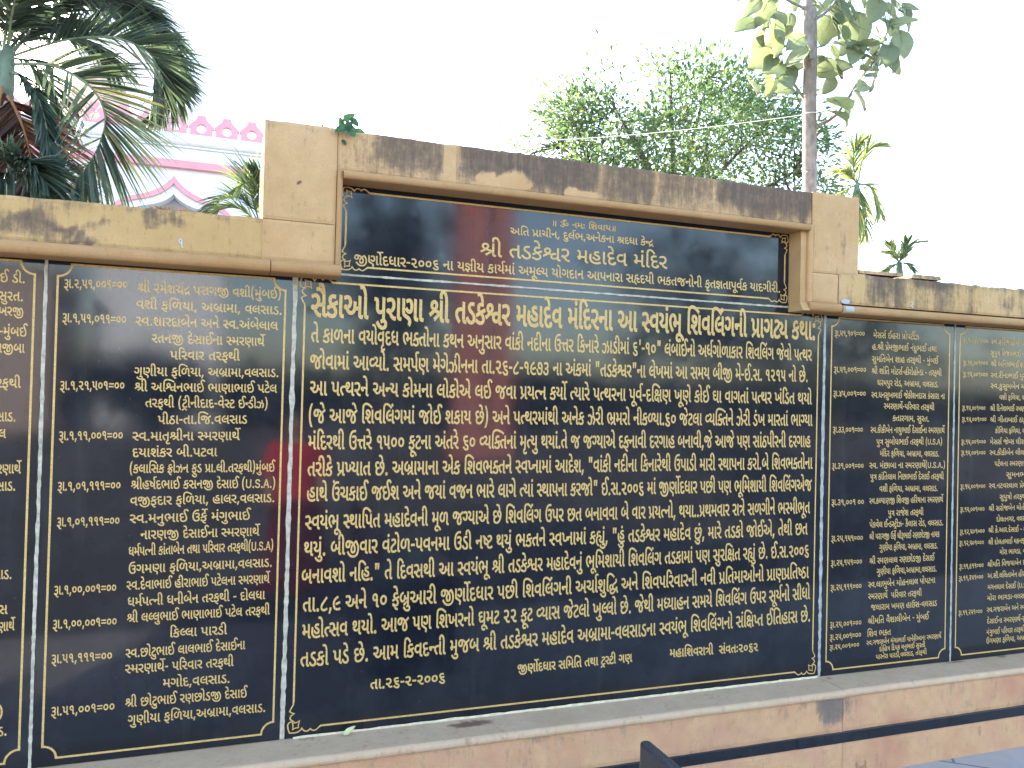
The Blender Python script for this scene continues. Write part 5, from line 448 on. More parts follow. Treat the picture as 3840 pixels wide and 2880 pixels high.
('K', "રણાર્થે", -0.5293, -0.2213, -0.4775, -0.2218, 22),
('K', "સાડ.", -0.5303, -0.2649, -0.4901, -0.2642, 22),
('K', "સાડ.", -0.5318, -0.4827, -0.4917, -0.4836, 22),
('K', "સ", -0.5167, -0.5698, -0.4972, -0.5705, 22),
('K', "ણાર્થે", -0.5154, -0.6126, -0.4799, -0.6114, 22),
('K', "ાડ.", -0.5157, -0.8712, -0.4908, -0.8709, 22),
('K', ")", -0.5091, -0.8248, -0.5006, -0.8244, 22),
('R', "રૂા.૫૧,૧૦૧=૦૦", 2.0349, 0.2433, 2.1679, 0.2482, 20),
('R', "મેસર્સ ઈહરા પ્રોપર્ટીઝ", 2.2094, 0.2457, 2.4227, 0.2485, 20),
('R', "હ.શ્રી પ્રેમજીભાઈ નંદુભાઈ તથા", 2.2047, 0.2025, 2.5101, 0.2074, 20),
('R', "સુમતિબેન શાહ તરફથી - મુંબઈ", 2.2047, 0.1581, 2.5217, 0.1631, 20),
('R', "રૂા.૫૧,૦૦૧=૦૦", 2.0345, 0.114, 2.1774, 0.1177, 20),
('R', "શ્રી શાંતિ મોટર્સ-હીરોહોન્ડા - તરફથી", 2.2046, 0.1147, 2.537, 0.1173, 20),
('R', "ધરમપુર રોડ, અબ્રામા, વલસાડ.", 2.2316, 0.0726, 2.5218, 0.0737, 20),
('R', "રૂા.૪૫,૦૦૧=૦૦", 2.0333, 0.0285, 2.1776, 0.0312, 20),
('R', "સ્વ.ધનસુખભાઈ જેકીશનદાસ કંસારા ના", 2.2052, 0.0277, 2.5549, 0.0303, 20),
('R', "સ્મરણાર્થે-પરિવાર તરફથી", 2.2636, -0.012, 2.504, -0.0126, 20),
('R', "કતારગામ, સુરત.", 2.3051, -0.0556, 2.4783, -0.0561, 20),
('R', "રૂા.૩૩,૦૦૧=૦૦", 2.0345, -0.1002, 2.1673, -0.0992, 20),
('R', "સ્વ.કીકીબેન નાથુભાઈ દેસાઈના સ્મરણાર્થે", 2.2037, -0.0994, 2.5576, -0.0983, 20),
('R', "પુત્ર સુબોધભાઈ તરફથી (U.S.A)", 2.2312, -0.1431, 2.5441, -0.1412, 20),
('R', "મંદિર ફળિયા, અબ્રામા, વલસાડ.", 2.2489, -0.1852, 2.5308, -0.1867, 20),
('R', "રૂા.૩૧,૦૦૧=૦૦", 2.0333, -0.2292, 2.1735, -0.2294, 20),
('R', "સ્વ. મંછાબા ના સ્મરણાર્થે(U.S.A.)", 2.2015, -0.2286, 2.5603, -0.229, 20),
('R', "પુત્ર કાંતિલાલ નિછાભાઈ દેસાઈ તરફથી", 2.2057, -0.2698, 2.5558, -0.272, 20),
('R', "વશી ફળિયા, અબ્રામા, વલસાડ.", 2.2493, -0.3137, 2.5264, -0.3162, 20),
('R', "રૂા.૩૧,૦૦૧ ૦૦", 2.0339, -0.3583, 2.178, -0.3595, 20),
('R', "સ્વ.કલ્યાણજી શિવજી હરિયાના સ્મરણાર્થે", 2.2037, -0.3569, 2.5558, -0.3579, 20),
('R', "પુત્ર રાજેશ તરફથી", 2.2906, -0.4029, 2.4593, -0.404, 20),
('R', "પેકવેલ ઈન્ડસ્ટ્રીઝ- કૈલાસ રોડ, વલસાડ.", 2.2062, -0.443, 2.5559, -0.4455, 20),
('R', "રૂા.૨૫,૧૫૧=૦૦", 2.0359, -0.487, 2.1759, -0.4889, 20),
('R', "શ્રી પરાગજી ઉર્ફે ધીરૂભાઈ રણછોડજી નાયક", 2.2065, -0.4864, 2.5389, -0.4884, 20),
('R', "ગુણીયા ફળિયા, અબ્રામા, વલસાડ.", 2.253, -0.5273, 2.5309, -0.5315, 20),
('R', "રૂા.૨૫,૧૫૧=૦૦", 2.0361, -0.574, 2.1737, -0.5739, 20),
('R', "શ્રી રમણલાલ રણછોડજી દેસાઈ", 2.2089, -0.5744, 2.5185, -0.5755, 20),
('R', "ગુણીયા ફળિયા,અબ્રામા,વલસાડ.", 2.2427, -0.6141, 2.5268, -0.6174, 20),
('R', "રૂા.૨૫,૧૧૧=૦૦", 2.0364, -0.6609, 2.1736, -0.6615, 20),
('R', "સ્વ.લાભુબેન મોહનલાલ પોપટના", 2.2055, -0.6598, 2.5221, -0.6596, 20),
('R', "સ્મરણાર્થે  પરિવાર તરફથી", 2.2065, -0.7021, 2.4568, -0.7039, 20),
('R', "જલારામ ખમણ હાઉસ-વલસાડ", 2.2194, -0.7427, 2.5313, -0.7462, 20),
('R', "રૂા.૨૫,૦૦૧=૦૦", 2.0377, -0.7925, 2.1758, -0.7924, 20),
('R', "શ્રીમતિ વૈશાલીબેન - મુંબઈ", 2.2067, -0.7914, 2.4953, -0.7931, 20),
('R', "રૂા.૨૫,૦૦૧=૦૦", 2.037, -0.8364, 2.1751, -0.8365, 20),
('R', "શિવ ભક્ત", 2.206, -0.837, 2.3131, -0.8376, 20),
('R', "રૂા.૨૫,૦૦૧=૦૦", 2.0371, -0.8703, 2.1672, -0.8697, 17),
('R', "સ્વ.ગજરાબેન મંગાભાઈ પાનેરીઆના સ્મરણાર્થે", 2.2022, -0.8671, 2.557, -0.8682, 16),
('R', "દોહિત્ર દિપક મનુભાઈ સુરતી", 2.262, -0.8939, 2.4773, -0.895, 16),
('R', "પારનેરા પારડી,વલસાડ, તરફથી", 2.2459, -0.9212, 2.4852, -0.9223, 16),
('S', "રૂા.૧૫,૧૫૧=૦૦", 2.6441, 0.2456, 2.7699, 0.2499, 18),
('S', "સ્વ.હરિભાઈ મંગળ", 2.7881, 0.2493, 2.9745, 0.2506, 18),
('S', "સુપુત્ર વિજયભાઈ ત", 2.7859, 0.2043, 2.9674, 0.2073, 18),
('S', "રૂા.૧૫,૦૦૧=૦૦", 2.6444, 0.1604, 2.7697, 0.1649, 18),
('S', "શ્રી અનિલભાઈ શા", 2.7887, 0.1628, 2.9683, 0.1644, 18),
('S', "રૂા.૧૫,૦૦૧=૦૦", 2.6442, 0.117, 2.7706, 0.1204, 18),
('S', "સ્વ.રીનાભાઈ પુર", 2.7884, 0.1187, 2.9731, 0.1207, 18),
('S', "સ્વ.કુસુમબેન મ", 2.7878, 0.0772, 2.9699, 0.0791, 18),
('S', "વશી ફળિયા, અ", 2.835, 0.0342, 2.9787, 0.035, 18),
('S', "રૂા.૧૫,૦૦૧=૦૦", 2.6431, -0.0114, 2.7608, -0.0094, 18),
('S', "શ્રી દિનેશભાઈ રમણ", 2.7872, -0.0103, 2.9717, -0.0081, 18),
('S', "રૂા.૧૫,૦૦૧=૦૦", 2.6429, -0.0547, 2.7673, -0.0526, 18),
('S', "શ્રી ગીતાબાઈ ઠાકુ", 2.7881, -0.0538, 2.9804, -0.052, 18),
('S', "કોળિયા ફળિયા, અ", 2.8155, -0.0964, 2.9813, -0.0957, 18),
('S', "રૂા.૧૫,૦૦૧=૦૦", 2.6414, -0.1409, 2.7657, -0.1389, 18),
('S', "મેસર્સ જેમ્સ ઘીરા", 2.7899, -0.1397, 2.9742, -0.1386, 18),
('S', "રૂા.૧૫,૦૦૧=૦૦", 2.6412, -0.1822, 2.7654, -0.1816, 18),
('S', "સ્વ.કીકીબેન લીલા", 2.7881, -0.1817, 2.979, -0.1805, 18),
('S', "પટેલના સ્મરણાર્થે", 2.8143, -0.2246, 2.9877, -0.2234, 18),
('S', "સુમનભ", 2.8775, -0.2674, 2.9807, -0.2671, 18),
('S', "રૂા.૧૫,૦૦૧=૦૦", 2.6409, -0.3116, 2.7669, -0.31, 18),
('S', "સ્વ.નટવરલાલ પ્રેમ", 2.7869, -0.3097, 2.9855, -0.31, 18),
('S', "સુપુત્રો તરફથી", 2.8447, -0.3542, 2.9903, -0.3543, 18),
('S', "રૂા.૧૫,૦૦૧=૦૦", 2.6412, -0.3982, 2.7642, -0.3977, 18),
('S', "શ્રી સરોજબેન મોતી", 2.7875, -0.3977, 2.9832, -0.3969, 18),
('S', "દોલતનગર, વલસા", 2.8293, -0.44, 2.992, -0.4405, 18),
('S', "રૂા.૧૨,૫૦૧=૦૦", 2.6412, -0.4833, 2.7666, -0.4827, 18),
('S', "શ્રી કે.આર.દેસાઈ - મ", 2.7877, -0.4815, 2.9888, -0.4826, 18),
('S', "રૂા.૧૨,૫૦૧=૦૦", 2.6402, -0.5258, 2.7638, -0.5265, 18),
('S', "શ્રી દોલતભાઈ મકનજી", 2.7875, -0.5275, 2.9897, -0.5283, 18),
('S', "મોરા ભાગડા, વ", 2.849, -0.5678, 2.9866, -0.5686, 18),
('S', "રૂા.૧૧,૯૧૧=૦૦", 2.6412, -0.6146, 2.7637, -0.6143, 18),
('S', "શ્રીમતિ વિજયાબેન દ", 2.7852, -0.6133, 2.9853, -0.6132, 18),
('S', "રૂા.૧૧,૨૫૧=૦૦", 2.6402, -0.6593, 2.763, -0.6584, 18),
('S', "અ.સૌ.લલિતાબેન હીરા", 2.7873, -0.6571, 2.9903, -0.6589, 18),
('S', "મગનલાલ દેસાઈ (U.S", 2.7882, -0.7007, 2.9912, -0.7036, 18),
('S', "મોરા ભાગડા-વલસા", 2.787, -0.7428, 2.992, -0.7452, 18),
('S', "રૂા.૧૧,૨૫૧=૦૦", 2.641, -0.7895, 2.7606, -0.7904, 18),
('S', "સ્વ.ગજરાબેન અને સ્વ.", 2.786, -0.7878, 2.9929, -0.789, 18),
('S', "દેસાઈના સ્મરણાર્થે-સુ", 2.788, -0.8315, 2.9938, -0.8344, 18),
('S', "મંગુભાઈ પરિવાર તરફથી(", 2.7865, -0.8735, 2.9946, -0.8761, 18),
('S', "ઉગમણા ફળિયા, અબ્રા", 2.7865, -0.908, 2.9952, -0.9088, 18),
('1', "૧", 0, 0, 0, 0, 0),
('2', "૨", 0, 0, 0, 0, 0),
]

# ------------------------------------------------------------------ memorial wall
Z = CAM_H
wall = thing('inscription_wall', 'long cream sandstone memorial wall with two taller pillars and a stained lintel', 'wall', (1.07, 0.2, 0.0))

def nz2(x, z, s, seed=0.0):
    return mnoise.fractal(Vector((x * s + seed, z * s, seed * 1.7)), 0.9, 2.0, 4, noise_basis='PERLIN_ORIGINAL')

def smooth(a, b, x):
    t = min(1.0, max(0.0, (x - a) / (b - a)))
    return t * t * (3 - 2 * t)

def faced_block(name, mat, x0, x1, y0, y1, z0, z1, stain=None, res=0.008, parent=None, edge=0.0025, chip=0.0):
    """stone block whose front face (towards -Y) is a fine grid that carries the weathering attribute"""
    nx = max(2, int((x1 - x0) / res)); nz = max(2, int((z1 - z0) / res))
    V = []; A = []; F = []
    for j in range(nz + 1):
        for i in range(nx + 1):
            x = x0 + (x1 - x0) * i / nx; z = z0 + (z1 - z0) * j / nz
            e = min(x - x0, x1 - x, z - z0, z1 - z)
            y = y0 + (edge if e < 1e-6 else 0.0) + 0.0012 * nz2(x, z, 9, 3.0)
            zz = z
            if chip and j == nz: zz = z + chip * (nz2(x, 0, 14, 8.1) - 0.35 * max(0.0, nz2(x, 0, 60, 2.2)))
            V.append((x, y, zz)); A.append(stain(x, z) if stain else 0.0)
    w = nx + 1
    for j in range(nz):
        for i in range(nx):
            F.append((j * w + i, j * w + i + 1, (j + 1) * w + i + 1, (j + 1) * w + i))
    n = len(V)
    for j, i in [(0, k) for k in range(nx + 1)] + [(k, nx) for k in range(1, nz + 1)] + [(nz, k) for k in range(nx - 1, -1, -1)] + [(k, 0) for k in range(nz - 1, 0, -1)]:
        x, y, z = V[j * w + i]
        V.append((x, y1, z)); A.append(0.3 if j == nz else 0.0)
    ring = [j * w + i for j, i in [(0, k) for k in range(nx + 1)] + [(k, nx) for k in range(1, nz + 1)] + [(nz, k) for k in range(nx - 1, -1, -1)] + [(k, 0) for k in range(nz - 1, 0, -1)]]
    m = len(ring)
    for k in range(m):
        k2 = (k + 1) % m
        F.append((ring[k], n + k, n + k2, ring[k2]))
    F.append(tuple(n + k for k in range(m)))
    return mesh_obj(name, V, F, mat, parent, attr={'stain': A})

def bump2(x, z, cx, cz, rx, rz):
    d = ((x - cx) / rx) ** 2 + ((z - cz) / rz) ** 2
    return max(0.0, 1 - d) if d < 1 else 0.0

zc0, zc1 = Z + 0.3505, Z + 0.459          # coping beam
XL0, XL1 = -1.30, 0.0775                  # left coping
XR0, XR1 = 1.993, 3.60
PL0, PL1 = 0.0775, 0.2700                 # left pillar
PR0, PR1 = 1.8765, 2.0760
ZP = Z + 0.7275
FY = -0.065

def st_left(x, z):
    h = (z - zc0) / (zc1 - zc0)
    s = 0.05 + 0.18 * max(0, nz2(x, z, 5, 1.0)) + 0.30 * smooth(0.82, 1.0, h) + 0.22 * smooth(0.12, 0.0, h)
    for cx, cz, rx, rz, a in ((-0.50, 0.42, 0.10, 0.36, 0.58), (-0.40, 0.18, 0.12, 0.26, 0.42), (-0.455, 0.62, 0.07, 0.3, 0.42), (-0.385, 0.34, 0.05, 0.14, 0.55), (-0.31, 0.42, 0.045, 0.14, 0.45),
                              (-0.155, 0.78, 0.05, 0.24, 0.75), (-0.225, 0.83, 0.018, 0.15, 0.35), (-0.37, 0.8, 0.02, 0.25, 0.25), (-0.34, 0.08, 0.012, 0.12, 0.5), (-0.325, 0.09, 0.01, 0.14, 0.5)):
        s += a * bump2(x + 0.03 * nz2(x, z, 16, 5), h + 0.25 * nz2(x, z, 22, 9), cx, cz, rx * 1.15, rz * 1.15)
    return s

def st_lintel(x, z):
    h = (z - (Z + 0.612)) / (0.116)
    u = (x - PL1) / (PR0 - PL1)
    s = 0.18
    cover = 0.0
    for a, b, v in ((0.06, 0.19, 0.58), (0.215, 0.50, 0.74), (0.50, 0.62, 0.56), (0.62, 0.76, 0.42), (0.76, 1.01, 0.74)):
        cover = max(cover, v * smooth(a - 0.015, a + 0.02, u) * (1 - smooth(b - 0.02, b + 0.015, u)))
    low = (0.12 if 0.2 < u < 0.64 else 0.24) + 0.20 * nz2(x, 0, 7, 4.0) + 0.16 * nz2(x, 0, 34, 6.0)
    s += cover * smooth(low - 0.28, low + 0.26, h) + 0.14 * cover
    s += 0.30 * max(0, nz2(x, z * 0.25, 24, 2.0))
    # bare patches where the plaster flaked, and one clean run-off streak
    for cx, cz, rx, rz in ((0.270, 0.20, 0.022, 0.24), (0.320, 0.20, 0.036, 0.33), (0.46, 0.10, 0.035, 0.16)):
        s -= 1.3 * bump2(u + 0.008 * nz2(x, z, 40, 7), h + 0.1 * nz2(x, z, 30, 2), cx, cz, rx, rz) ** 0.5
    if abs(u - 0.200 - 0.002 * nz2(x, z, 30, 2)) < 0.010: s -= 0.7
    if abs(u - 0.322) < 0.004 and h > 0.3: s -= 0.4
    return s

def st_right(x, z):
    h = (z - zc0) / (zc1 - zc0)
    s = 0.12 + 0.30 * smooth(0.75, 1.0, h)
    s += 0.62 * max(0.0, nz2(x, z * 0.12, 11, 3.3) + 0.22) + 0.35 * max(0, nz2(x, z * 0.2, 36, 5.5))
    for cx, cz, rx, rz, a in ((2.155, 0.55, 0.05, 0.6, 0.6), (2.26, 0.7, 0.05, 0.7, 0.35), (2.47, 0.6, 0.06, 0.8, 0.5), (2.42, 0.9, 0.12, 0.25, 0.4), (2.80, 0.4, 0.03, 0.35, 0.4)):
        s += a * bump2(x + 0.02 * nz2(x, z, 18, 5) + 0.015 * (h - 0.5), h, cx, cz, rx, rz) ** 0.6
    if x < 2.10: s -= 0.35
    if abs(x - 2.205) < 0.03: s -= 0.3
    return s

def st_pillar(x, z):
    return 0.04 + 0.12 * max(0, nz2(x, z, 6, 2.0)) + 0.12 * smooth(ZP - 0.03, ZP, z) + (1.6 * bump2(x, z, 0.1685, Z + 0.566, 0.0055, 0.0065) ** 0.5 if x < 0.3 else 0)

def st_rpillar(x, z):
    s = 0.05 + 0.16 * max(0, nz2(x * 2.0, z * 0.3, 8, 7.0))
    s += 0.35 * bump2(x + 0.012 * nz2(x, z, 20, 1), z, 2.015, Z + 0.555, 0.012, 0.05)
    return s

# core behind the slabs, then the beams
mb = MB()
mb.box(XL0 + 0.004, XR1 - 0.004, 0.021, 0.46, 0.0, zc0 - 0.002)
mb.box(PL1 + 0.002, PR0 - 0.002, 0.021, 0.40, zc0 - 0.002, Z + 0.611)
mb.build('wall_core', M['stone_yellow'], wall)
faced_block('coping_beam', M['stone_yellow'], XL0, XL1 - 0.0005, FY, 0.44, zc0, zc1, st_left, parent=wall, chip=0.003)
faced_block('coping_beam', M['stone_yellow'], XR0, XR1, FY, 0.44, zc0, zc1, st_right, parent=wall, chip=0.006)
faced_block('pillar_foot', M['stone'], PL0, PL1 - 0.001, FY, 0.44, zc0, Z + 0.4595, st_pillar, parent=wall)
faced_block('pillar_foot', M['stone'], PR0 - 0.0005, XR0 - 0.0035, FY, 0.44, zc0, Z + 0.4505, st_pillar, parent=wall)
# left pillar: thin front facing, a groove, the body, and a lower buttress behind
faced_block('pillar_facing', M['stone'], PL0, PL1 - 0.001, FY, -0.030, Z + 0.4610, ZP, st_pillar, parent=wall, chip=0.003)
mb = MB()
mb.box(PL0 + 0.006, PL1 - 0.004, -0.0295, -0.018, Z + 0.461, ZP - 0.004)
mb.box(PL0 + 0.001, PL1 - 0.002, -0.0175, 0.20, Z + 0.461, ZP - 0.003, 0.003)
mb.box(PL0 + 0.004, PL1 - 0.006, 0.201, 0.40, Z + 0.461, ZP - 0.02, 0.003)
mb.build('pillar', M['stone'], wall)
faced_block('pillar_facing', M['stone'], PR0, PR1, FY, 0.0, Z + 0.4520, Z + 0.728, st_rpillar, parent=wall, chip=0.0015)
mb = MB()
mb.box(PR0 + 0.002, PR1 - 0.004, 0.0005, 0.40, Z + 0.461, Z + 0.724, 0.003)
mb.build('pillar', M['stone'], wall)
faced_block('lintel', M['stone'], PL1 + 0.0005, PR0 - 0.001, FY + 0.004, 0.36, Z + 0.612, Z + 0.7265, st_lintel, parent=wall, res=0.0065, chip=0.003)

# rounded mouldings under the beams and round the heading slab
def bead(y0, y1, z0, z1, n=8):
    """half-round nose towards -Y, flat back"""
    r = (z1 - z0) / 2; zc = (z0 + z1) / 2; yb = y0 + r * 0.9
    p = [(y1, z1), (yb, z1)]
    for i in range(1, n):
        a = math.pi / 2 + math.pi * i / n
        p.append((yb + r * 0.9 * math.cos(a), zc + r * math.sin(a)))
    p += [(yb, z0), (y1, z0)]
    return p
mz0, mz1 = Z + 0.3165, Z + 0.3495
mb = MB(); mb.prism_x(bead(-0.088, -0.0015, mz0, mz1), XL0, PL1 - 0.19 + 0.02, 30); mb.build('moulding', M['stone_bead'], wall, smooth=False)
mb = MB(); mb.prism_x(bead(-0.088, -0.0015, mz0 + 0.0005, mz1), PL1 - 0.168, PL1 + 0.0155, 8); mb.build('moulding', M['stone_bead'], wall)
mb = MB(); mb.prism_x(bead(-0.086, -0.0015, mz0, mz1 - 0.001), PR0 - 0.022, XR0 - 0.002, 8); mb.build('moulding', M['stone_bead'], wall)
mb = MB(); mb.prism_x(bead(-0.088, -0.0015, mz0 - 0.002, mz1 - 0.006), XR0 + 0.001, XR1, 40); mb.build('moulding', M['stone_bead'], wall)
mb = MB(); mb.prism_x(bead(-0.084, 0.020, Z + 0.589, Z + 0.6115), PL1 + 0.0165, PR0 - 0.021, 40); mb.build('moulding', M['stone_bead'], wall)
# upright beads beside the heading slab
def upbead(x0, x1, z0, z1, face):
    mb = MB(); r = (x1 - x0) / 2; xc = (x0 + x1) / 2; n = 8
    prof = [(x1, -0.0015)] if True else []
    prof = [(x1, 0.02), (x1, -0.066)]
    for i in range(1, n):
        a = math.pi * i / n
        prof.append((xc + r * math.cos(a), -0.066 - r * 0.8 * math.sin(a)))
    prof += [(x0, -0.066), (x0, 0.02)]
    m = len(prof)
    v = [(x, y, z0) for x, y in prof] + [(x, y, z1) for x, y in prof]
    f = [(k, k + m, (k + 1) % m + m, (k + 1) % m) for k in range(m)] + [tuple(range(m)), tuple(reversed(range(m, 2 * m)))]
    mb.add(v, f)
    return mb
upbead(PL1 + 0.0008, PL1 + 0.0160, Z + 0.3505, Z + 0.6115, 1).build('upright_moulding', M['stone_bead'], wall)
upbead(PR0 - 0.0205, PR0 - 0.0010, Z + 0.3490, Z + 0.6115, -1).build('upright_moulding', M['stone'], wall)
# right jamb reveal and its bevelled foot
mb = MB()
mb.box(PR0 - 0.0440, PR0 - 0.0212, -0.060, 0.020, Z + 0.3480, Z + 0.5885)
mb.add([(PR0 - 0.046, -0.080, mz0), (PR0 - 0.0225, -0.086, mz0), (PR0 - 0.0225, -0.002, mz0), (PR0 - 0.046, -0.002, mz0),
        (PR0 - 0.044, -0.058, Z + 0.3475), (PR0 - 0.0225, -0.066, Z + 0.3475), (PR0 - 0.0225, -0.002, Z + 0.3475), (PR0 - 0.044, -0.002, Z + 0.3475)],
       [(0, 3, 2, 1), (4, 5, 6, 7), (0, 1, 5, 4), (1, 2, 6, 5), (2, 3, 7, 6), (3, 0, 4, 7)])
mb.build('jamb_stone', M['stone'], wall)
# dirty upright joint beside the right pillar foot, and the bluish paint dab on the moulding
mb = MB(); mb.box(XR0 - 0.0032, XR0 - 0.0002, -0.0635, 0.0, zc0, Z + 0.4500); mb.build('stone_joint', M['dark_gap'], wall)
def blob(cx, cz, y, pts, seed):
    rnd = random.Random(seed)
    v = [(cx, y, cz)]; n = 22
    for i in range(n):
        a = 2 * math.pi * i / n; k = 0.8 + 0.35 * rnd.random()
        v.append((cx + pts[0] * k * math.cos(a), y, cz + pts[1] * k * math.sin(a)))
    return v, [(0, 1 + (i + 1) % n, 1 + i) for i in range(n)]
t = NT('pale blue paint dab'); t.base((0.36, 0.40, 0.39)); t.rough(0.7); M['dab'] = t.m
mb = MB(); mb.add(*blob(2.020, Z + 0.3590, FY - 0.0032, (0.020, 0.009), 3)); mb.prism_x(bead(-0.0895, -0.020, mz0 + 0.002, mz1 - 0.0085), 2.003, 2.040, 2); mb.build('paint_dab', M['dab'], wall)

# ledge with a rounded nose, base course, black stripe, lower course
LZ = Z - 0.962
JX = 1.9905
def ledge_prof(y_in, y_out, z_top, th, n=8):
    r = th / 2
    p = [(y_in, z_top), (y_out + r, z_top)]
    for i in range(1, n):
        a = math.pi / 2 + math.pi * i / n
        p.append((y_out + r + r * math.cos(a), z_top - r + r * math.sin(a)))
    p += [(y_out + r, z_top - th), (y_in, z_top - th)]
    return p
def ledge(x0, x1, yo, zt):
    prof = ledge_prof(0.019, yo, zt, 0.026)
    nx = int((x1 - x0) / 0.012); m = len(prof); V = []; A = []; F = []
    # split the flat top so that stains can live on it
    top = [(0.019 + (prof[1][0] - 0.019) * i / 10, zt) for i in range(11)]
    prof = top + prof[2:]
    m = len(prof)
    for i in range(nx + 1):
        x = x0 + (x1 - x0) * i / nx
        for y, z in prof:
            V.append((x, y, z + 0.0008 * nz2(x, y, 9, 2)))
            s = 0.05 + 0.2 * max(0, nz2(x, y, 10, 4.0))
            s += 1.3 * bump2(x + 0.012 * nz2(x, y, 30, 3), y + 0.008 * nz2(x, y, 40, 1), 0.700, -0.040, 0.075, 0.022) ** 0.6
            s += 0.7 * bump2(x, y, 0.235, -0.008, 0.03, 0.012) + 0.9 * bump2(x, y, 2.62, -0.006, 0.06, 0.012) + 0.8 * bump2(x, y, 2.02, -0.02, 0.014, 0.012) + 0.7 * bump2(x, y, 2.27, -0.018, 0.014, 0.008) + 0.9 * bump2(x, y, 2.86, -0.012, 0.025, 0.01)
            A.append(s)
    for i in range(nx):
        for k in range(m):
            k2 = (k + 1) % m
            F.append((i * m + k, i * m + k2, (i + 1) * m + k2, (i + 1) * m + k))
    F.append(tuple(reversed(range(m)))); F.append(tuple(nx * m + k for k in range(m)))
    return mesh_obj('ledge', V, F, M['ledge'], wall, attr={'stain': A})
ledge(XL0, JX - 0.001, -0.1375, LZ)
ledge(JX + 0.001, XR1, -0.1345, LZ + 0.0008)
def st_base(x, z):
    s = 0.08 + 0.25 * max(0, nz2(x, z, 5, 6.0)) + 0.22 * smooth(Z - 1.03, Z - 0.99, z) * max(0, nz2(x, z * 0.2, 30, 2) + 0.2)
    s += 1.0 * bump2(x + 0.008 * nz2(x, z, 25, 4), z, 1.945, Z - 0.995, 0.075, 0.085) ** 0.4 * (1 if x < 1.991 else 0.3)
    s += 0.2 * bump2(x, z, 2.02, Z - 1.02, 0.04, 0.06)
    return s
def st_low(x, z): return 0.05 + 0.25 * max(0, nz2(x, z, 5, 1.0))
BY = -0.124
faced_block('base_course', M['stone_pink'], XL0, JX - 0.001, BY, 0.02, Z - 1.1035, LZ - 0.0265, st_base, res=0.012, parent=wall)
faced_block('base_course', M['stone_pink'], JX + 0.001, XR1, BY, 0.02, Z - 1.1030, LZ - 0.0262, st_base, res=0.012, parent=wall)
mb = MB(); mb.box(XL0, 1.7985, BY - 0.003, 0.02, Z - 1.1385, Z - 1.1040, 0.001); mb.build('granite_stripe', M['granite'], wall)
mb = MB(); mb.box(1.7995, XR1, BY - 0.0036, 0.02, Z - 1.1388, Z - 1.1037, 0.001); mb.build('granite_stripe', M['granite'], wall)
faced_block('plinth_course', M['stone_pink'], XL0, JX - 0.001, BY - 0.001, 0.02, -0.05, Z - 1.1390, st_low, res=0.012, parent=wall)
faced_block('plinth_course', M['stone_pink'], JX + 0.001, XR1, BY, 0.02, -0.05, Z - 1.1393, st_low, res=0.012, parent=wall)
# red stain marks on the lower course
t = NT('red betel stain'); t.base((0.33, 0.12, 0.075)); t.rough(0.8)
nzv = t.noise(90, 4, 0.7); tr = t.n('ShaderNodeBsdfTransparent'); ms = t.n('ShaderNodeMixShader')
t.l(t.ramp(nzv, [(0.36, 0.0), (0.66, 0.50)]), ms.inputs[0]); t.l(tr.outputs[0], ms.inputs[1]); t.l(t.b.outputs[0], ms.inputs[2]); t.l(ms.outputs[0], t.out.inputs[0])
M['betel'] = t.m
mb = MB()
for cx, cz, w, h, sd in ((2.065, 0.018, 0.026, 0.014, 1), (2.047, 0.036, 0.006, 0.011, 2), (2.083, 0.038, 0.007, 0.011, 4), (2.605, 0.085, 0.007, 0.020, 6)):
    mb.add(*blob(cx, cz, BY - 0.0045, (w, h), sd))
mb.build('stain_mark', M['betel'], wall)

# ------------------------------------------------------------------ engraved lettering
glyphs = []
for row in GLYPH_ROWS:
    p = 1; cs = []
    for _ in range(row[0]):
        n = row[p]; p += 1; x = y = 0; c = []
        for _ in range(n):
            x += row[p] >> 1; on = row[p] & 1; y += row[p + 1]; p += 2
            c.append((x, y, on))
        cs.append(c)
    glyphs.append(cs)

def is_cons(c): return 0xa95 <= c <= 0xab9
def is_mark(c): return 0xabe <= c <= 0xacd or c in (0xa81, 0xa82, 0xa83)
def syllables(t):
    i = 0; out = []
    while i < len(t):
        c = ord(t[i]); j = i + 1
        if is_cons(c):
            while j + 1 < len(t) and ord(t[j]) == 0xacd and is_cons(ord(t[j + 1])): j += 2
        if is_cons(c) or 0xa85 <= c <= 0xa94:
            while j < len(t) and is_mark(ord(t[j])): j += 1
        out.append(t[i:j]); i = j
    return out

SYL = {}
def lay_out(text):
    """glyph index and pen position for every glyph of a line, in font units"""
    text = text.replace(chr(0x201c), chr(34)).replace(chr(0x201d), chr(34))
    x = 0; items = []
    for s in syllables(text):
        if s not in SYL: SYL[s] = SYLLABLE_ROWS[len(SYL)]
        row = SYL[s]
        for k in range(1, len(row), 3): items.append((row[k], x + row[k + 1], row[k + 2]))
        x += row[0]
    xs = [gx + q[0] for g, gx, gy in items for c in glyphs[g] for q in c]
    return items, min(xs), max(xs)

def flatten(c):
    pts = []; n = len(c)
    q = []
    for i in range(n):
        a = c[i]; b = c[(i + 1) % n]
        q.append(a)
        if not a[2] and not b[2]: q.append(((a[0] + b[0]) / 2, (a[1] + b[1]) / 2, 1))
    k = next(i for i, a in enumerate(q) if a[2])
    q = q[k:] + q[:k] + [q[k]]
    i = 0
    while i < len(q) - 1:
        a = q[i]; b = q[i + 1]
        pts.append((a[0], a[1]))
        if b[2]: i += 1
        else:
            d = q[i + 2]
            for t in (0.25, 0.5, 0.75):
                pts.append(((1 - t) ** 2 * a[0] + 2 * t * (1 - t) * b[0] + t * t * d[0], (1 - t) ** 2 * a[1] + 2 * t * (1 - t) * b[1] + t * t * d[1]))
            i += 2
    return pts

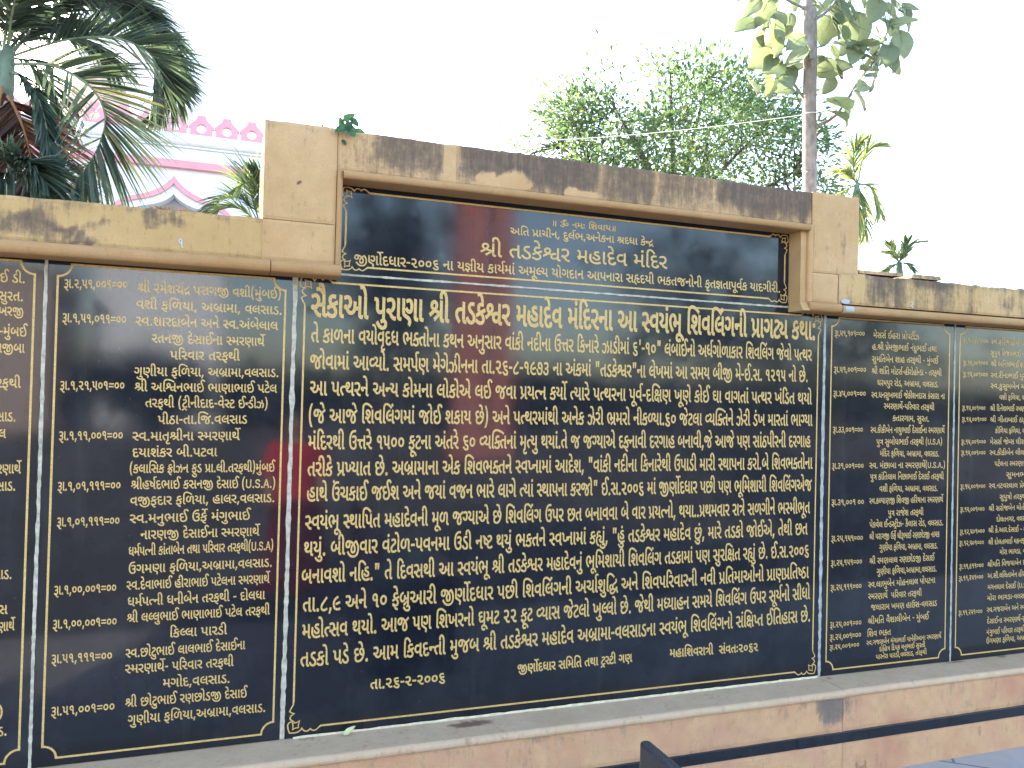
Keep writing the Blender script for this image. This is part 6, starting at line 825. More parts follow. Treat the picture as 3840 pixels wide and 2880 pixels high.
def embolden(pts, d):
    """outer contours run clockwise: move every corner to the left of its travel direction"""
    n = len(pts); out = []
    for i in range(n):
        a = Vector(pts[i - 1]); b = Vector(pts[i]); c = Vector(pts[(i + 1) % n])
        u = (b - a); v = (c - b)
        if u.length < 1e-6 or v.length < 1e-6: out.append(tuple(b)); continue
        u.normalize(); v.normalize()
        nn = Vector((-u.y - v.y, u.x + v.x))
        if nn.length < 0.2: nn = Vector((-u.y, u.x))
        nn.normalize()
        k = min(1.6, 1 / max(0.4, abs(nn.dot(Vector((-u.y, u.x))))))
        out.append((b.x + nn.x * d * k, b.y + nn.y * d * k))
    return out

from mathutils.geometry import delaunay_2d_cdt
TOPO = {}
def winding(cs, x, y):
    w = 0
    for c in cs:
        for i in range(len(c)):
            x0, y0 = c[i - 1]; x1, y1 = c[i]
            if (y0 <= y) != (y1 <= y):
                xx = x0 + (y - y0) / (y1 - y0) * (x1 - x0)
                if xx > x: w += 1 if y1 > y0 else -1
    return w
def glyph_topology(g):
    """triangulate the plain outline once; the same triangles serve every size"""
    if g in TOPO: return TOPO[g]
    cs = []
    for c in glyphs[g]:
        q = flatten(c)
        q = [p_ for i, p_ in enumerate(q) if (Vector(p_) - Vector(q[i - 1])).length > 0.5]
        if len(q) > 2: cs.append(q)
    vin = [Vector(p_) for c in cs for p_ in c]; ed = []; n = 0
    for c in cs:
        ed += [(n + i, n + (i + 1) % len(c)) for i in range(len(c))]; n += len(c)
    vo, eo, fo, ov, oe, of = delaunay_2d_cdt(vin, ed, [], 0, 1e-3)
    tri = []
    for f in fo:
        cx = sum(vo[i].x for i in f) / len(f); cy = sum(vo[i].y for i in f) / len(f)
        if winding(cs, cx, cy) != 0: tri.append(tuple(f))
    src = [o[0] if o else -1 for o in ov]
    TOPO[g] = (cs, [tuple(v) for v in vo], src, tri)
    return TOPO[g]
def glyph_mesh(g, sx, sy, d):
    """outline scaled to metres with a stroke gain d"""
    cs, vo, src, tri = glyph_topology(g)
    P = []
    for c in cs: P += embolden([(x * sx * 1000, y * sy * 1000) for x, y in c], d * 1000)
    v = np.array([P[k] + (0.0,) if k >= 0 else (vo[i][0] * sx * 1000, vo[i][1] * sy * 1000, 0.0) for i, k in enumerate(src)]).reshape(-1, 3)
    return v / 1000, tri

def text_mesh(name, items, x0u, sx, sy, X0, Z0, tilt, y, d, mat, parent):
    V = []; F = []; n = 0
    for k, (g, gx, gy) in enumerate(items):
        v, f = glyph_mesh(g, sx, sy, d)
        if not len(v): continue
        ox = (gx - x0u) * sx
        a = np.empty_like(v)
        a[:, 0] = v[:, 0] + ox + X0
        a[:, 2] = v[:, 1] + gy * sy + Z0 + (v[:, 0] + ox) * tilt
        a[:, 1] = y - 0.00016 * (k % 3)
        V.append(a); F += [tuple(i + n for i in q) for q in f]; n += len(v)
    return mesh_obj(name, np.concatenate(V), F, mat, parent)

# ------------------------------------------------------------------ granite slabs
ST, SB = Z + 0.3475, LZ + 0.0015
slab_info = {
    'K': (-1.0480, -0.4415, SB, ST, 'black granite donor slab cut off by the left edge of the view'),
    'L': (-0.4345, 0.1685, SB, ST, 'black granite donor slab left of the large central story slab'),
    'M': (0.1755, 1.9880, SB, Z + 0.3325, 'large central black granite slab with the long story in gold letters'),
    'H': (PL1 + 0.0170, PR0 - 0.0450, Z + 0.3365, Z + 0.5960, 'black granite heading slab recessed under the stained lintel'),
    'R': (1.9950, 2.5982, SB, ST, 'black granite donor slab just right of the large central story slab'),
    'S': (2.6052, 3.2080, SB, ST, 'black granite donor slab cut off by the right edge of the view'),
}
SL = {}
for k, (x0, x1, z0, z1, lab) in slab_info.items():
    s = thing('granite_slab', lab, 'inscribed slab', ((x0 + x1) / 2, 0.01, z0), 'inscribed granite slabs set in the memorial wall')
    SL[k] = s
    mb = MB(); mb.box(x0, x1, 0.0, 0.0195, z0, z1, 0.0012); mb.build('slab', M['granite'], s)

def ribbon(path, w, y, closed=True, jit=0.0, seed=1):
    rnd = random.Random(seed)
    P = [Vector((a, b)) for a, b in path]; n = len(P); V = []; F = []
    for i in range(n):
        if closed: a, c = P[i - 1], P[(i + 1) % n]
        else: a, c = P[max(0, i - 1)], P[min(n - 1, i + 1)]
        u = (P[i] - a); v = (c - P[i])
        u = u.normalized() if u.length > 1e-9 else v.normalized()
        v = v.normalized() if v.length > 1e-9 else u
        nn = Vector((-u.y - v.y, u.x + v.x))
        if nn.length < 1e-3: nn = Vector((-u.y, u.x))
        nn.normalize()
        k = min(1.8, 1 / max(0.5, nn.dot(Vector((-u.y, u.x)))))
        ww = w[i] if hasattr(w, '__len__') else w
        h = ww / 2 * k
        l = P[i] + nn * (h + jit * rnd.uniform(-1, 1)); r_ = P[i] - nn * (h + jit * rnd.uniform(-1, 1))
        V += [(l.x, y, l.y), (r_.x, y, r_.y)]
    m = n if closed else n - 1
    for i in range(m):
        j = (i + 1) % n
        F.append((2 * i, 2 * i + 1, 2 * j + 1, 2 * j))
    return V, F

def donor_border(slab, x0, x1, z0, z1, r=0.031):
    path = []
    for cx, cz, a0 in ((x1, z1, 270), (x0, z1, 360), (x0, z0, 90), (x1, z0, 180)):
        q = []
        for i in range(11):
            a = R(a0 - 9 * i) if True else 0
            q.append((cx + r * math.cos(a), cz + r * math.sin(a)))
        path += q
    mb = MB(); mb.add(*ribbon(path, 0.0052, -0.0006)); mb.build('border_line', M['gold_plain'], slab)
bt, bb = Z + 0.3093, Z - 0.9405
donor_border(SL['K'], -1.030, -0.4623, bb, bt)
donor_border(SL['L'], -0.4111, 0.1462, bb, bt)
donor_border(SL['R'], 2.0219, 2.5750, bb, bt)
donor_border(SL['S'], 2.6272, 3.1805, bb, bt)

HOR = [(0.0, 0.0), (0.012, 0.0012), (0.023, -0.0005), (0.030, -0.0050), (0.033, -0.0100), (0.037, -0.0045), (0.041, -0.0010), (0.046, 0.0), (0.051, -0.0015), (0.056, -0.0060), (0.060, -0.0020), (0.066, 0.0), (0.072, -0.0015), (0.078, -0.0065), (0.0845, -0.0113)]
VER = [(0.0, 0.0), (-0.0040, -0.0110), (-0.0056, -0.0217), (-0.0028, -0.0275), (0.0010, -0.0300), (0.0105, -0.0306), (0.0040, -0.0345), (0.0, -0.0400), (0.0025, -0.0465), (0.0113, -0.0523), (0.0040, -0.0550), (-0.0010, -0.0590), (0.0030, -0.0680), (0.0080, -0.0765), (0.0089, -0.0850)]
DIA = [(0.0080, -0.0085), (0.0140, -0.0118), (0.0240, -0.0125), (0.0232, -0.0190), (0.0262, -0.0310), (0.0185, -0.0270), (0.0075, -0.0265), (0.0093, -0.0180)]
def ornate_border(slab, x0, x1, z0, z1, k=1.0):
    """x0..x1, z0..z1 are the straight lines; every corner swells out into scallops round a small star"""
    path = []; widths = []
    stars = MB()
    for sx, sz, cx, cz, rev in ((1, 1, x0, z1, 0), (-1, 1, x1, z1, 1), (-1, -1, x1, z0, 0), (1, -1, x0, z0, 1)):
        bx = cx - sx * 0.0089 * k; bz = cz + sz * 0.0113 * k
        v = [(bx + sx * a * k, bz + sz * b * k) for a, b in VER]
        h = [(bx + sx * a * k, bz + sz * b * k) for a, b in HOR]
        seq = list(reversed(v)) + h[1:]
        if rev: seq = list(reversed(seq))
        path += seq
        wd = [0.0034] * len(seq); wd[0] = wd[-1] = 0.0052
        widths += wd
        stars.add(*ribbon([(bx + sx * a * k, bz + sz * b * k) for a, b in DIA], 0.0028, -0.0006))
    mb = MB(); mb.add(*ribbon(path, widths, -0.0006)); mb.build('border_line', M['gold_plain'], slab)
    stars.build('corner_star', M['gold_plain'], slab)
ornate_border(SL['M'], 0.1992, 1.9633, Z - 0.9343, Z + 0.3093)
ornate_border(SL['H'], 0.3060, 1.8142, Z + 0.3592, Z + 0.5733, 0.86)

for pn, words, X0, Z0, X1, Z1, hmm in TEXT_LINES:
    it, x0u, x1u = lay_out(words)
    if pn in SL:
        sx = (X1 - X0) / (x1u - x0u); sy = hmm / 1000 / 603
        gain = {'M': 0.00085, 'H': 0.0006, 'L': 0.00045, 'K': 0.00045, 'R': 0.0004, 'S': 0.00035}[pn] * (2.2 if hmm > 50 else 1.0)
        text_mesh('text_line', it, x0u, sx, sy, X0, Z + Z0, (Z1 - Z0) / (X1 - X0), -0.0007, gain, M['gold'] if pn == 'M' else M['gold_plain'], SL[pn])
    else:
        cx, cz = (-0.1215, Z + 0.364) if pn == '1' else (2.318, Z + 0.354)
        text_mesh('painted_numeral', it, x0u, 0.000027, 0.000038, cx - 0.006, cz, 0, FY - 0.0030, 0.0004, M['chalk'], wall)

# mortar between the slabs
def grout(path, w, mat, seed, y=-0.0009):
    P = catmull([(a, 0, b) for a, b in path], 90)
    rnd = random.Random(seed)
    ws = [w * (0.75 + 0.55 * abs(mnoise.noise(Vector((i * 0.23, seed, 0)))) + 0.25 * rnd.random()) for i in range(len(P))]
    mb = MB(); V, F = ribbon([(q.x, q.z) for q in P], ws, y, closed=False, jit=w * 0.10, seed=seed)
    mb.add(V, F)
    # a thin edge so that the joint has some body
    nV = len(V); 
    mb.add([(a, 0.012, c) for a, b, c in V], F)
    return mb
grout([(-0.438, ST - 0.001), (-0.4375, Z - 0.2), (-0.4382, Z - 0.6), (-0.438, SB)], 0.0085, M['grout'], 3).build('grout_joint', M['grout'], wall)
grout([(0.172, ST - 0.001), (0.1715, Z - 0.2), (0.1718, Z - 0.6), (0.1705, SB)], 0.0115, M['grout'], 5).build('grout_joint', M['grout'], wall)
grout([(1.9915, ST - 0.004), (1.9905, Z - 0.2), (1.9918, Z - 0.6), (1.9925, SB)], 0.0125, M['grout'], 7).build('grout_joint', M['grout_grey'], wall)
grout([(2.6017, ST - 0.004), (2.6015, Z - 0.2), (2.6019, Z - 0.6), (2.6017, SB)], 0.0085, M['grout'], 9).build('grout_joint', M['grout_grey'], wall)
grout([(PL1 + 0.018, Z + 0.3345), (0.8, Z + 0.3350), (1.4, Z + 0.3342), (PR0 - 0.046, Z + 0.3345)], 0.0060, M['grout'], 11).build('grout_joint', M['grout'], wall)
grout([(0.20, SB + 0.0005), (0.9, SB + 0.0015), (1.5, SB + 0.0020), (1.985, SB + 0.0020)], 0.0085, M['grout'], 13, y=-0.0035).build('mortar_bead', simple('white mortar', (0.62, 0.55, 0.38), 0.9, 0.2, 80), wall)

# loose stone strips and plant debris lying on the coping
def loose_strip(x0, x1, y0, y1, z0, th, ang, label, seed):
    rnd = random.Random(seed)
    mb = MB(); n = 14; V = []; top = []
    for i in range(n + 1):
        x = x0 + (x1 - x0) * i / n
        j = 0.0035 * nz2(x, seed, 30, seed)
        for y, z in ((y0 + j * 0.5, 0.0), (y1, 0.0), (y1, th), (y0 + 0.004 + j, th + j * 0.4)):
            xx = x + (0.012 * (z / th) if i == 0 and seed == 2 else 0) - (0.0)
            V.append((xx, y, z0 + z + (x - x0) * ang))
    F = []
    for i in range(n):
        for k in range(4):
            k2 = (k + 1) % 4
            F.append((i * 4 + k, (i + 1) * 4 + k, (i + 1) * 4 + k2, i * 4 + k2))
    F.append((0, 1, 2, 3)); F.append((n * 4 + 3, n * 4 + 2, n * 4 + 1, n * 4))
    o = mesh_obj('stone_strip', V, F, M['stone'], origin=((x0 + x1) / 2, (y0 + y1) / 2, z0), attr={'stain': [0.55 + 0.3 * nz2(v[0], v[2], 12, 4) for v in V]})
    return tag(o, label, 'stone piece', 'loose stone strips on the right coping')
loose_strip(2.0800, 2.275, -0.066, 0.06, zc1 + 0.0035, 0.0125, 0.010, 'longer loose stone strip against the right pillar on the coping', 1)
loose_strip(2.3150, 2.455, -0.068, 0.05, zc1 + 0.0035, 0.0150, 0.006, 'shorter loose stone strip with a slanted broken end on the coping', 2)

# ------------------------------------------------------------------ ground
t = NT('grey stone paving')
br = t.n('ShaderNodeTexBrick')
mp = t.n('ShaderNodeMapping'); t.l(t.tc.outputs['Object'], mp.inputs[0])
mp.inputs['Rotation'].default_value = (0, 0, R(38)); mp.inputs['Location'].default_value = (0.07, 0.11, 0)
t.l(mp.outputs[0], br.inputs['Vector'])
br.inputs['Scale'].default_value = 1.0
br.inputs['Brick Width'].default_value = 0.42; br.inputs['Row Height'].default_value = 0.30
br.inputs['Mortar Size'].default_value = 0.006; br.inputs['Mortar Smooth'].default_value = 0.4
br.inputs['Color1'].default_value = (0.40, 0.37, 0.34, 1); br.inputs['Color2'].default_value = (0.33, 0.305, 0.285, 1); br.inputs['Mortar'].default_value = (0.13, 0.12, 0.12, 1)
nzg = t.noise(9, 6, 0.65)
t.base(t.mix(t.ramp(nzg, [(0.35, 0.0), (0.75, 0.55)]), br.outputs['Color'], (0.26, 0.23, 0.20)))
t.rough(0.65)
t.bump(t.math('ADD', br.outputs['Fac'], t.math('MULTIPLY', t.noise(60, 4), -0.5)), -0.35, 0.006)
M['paving'] = t.m
me_v = [(-400, -400, 0), (400, -400, 0), (400, 900, 0), (-400, 900, 0)]
tag(mesh_obj('ground', me_v, [(0, 1, 2, 3)], M['paving']), kind='structure')

t = NT('dark ground for reflections'); t.base(t.ramp(t.noise(1.2, 5, 0.6), [(0.3, (0.055, 0.048, 0.042)), (0.7, (0.10, 0.088, 0.076))])); t.rough(0.9)
tag(mesh_obj('dark_ground_sheet', [(-60, -41, 0.004), (90, -41, 0.004), (90, -2.25, 0.004), (-60, -2.25, 0.004)], [(0, 1, 2, 3)], t.m), kind='structure')  # added dark sheet that dims the ground mirrored in the slabs

# ------------------------------------------------------------------ palms
def leaflet(mb, tints, base, d, L, w, droop, tint, rnd, n=4, bend=0.0):
    """narrow folded strip leaving the stem in direction d and sagging under its own weight"""
    d = d.normalized()
    side = d.cross(Vector((0, 0, 1)))
    if side.length < 0.1: side = Vector((1, 0, 0))
    side.normalize()
    tw = rnd.uniform(-0.9, 0.9)
    side = (Matrix.Rotation(tw, 3, d) @ side)
    p = base.copy(); dd = d.copy(); V = []; st = L / n
    prof = [0.55, 1.0, 0.85, 0.55, 0.04] if n == 4 else [0.6, 1.0, 0.6, 0.04]
    for i in range(n + 1):
        h = side * (w / 2 * prof[i])
        V += [p - h, p + h]
        dd = (dd + Vector((0, 0, -1)) * droop * (0.4 + 0.9 * i / n)).normalized()
        p = p + dd * st
    nb = len(mb.v)
    mb.v += [tuple(q) for q in V]; tints += [tint] * len(V)
    for i in range(n):
        a = nb + 2 * i
        mb.f.append((a, a + 1, a + 3, a + 2))

def frond(parent, ctrl, L0, n, mat_leaf, mat_stem, seed, spread=55, droop=0.16, w=0.020, rad=0.010, sides=(1, -1), start=0.14, upv=None, tint=(0.1, 0.7), inner=1.0):
    rnd = random.Random(seed)
    P = catmull(ctrl, 40)
    mb = MB(); mb.tube(P, [rad * (1 - 0.85 * i / 39) for i in range(40)], 6)
    lf = MB(); tints = []
    for k in range(n):
        u = start + (1 - start) * (k + rnd.uniform(-0.3, 0.3)) / n
        u = min(0.999, max(0, u))
        x = u * 39; i = min(38, int(x)); base = P[i].lerp(P[i + 1], x - i)
        tn = (P[i + 1] - P[i]).normalized()
        s = tn.cross(upv if upv is not None else Vector((0, 0, 1)))
        if s.length < 0.15: s = tn.cross(Vector((0, 1, 0)))
        s.normalize()
        un = s.cross(tn).normalized()
        ll = L0 * (0.45 + 0.9 * math.sin(math.pi * min(1, (u - start) / (1 - start) * 0.78 + 0.14))) * rnd.uniform(0.88, 1.1)
        ang = R(spread * (1 - 0.5 * u) + rnd.uniform(-7, 7))
        for sd in sides:
            if rnd.random() < 0.04: continue
            if inner < 1.0:
                kv = P[min(39, i + 4)] + P[max(0, i - 4)] - P[i] * 2
                if kv.dot(s * sd) > 0 and rnd.random() > inner: continue
            d = tn * math.cos(ang) + s * (sd * math.sin(ang)) + un * rnd.uniform(-0.05, 0.25)
            leaflet(lf, tints, base, d, ll, w * rnd.uniform(0.7, 1.15), droop * rnd.uniform(0.6, 1.4), rnd.uniform(*tint), rnd)
    st = mb.build('frond', mat_stem, parent, smooth=True)
    o = lf.build('leaflets', mat_leaf, parent, attr={'tint': tints})
    # leaflets belong to their frond: sub-part
    o.parent = st
    return st

palm = thing('palm_tree', 'large feathery palm with a hanging dead brown frond at the left edge', 'palm tree', (-1.41, 3.5, 0))
V3 = lambda l: [Vector(p) for p in l]
mb = MB(); mb.tube(catmull([(-1.346, 3.455, 3.374), (-1.357, 3.462, 3.212), (-1.376, 3.472, 3.006), (-1.40, 3.485, 2.715)], 12), [0.020, 0.034, 0.045, 0.050, 0.054, 0.058, 0.062, 0.065, 0.067, 0.068, 0.068, 0.068], 14); mb.build('crownshaft', M['shaft'], palm, smooth=True)
mb = MB(); mb.tube(catmull([(-1.40, 3.485, 2.714), (-1.42, 3.497, 2.2), (-1.43, 3.5, 1.0), (-1.41, 3.5, 0.0)], 20), [0.066 + 0.012 * (i % 2) * 0.3 + 0.02 * (i / 19) for i in range(20)], 14); mb.build('trunk', M['bark'], palm, smooth=True)
PL, PD, RC, RD = M['palm_leaf'], M['palm_dead'], M['rachis'], M['rachis_dead']
B = Vector
frond(palm, [(-1.343, 3.456, 3.255), (-1.1, 3.324, 3.239), (-0.922, 3.217, 3.155), (-0.802, 3.13, 3.041), (-0.737, 3.064, 2.887), (-0.749, 3.026, 2.733), (-0.807, 3.004, 2.572), (-0.872, 2.983, 2.454)], 0.40, 150, PL, RC, 11, 58, 0.10, 0.026, 0.010, upv=B((0.25, -1.0, 0.25)), tint=(0.25, 0.95), inner=0.16)
frond(palm, [(-1.344, 3.456, 3.297), (-1.143, 3.449, 3.406), (-0.969, 3.452, 3.481), (-0.781, 3.45, 3.521), (-0.646, 3.469, 3.513), (-0.54, 3.498, 3.466), (-0.483, 3.546, 3.383), (-0.464, 3.606, 3.316), (-0.506, 3.689, 3.226)], 0.30, 170, PL, RC, 12, 58, 0.08, 0.027, 0.010, upv=B((0.1, -0.9, 0.5)), tint=(0.15, 0.8), inner=0.22)
frond(palm, [(-1.38, 3.574, 3.373), (-1.253, 3.666, 3.62), (-1.072, 3.74, 3.805), (-0.835, 3.795, 3.931), (-0.66, 3.862, 3.93), (-0.54, 3.965, 3.84), (-0.46, 4.05, 3.70), (-0.43, 4.10, 3.53), (-0.46, 4.14, 3.38), (-0.56, 4.16, 3.26)], 0.26, 170, PL, RC, 13, 50, 0.20, 0.027, 0.010, tint=(0.0, 0.6))
frond(palm, [(-1.354, 3.458, 3.357), (-1.292, 3.485, 3.595), (-1.187, 3.498, 3.796), (-0.99, 3.465, 3.90), (-0.82, 3.432, 3.90)], 0.40, 130, PL, RC, 14, 55, 0.20, 0.027, 0.010, tint=(0.0, 0.6))
frond(palm, [(-1.379, 3.574, 3.338), (-1.286, 3.673, 3.365), (-1.202, 3.777, 3.318), (-1.147, 3.891, 3.219), (-1.10, 4.018, 3.05)], 0.28, 44, PL, RC, 15, 40, 0.25, 0.02, 0.009, tint=(0.0, 0.5))
frond(palm, [(-1.349, 3.459, 3.212), (-1.24, 3.336, 3.149), (-1.139, 3.218, 3.013), (-1.07, 3.111, 2.847), (-1.01, 3.008, 2.645), (-0.95, 2.905, 2.426)], 0.20, 80, PL, RC, 16, 26, 0.14, 0.026, 0.014, tint=(0.0, 0.55))
frond(palm, [(-1.36, 3.462, 3.297), (-1.516, 3.515, 3.395), (-1.715, 3.587, 3.347), (-1.87, 3.646, 3.13)], 0.42, 56, PL, RC, 17, 60, 0.25, tint=(0.0, 0.6))
frond(palm, [(-1.36, 3.462, 3.297), (-1.466, 3.602, 3.527), (-1.625, 3.761, 3.728), (-1.87, 3.954, 3.789)], 0.42, 56, PL, RC, 18, 60, 0.25, tint=(0.0, 0.6))
frond(palm, [(-1.366, 3.516, 3.335), (-1.306, 3.334, 3.50), (-1.23, 3.166, 3.62), (-1.10, 3.008, 3.66), (-0.95, 2.92, 3.60)], 0.34, 80, PL, RC, 19, 56, 0.22, 0.022, tint=(0.1, 0.7))
frond(palm, [(-1.36, 3.47, 3.30), (-1.27, 3.60, 3.50), (-1.13, 3.72, 3.62), (-0.95, 3.84, 3.62), (-0.80, 3.96, 3.50)], 0.30, 80, PL, RC, 20, 52, 0.20, 0.024, tint=(0.0, 0.5))
frond(palm, [(-1.37, 3.45, 3.32), (-1.33, 3.38, 3.58), (-1.25, 3.30, 3.80), (-1.12, 3.20, 3.95)], 0.42, 110, PL, RC, 21, 58, 0.26, 0.027, tint=(0.0, 0.6))
frond(palm, [(-1.309, 3.343, 3.02), (-1.225, 3.262, 2.86), (-1.165, 3.195, 2.69), (-1.122, 3.129, 2.53), (-1.086, 3.061, 2.33)], 0.46, 140, PD, RD, 22, 50, 0.09, 0.028, 0.014, upv=B((0.3, -1.0, 0.2)), tint=(0.0, 0.5), start=0.03)
frond(palm, [(-1.36, 3.42, 3.10), (-1.36, 3.36, 2.92), (-1.34, 3.30, 2.72), (-1.30, 3.26, 2.45)], 0.26, 50, PD, RD, 23, 30, 0.12, 0.024, 0.012, tint=(0.0, 0.6), start=0.05)
frond(palm, [(-1.37, 3.60, 3.35), (-1.20, 3.80, 3.75), (-0.95, 4.0, 3.98), (-0.70, 4.15, 4.0)], 0.42, 110, PL, RC, 24, 58, 0.22, 0.027, tint=(0.0, 0.5))
mb = MB(); mb.tube([(-1.322, 3.244, 2.60), (-1.320, 3.244, 2.772), (-1.318, 3.294, 2.904), (-1.321, 3.347, 2.985)], [0.030, 0.028, 0.022, 0.008], 8); mb.build('frond_stub', simple('pale dry frond base', (0.50, 0.36, 0.24), 0.8, 0.2, 20), palm, smooth=True)

M['young_stem'] = simple('teal green stem', (0.07, 0.13, 0.11), 0.5, 0.3, 12)
young = thing('palm_tree', 'small dark green palm below the big palm, just above the left coping', 'palm tree', (-1.14, 2.76, 0))
mb = MB(); mb.tube(catmull([(-1.14, 2.76, 0), (-1.143, 2.764, 1.6), (-1.149, 2.765, 2.30), (-1.157, 2.766, 2.44)], 12), [0.03 - 0.0012 * i for i in range(12)], 8); mb.build('trunk', M['young_stem'], young, smooth=True)
for i, c in enumerate(([(-1.154, 2.766, 2.422), (-1.087, 2.706, 2.452), (-1.015, 2.645, 2.429), (-0.95, 2.588, 2.348)], [(-1.154, 2.766, 2.422), (-1.079, 2.704, 2.407), (-1.006, 2.643, 2.348), (-0.969, 2.596, 2.267)],
                       [(-1.154, 2.766, 2.429), (-1.172, 2.736, 2.472), (-1.204, 2.712, 2.454), (-1.235, 2.689, 2.378)], [(-1.154, 2.766, 2.429), (-1.09, 2.689, 2.462), (-1.036, 2.617, 2.449)], [(-1.154, 2.766, 2.422), (-1.179, 2.722, 2.392), (-1.205, 2.68, 2.32)])):
    frond(young, c, 0.24, 46, PL, RC, 40 + i, 48, 0.14, 0.016, 0.005, tint=(0.0, 0.5))

fan = thing('palm_tree', 'bright green young palm peeping over the coping beside the left pillar', 'palm tree', (0.231, 5.028, 0))
mb = MB(); mb.tube(catmull([(0.231, 5.028, 0), (0.235, 5.03, 1.5), (0.231, 5.028, 2.715)], 10), [0.05 - 0.003 * i for i in range(10)], 8); mb.build('trunk', M['rachis'], fan, smooth=True)
for i, c in enumerate(([(0.231, 5.028, 2.71), (0.112, 5.014, 2.886), (-0.023, 5.009, 2.918), (-0.153, 5.003, 2.833), (-0.216, 4.974, 2.761)], [(0.231, 5.028, 2.71), (0.166, 4.977, 2.919), (0.106, 4.925, 3.031), (0.041, 4.879, 2.954)],
                       [(0.231, 5.028, 2.71), (0.154, 4.98, 2.955), (0.16, 4.906, 3.068), (0.19, 4.824, 3.109)], [(0.231, 5.028, 2.71), (0.069, 5.013, 2.822), (-0.065, 4.99, 2.815), (-0.139, 4.947, 2.752)],
                       [(0.231, 5.028, 2.71), (0.222, 4.957, 2.921), (0.271, 4.866, 3.047), (0.344, 4.769, 3.066)], [(0.231, 5.028, 2.71), (0.323, 4.921, 2.888), (0.419, 4.816, 2.91), (0.493, 4.72, 2.838)])):
    frond(fan, c, 0.26, 40, M['pale_leaf'] if i in (1, 3) else PL, RC, 60 + i, 55, 0.14, 0.017, 0.006, tint=(0.1, 0.7))

areca = thing('palm_tree', 'pale green areca palm with drooping fronds just behind the right pillar', 'palm tree', (7.29, 5.69, 0))
mb = MB(); mb.tube(catmull([(7.29, 5.69, 0), (7.28, 5.69, 2.0), (7.289, 5.686, 3.413), (7.31, 5.672, 3.781), (7.351, 5.654, 4.03)], 14), [0.07] * 8 + [0.06, 0.055, 0.05, 0.045, 0.04, 0.03], 10); mb.build('trunk', M['shaft'], areca, smooth=True)
for i, c in enumerate(([(7.351, 5.654, 4.015), (7.249, 5.616, 4.227), (7.211, 5.556, 4.372), (7.22, 5.48, 4.483)], [(7.351, 5.654, 4.015), (7.356, 5.577, 4.296), (7.38, 5.495, 4.409), (7.421, 5.409, 4.43)], [(7.351, 5.654, 4.015), (7.443, 5.551, 3.967), (7.492, 5.466, 3.754), (7.475, 5.404, 3.608)],
                       [(7.351, 5.654, 4.015), (7.386, 5.575, 3.767), (7.373, 5.512, 3.50), (7.295, 5.471, 3.30)], [(7.351, 5.654, 4.015), (7.133, 5.663, 3.893), (6.934, 5.665, 3.74), (6.827, 5.634, 3.60)], [(7.351, 5.654, 4.015), (7.165, 5.612, 4.117), (6.999, 5.565, 4.118)], [(7.351, 5.654, 4.015), (7.315, 5.565, 3.758), (7.218, 5.498, 3.40)])):
    frond(areca, c, 0.24, 30, M['pale_leaf'], RC, 80 + i, 36, 0.22, 0.027, 0.012, tint=(0.1, 0.95))

tiny = thing('palm_tree', 'small distant palm showing above the loose stone strips on the right coping', 'palm tree', (9.45, 7.04, 0))
mb = MB(); mb.tube([(9.45, 7.04, 0), (9.454, 7.043, 3.103), (9.449, 7.042, 3.263), (9.445, 7.041, 3.41)], [0.09, 0.07, 0.055, 0.035], 10); mb.build('trunk', M['shaft'], tiny, smooth=True)
for i, c in enumerate(([(9.445, 7.041, 3.403), (9.437, 6.971, 3.571), (9.511, 6.872, 3.661), (9.624, 6.76, 3.691)], [(9.445, 7.041, 3.403), (9.28, 6.991, 3.561), (9.143, 6.932, 3.659)], [(9.445, 7.041, 3.403), (9.249, 7.006, 3.323), (9.081, 6.962, 3.205)], [(9.445, 7.041, 3.403), (9.263, 6.998, 3.501), (9.11, 6.946, 3.52)], [(9.445, 7.041, 3.403), (9.449, 6.932, 3.526), (9.4, 6.839, 3.724)], [(9.445, 7.041, 3.403), (9.472, 6.926, 3.368), (9.487, 6.816, 3.266)])):
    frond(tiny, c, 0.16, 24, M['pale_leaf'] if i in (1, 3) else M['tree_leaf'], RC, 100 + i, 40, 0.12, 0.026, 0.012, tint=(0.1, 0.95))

# ------------------------------------------------------------------ broad tree behind the wall
def blade(mb, tints, p, d, nrm, L, w, tint, bend=0.15):
    """small pointed leaf: four faces folded along the midrib"""
    d = d.normalized(); s = d.cross(nrm)
    if s.length < 1e-3: s = d.cross(Vector((0.3, 1, 0.2)))
    s.normalize(); n = s.cross(d)
    m = p + d * (L * 0.45)
    nb = len(mb.v)
    mb.v += [tuple(p), tuple(m - s * w / 2 + n * bend * w), tuple(m + s * w / 2 + n * bend * w), tuple(p + d * L - n * 0.1 * L), tuple(m - n * 0.02 * L)]
    tints += [tint] * 5
    mb.f += [(nb, nb + 4, nb + 1), (nb, nb + 2, nb + 4), (nb + 1, nb + 4, nb + 3), (nb + 4, nb + 2, nb + 3)]

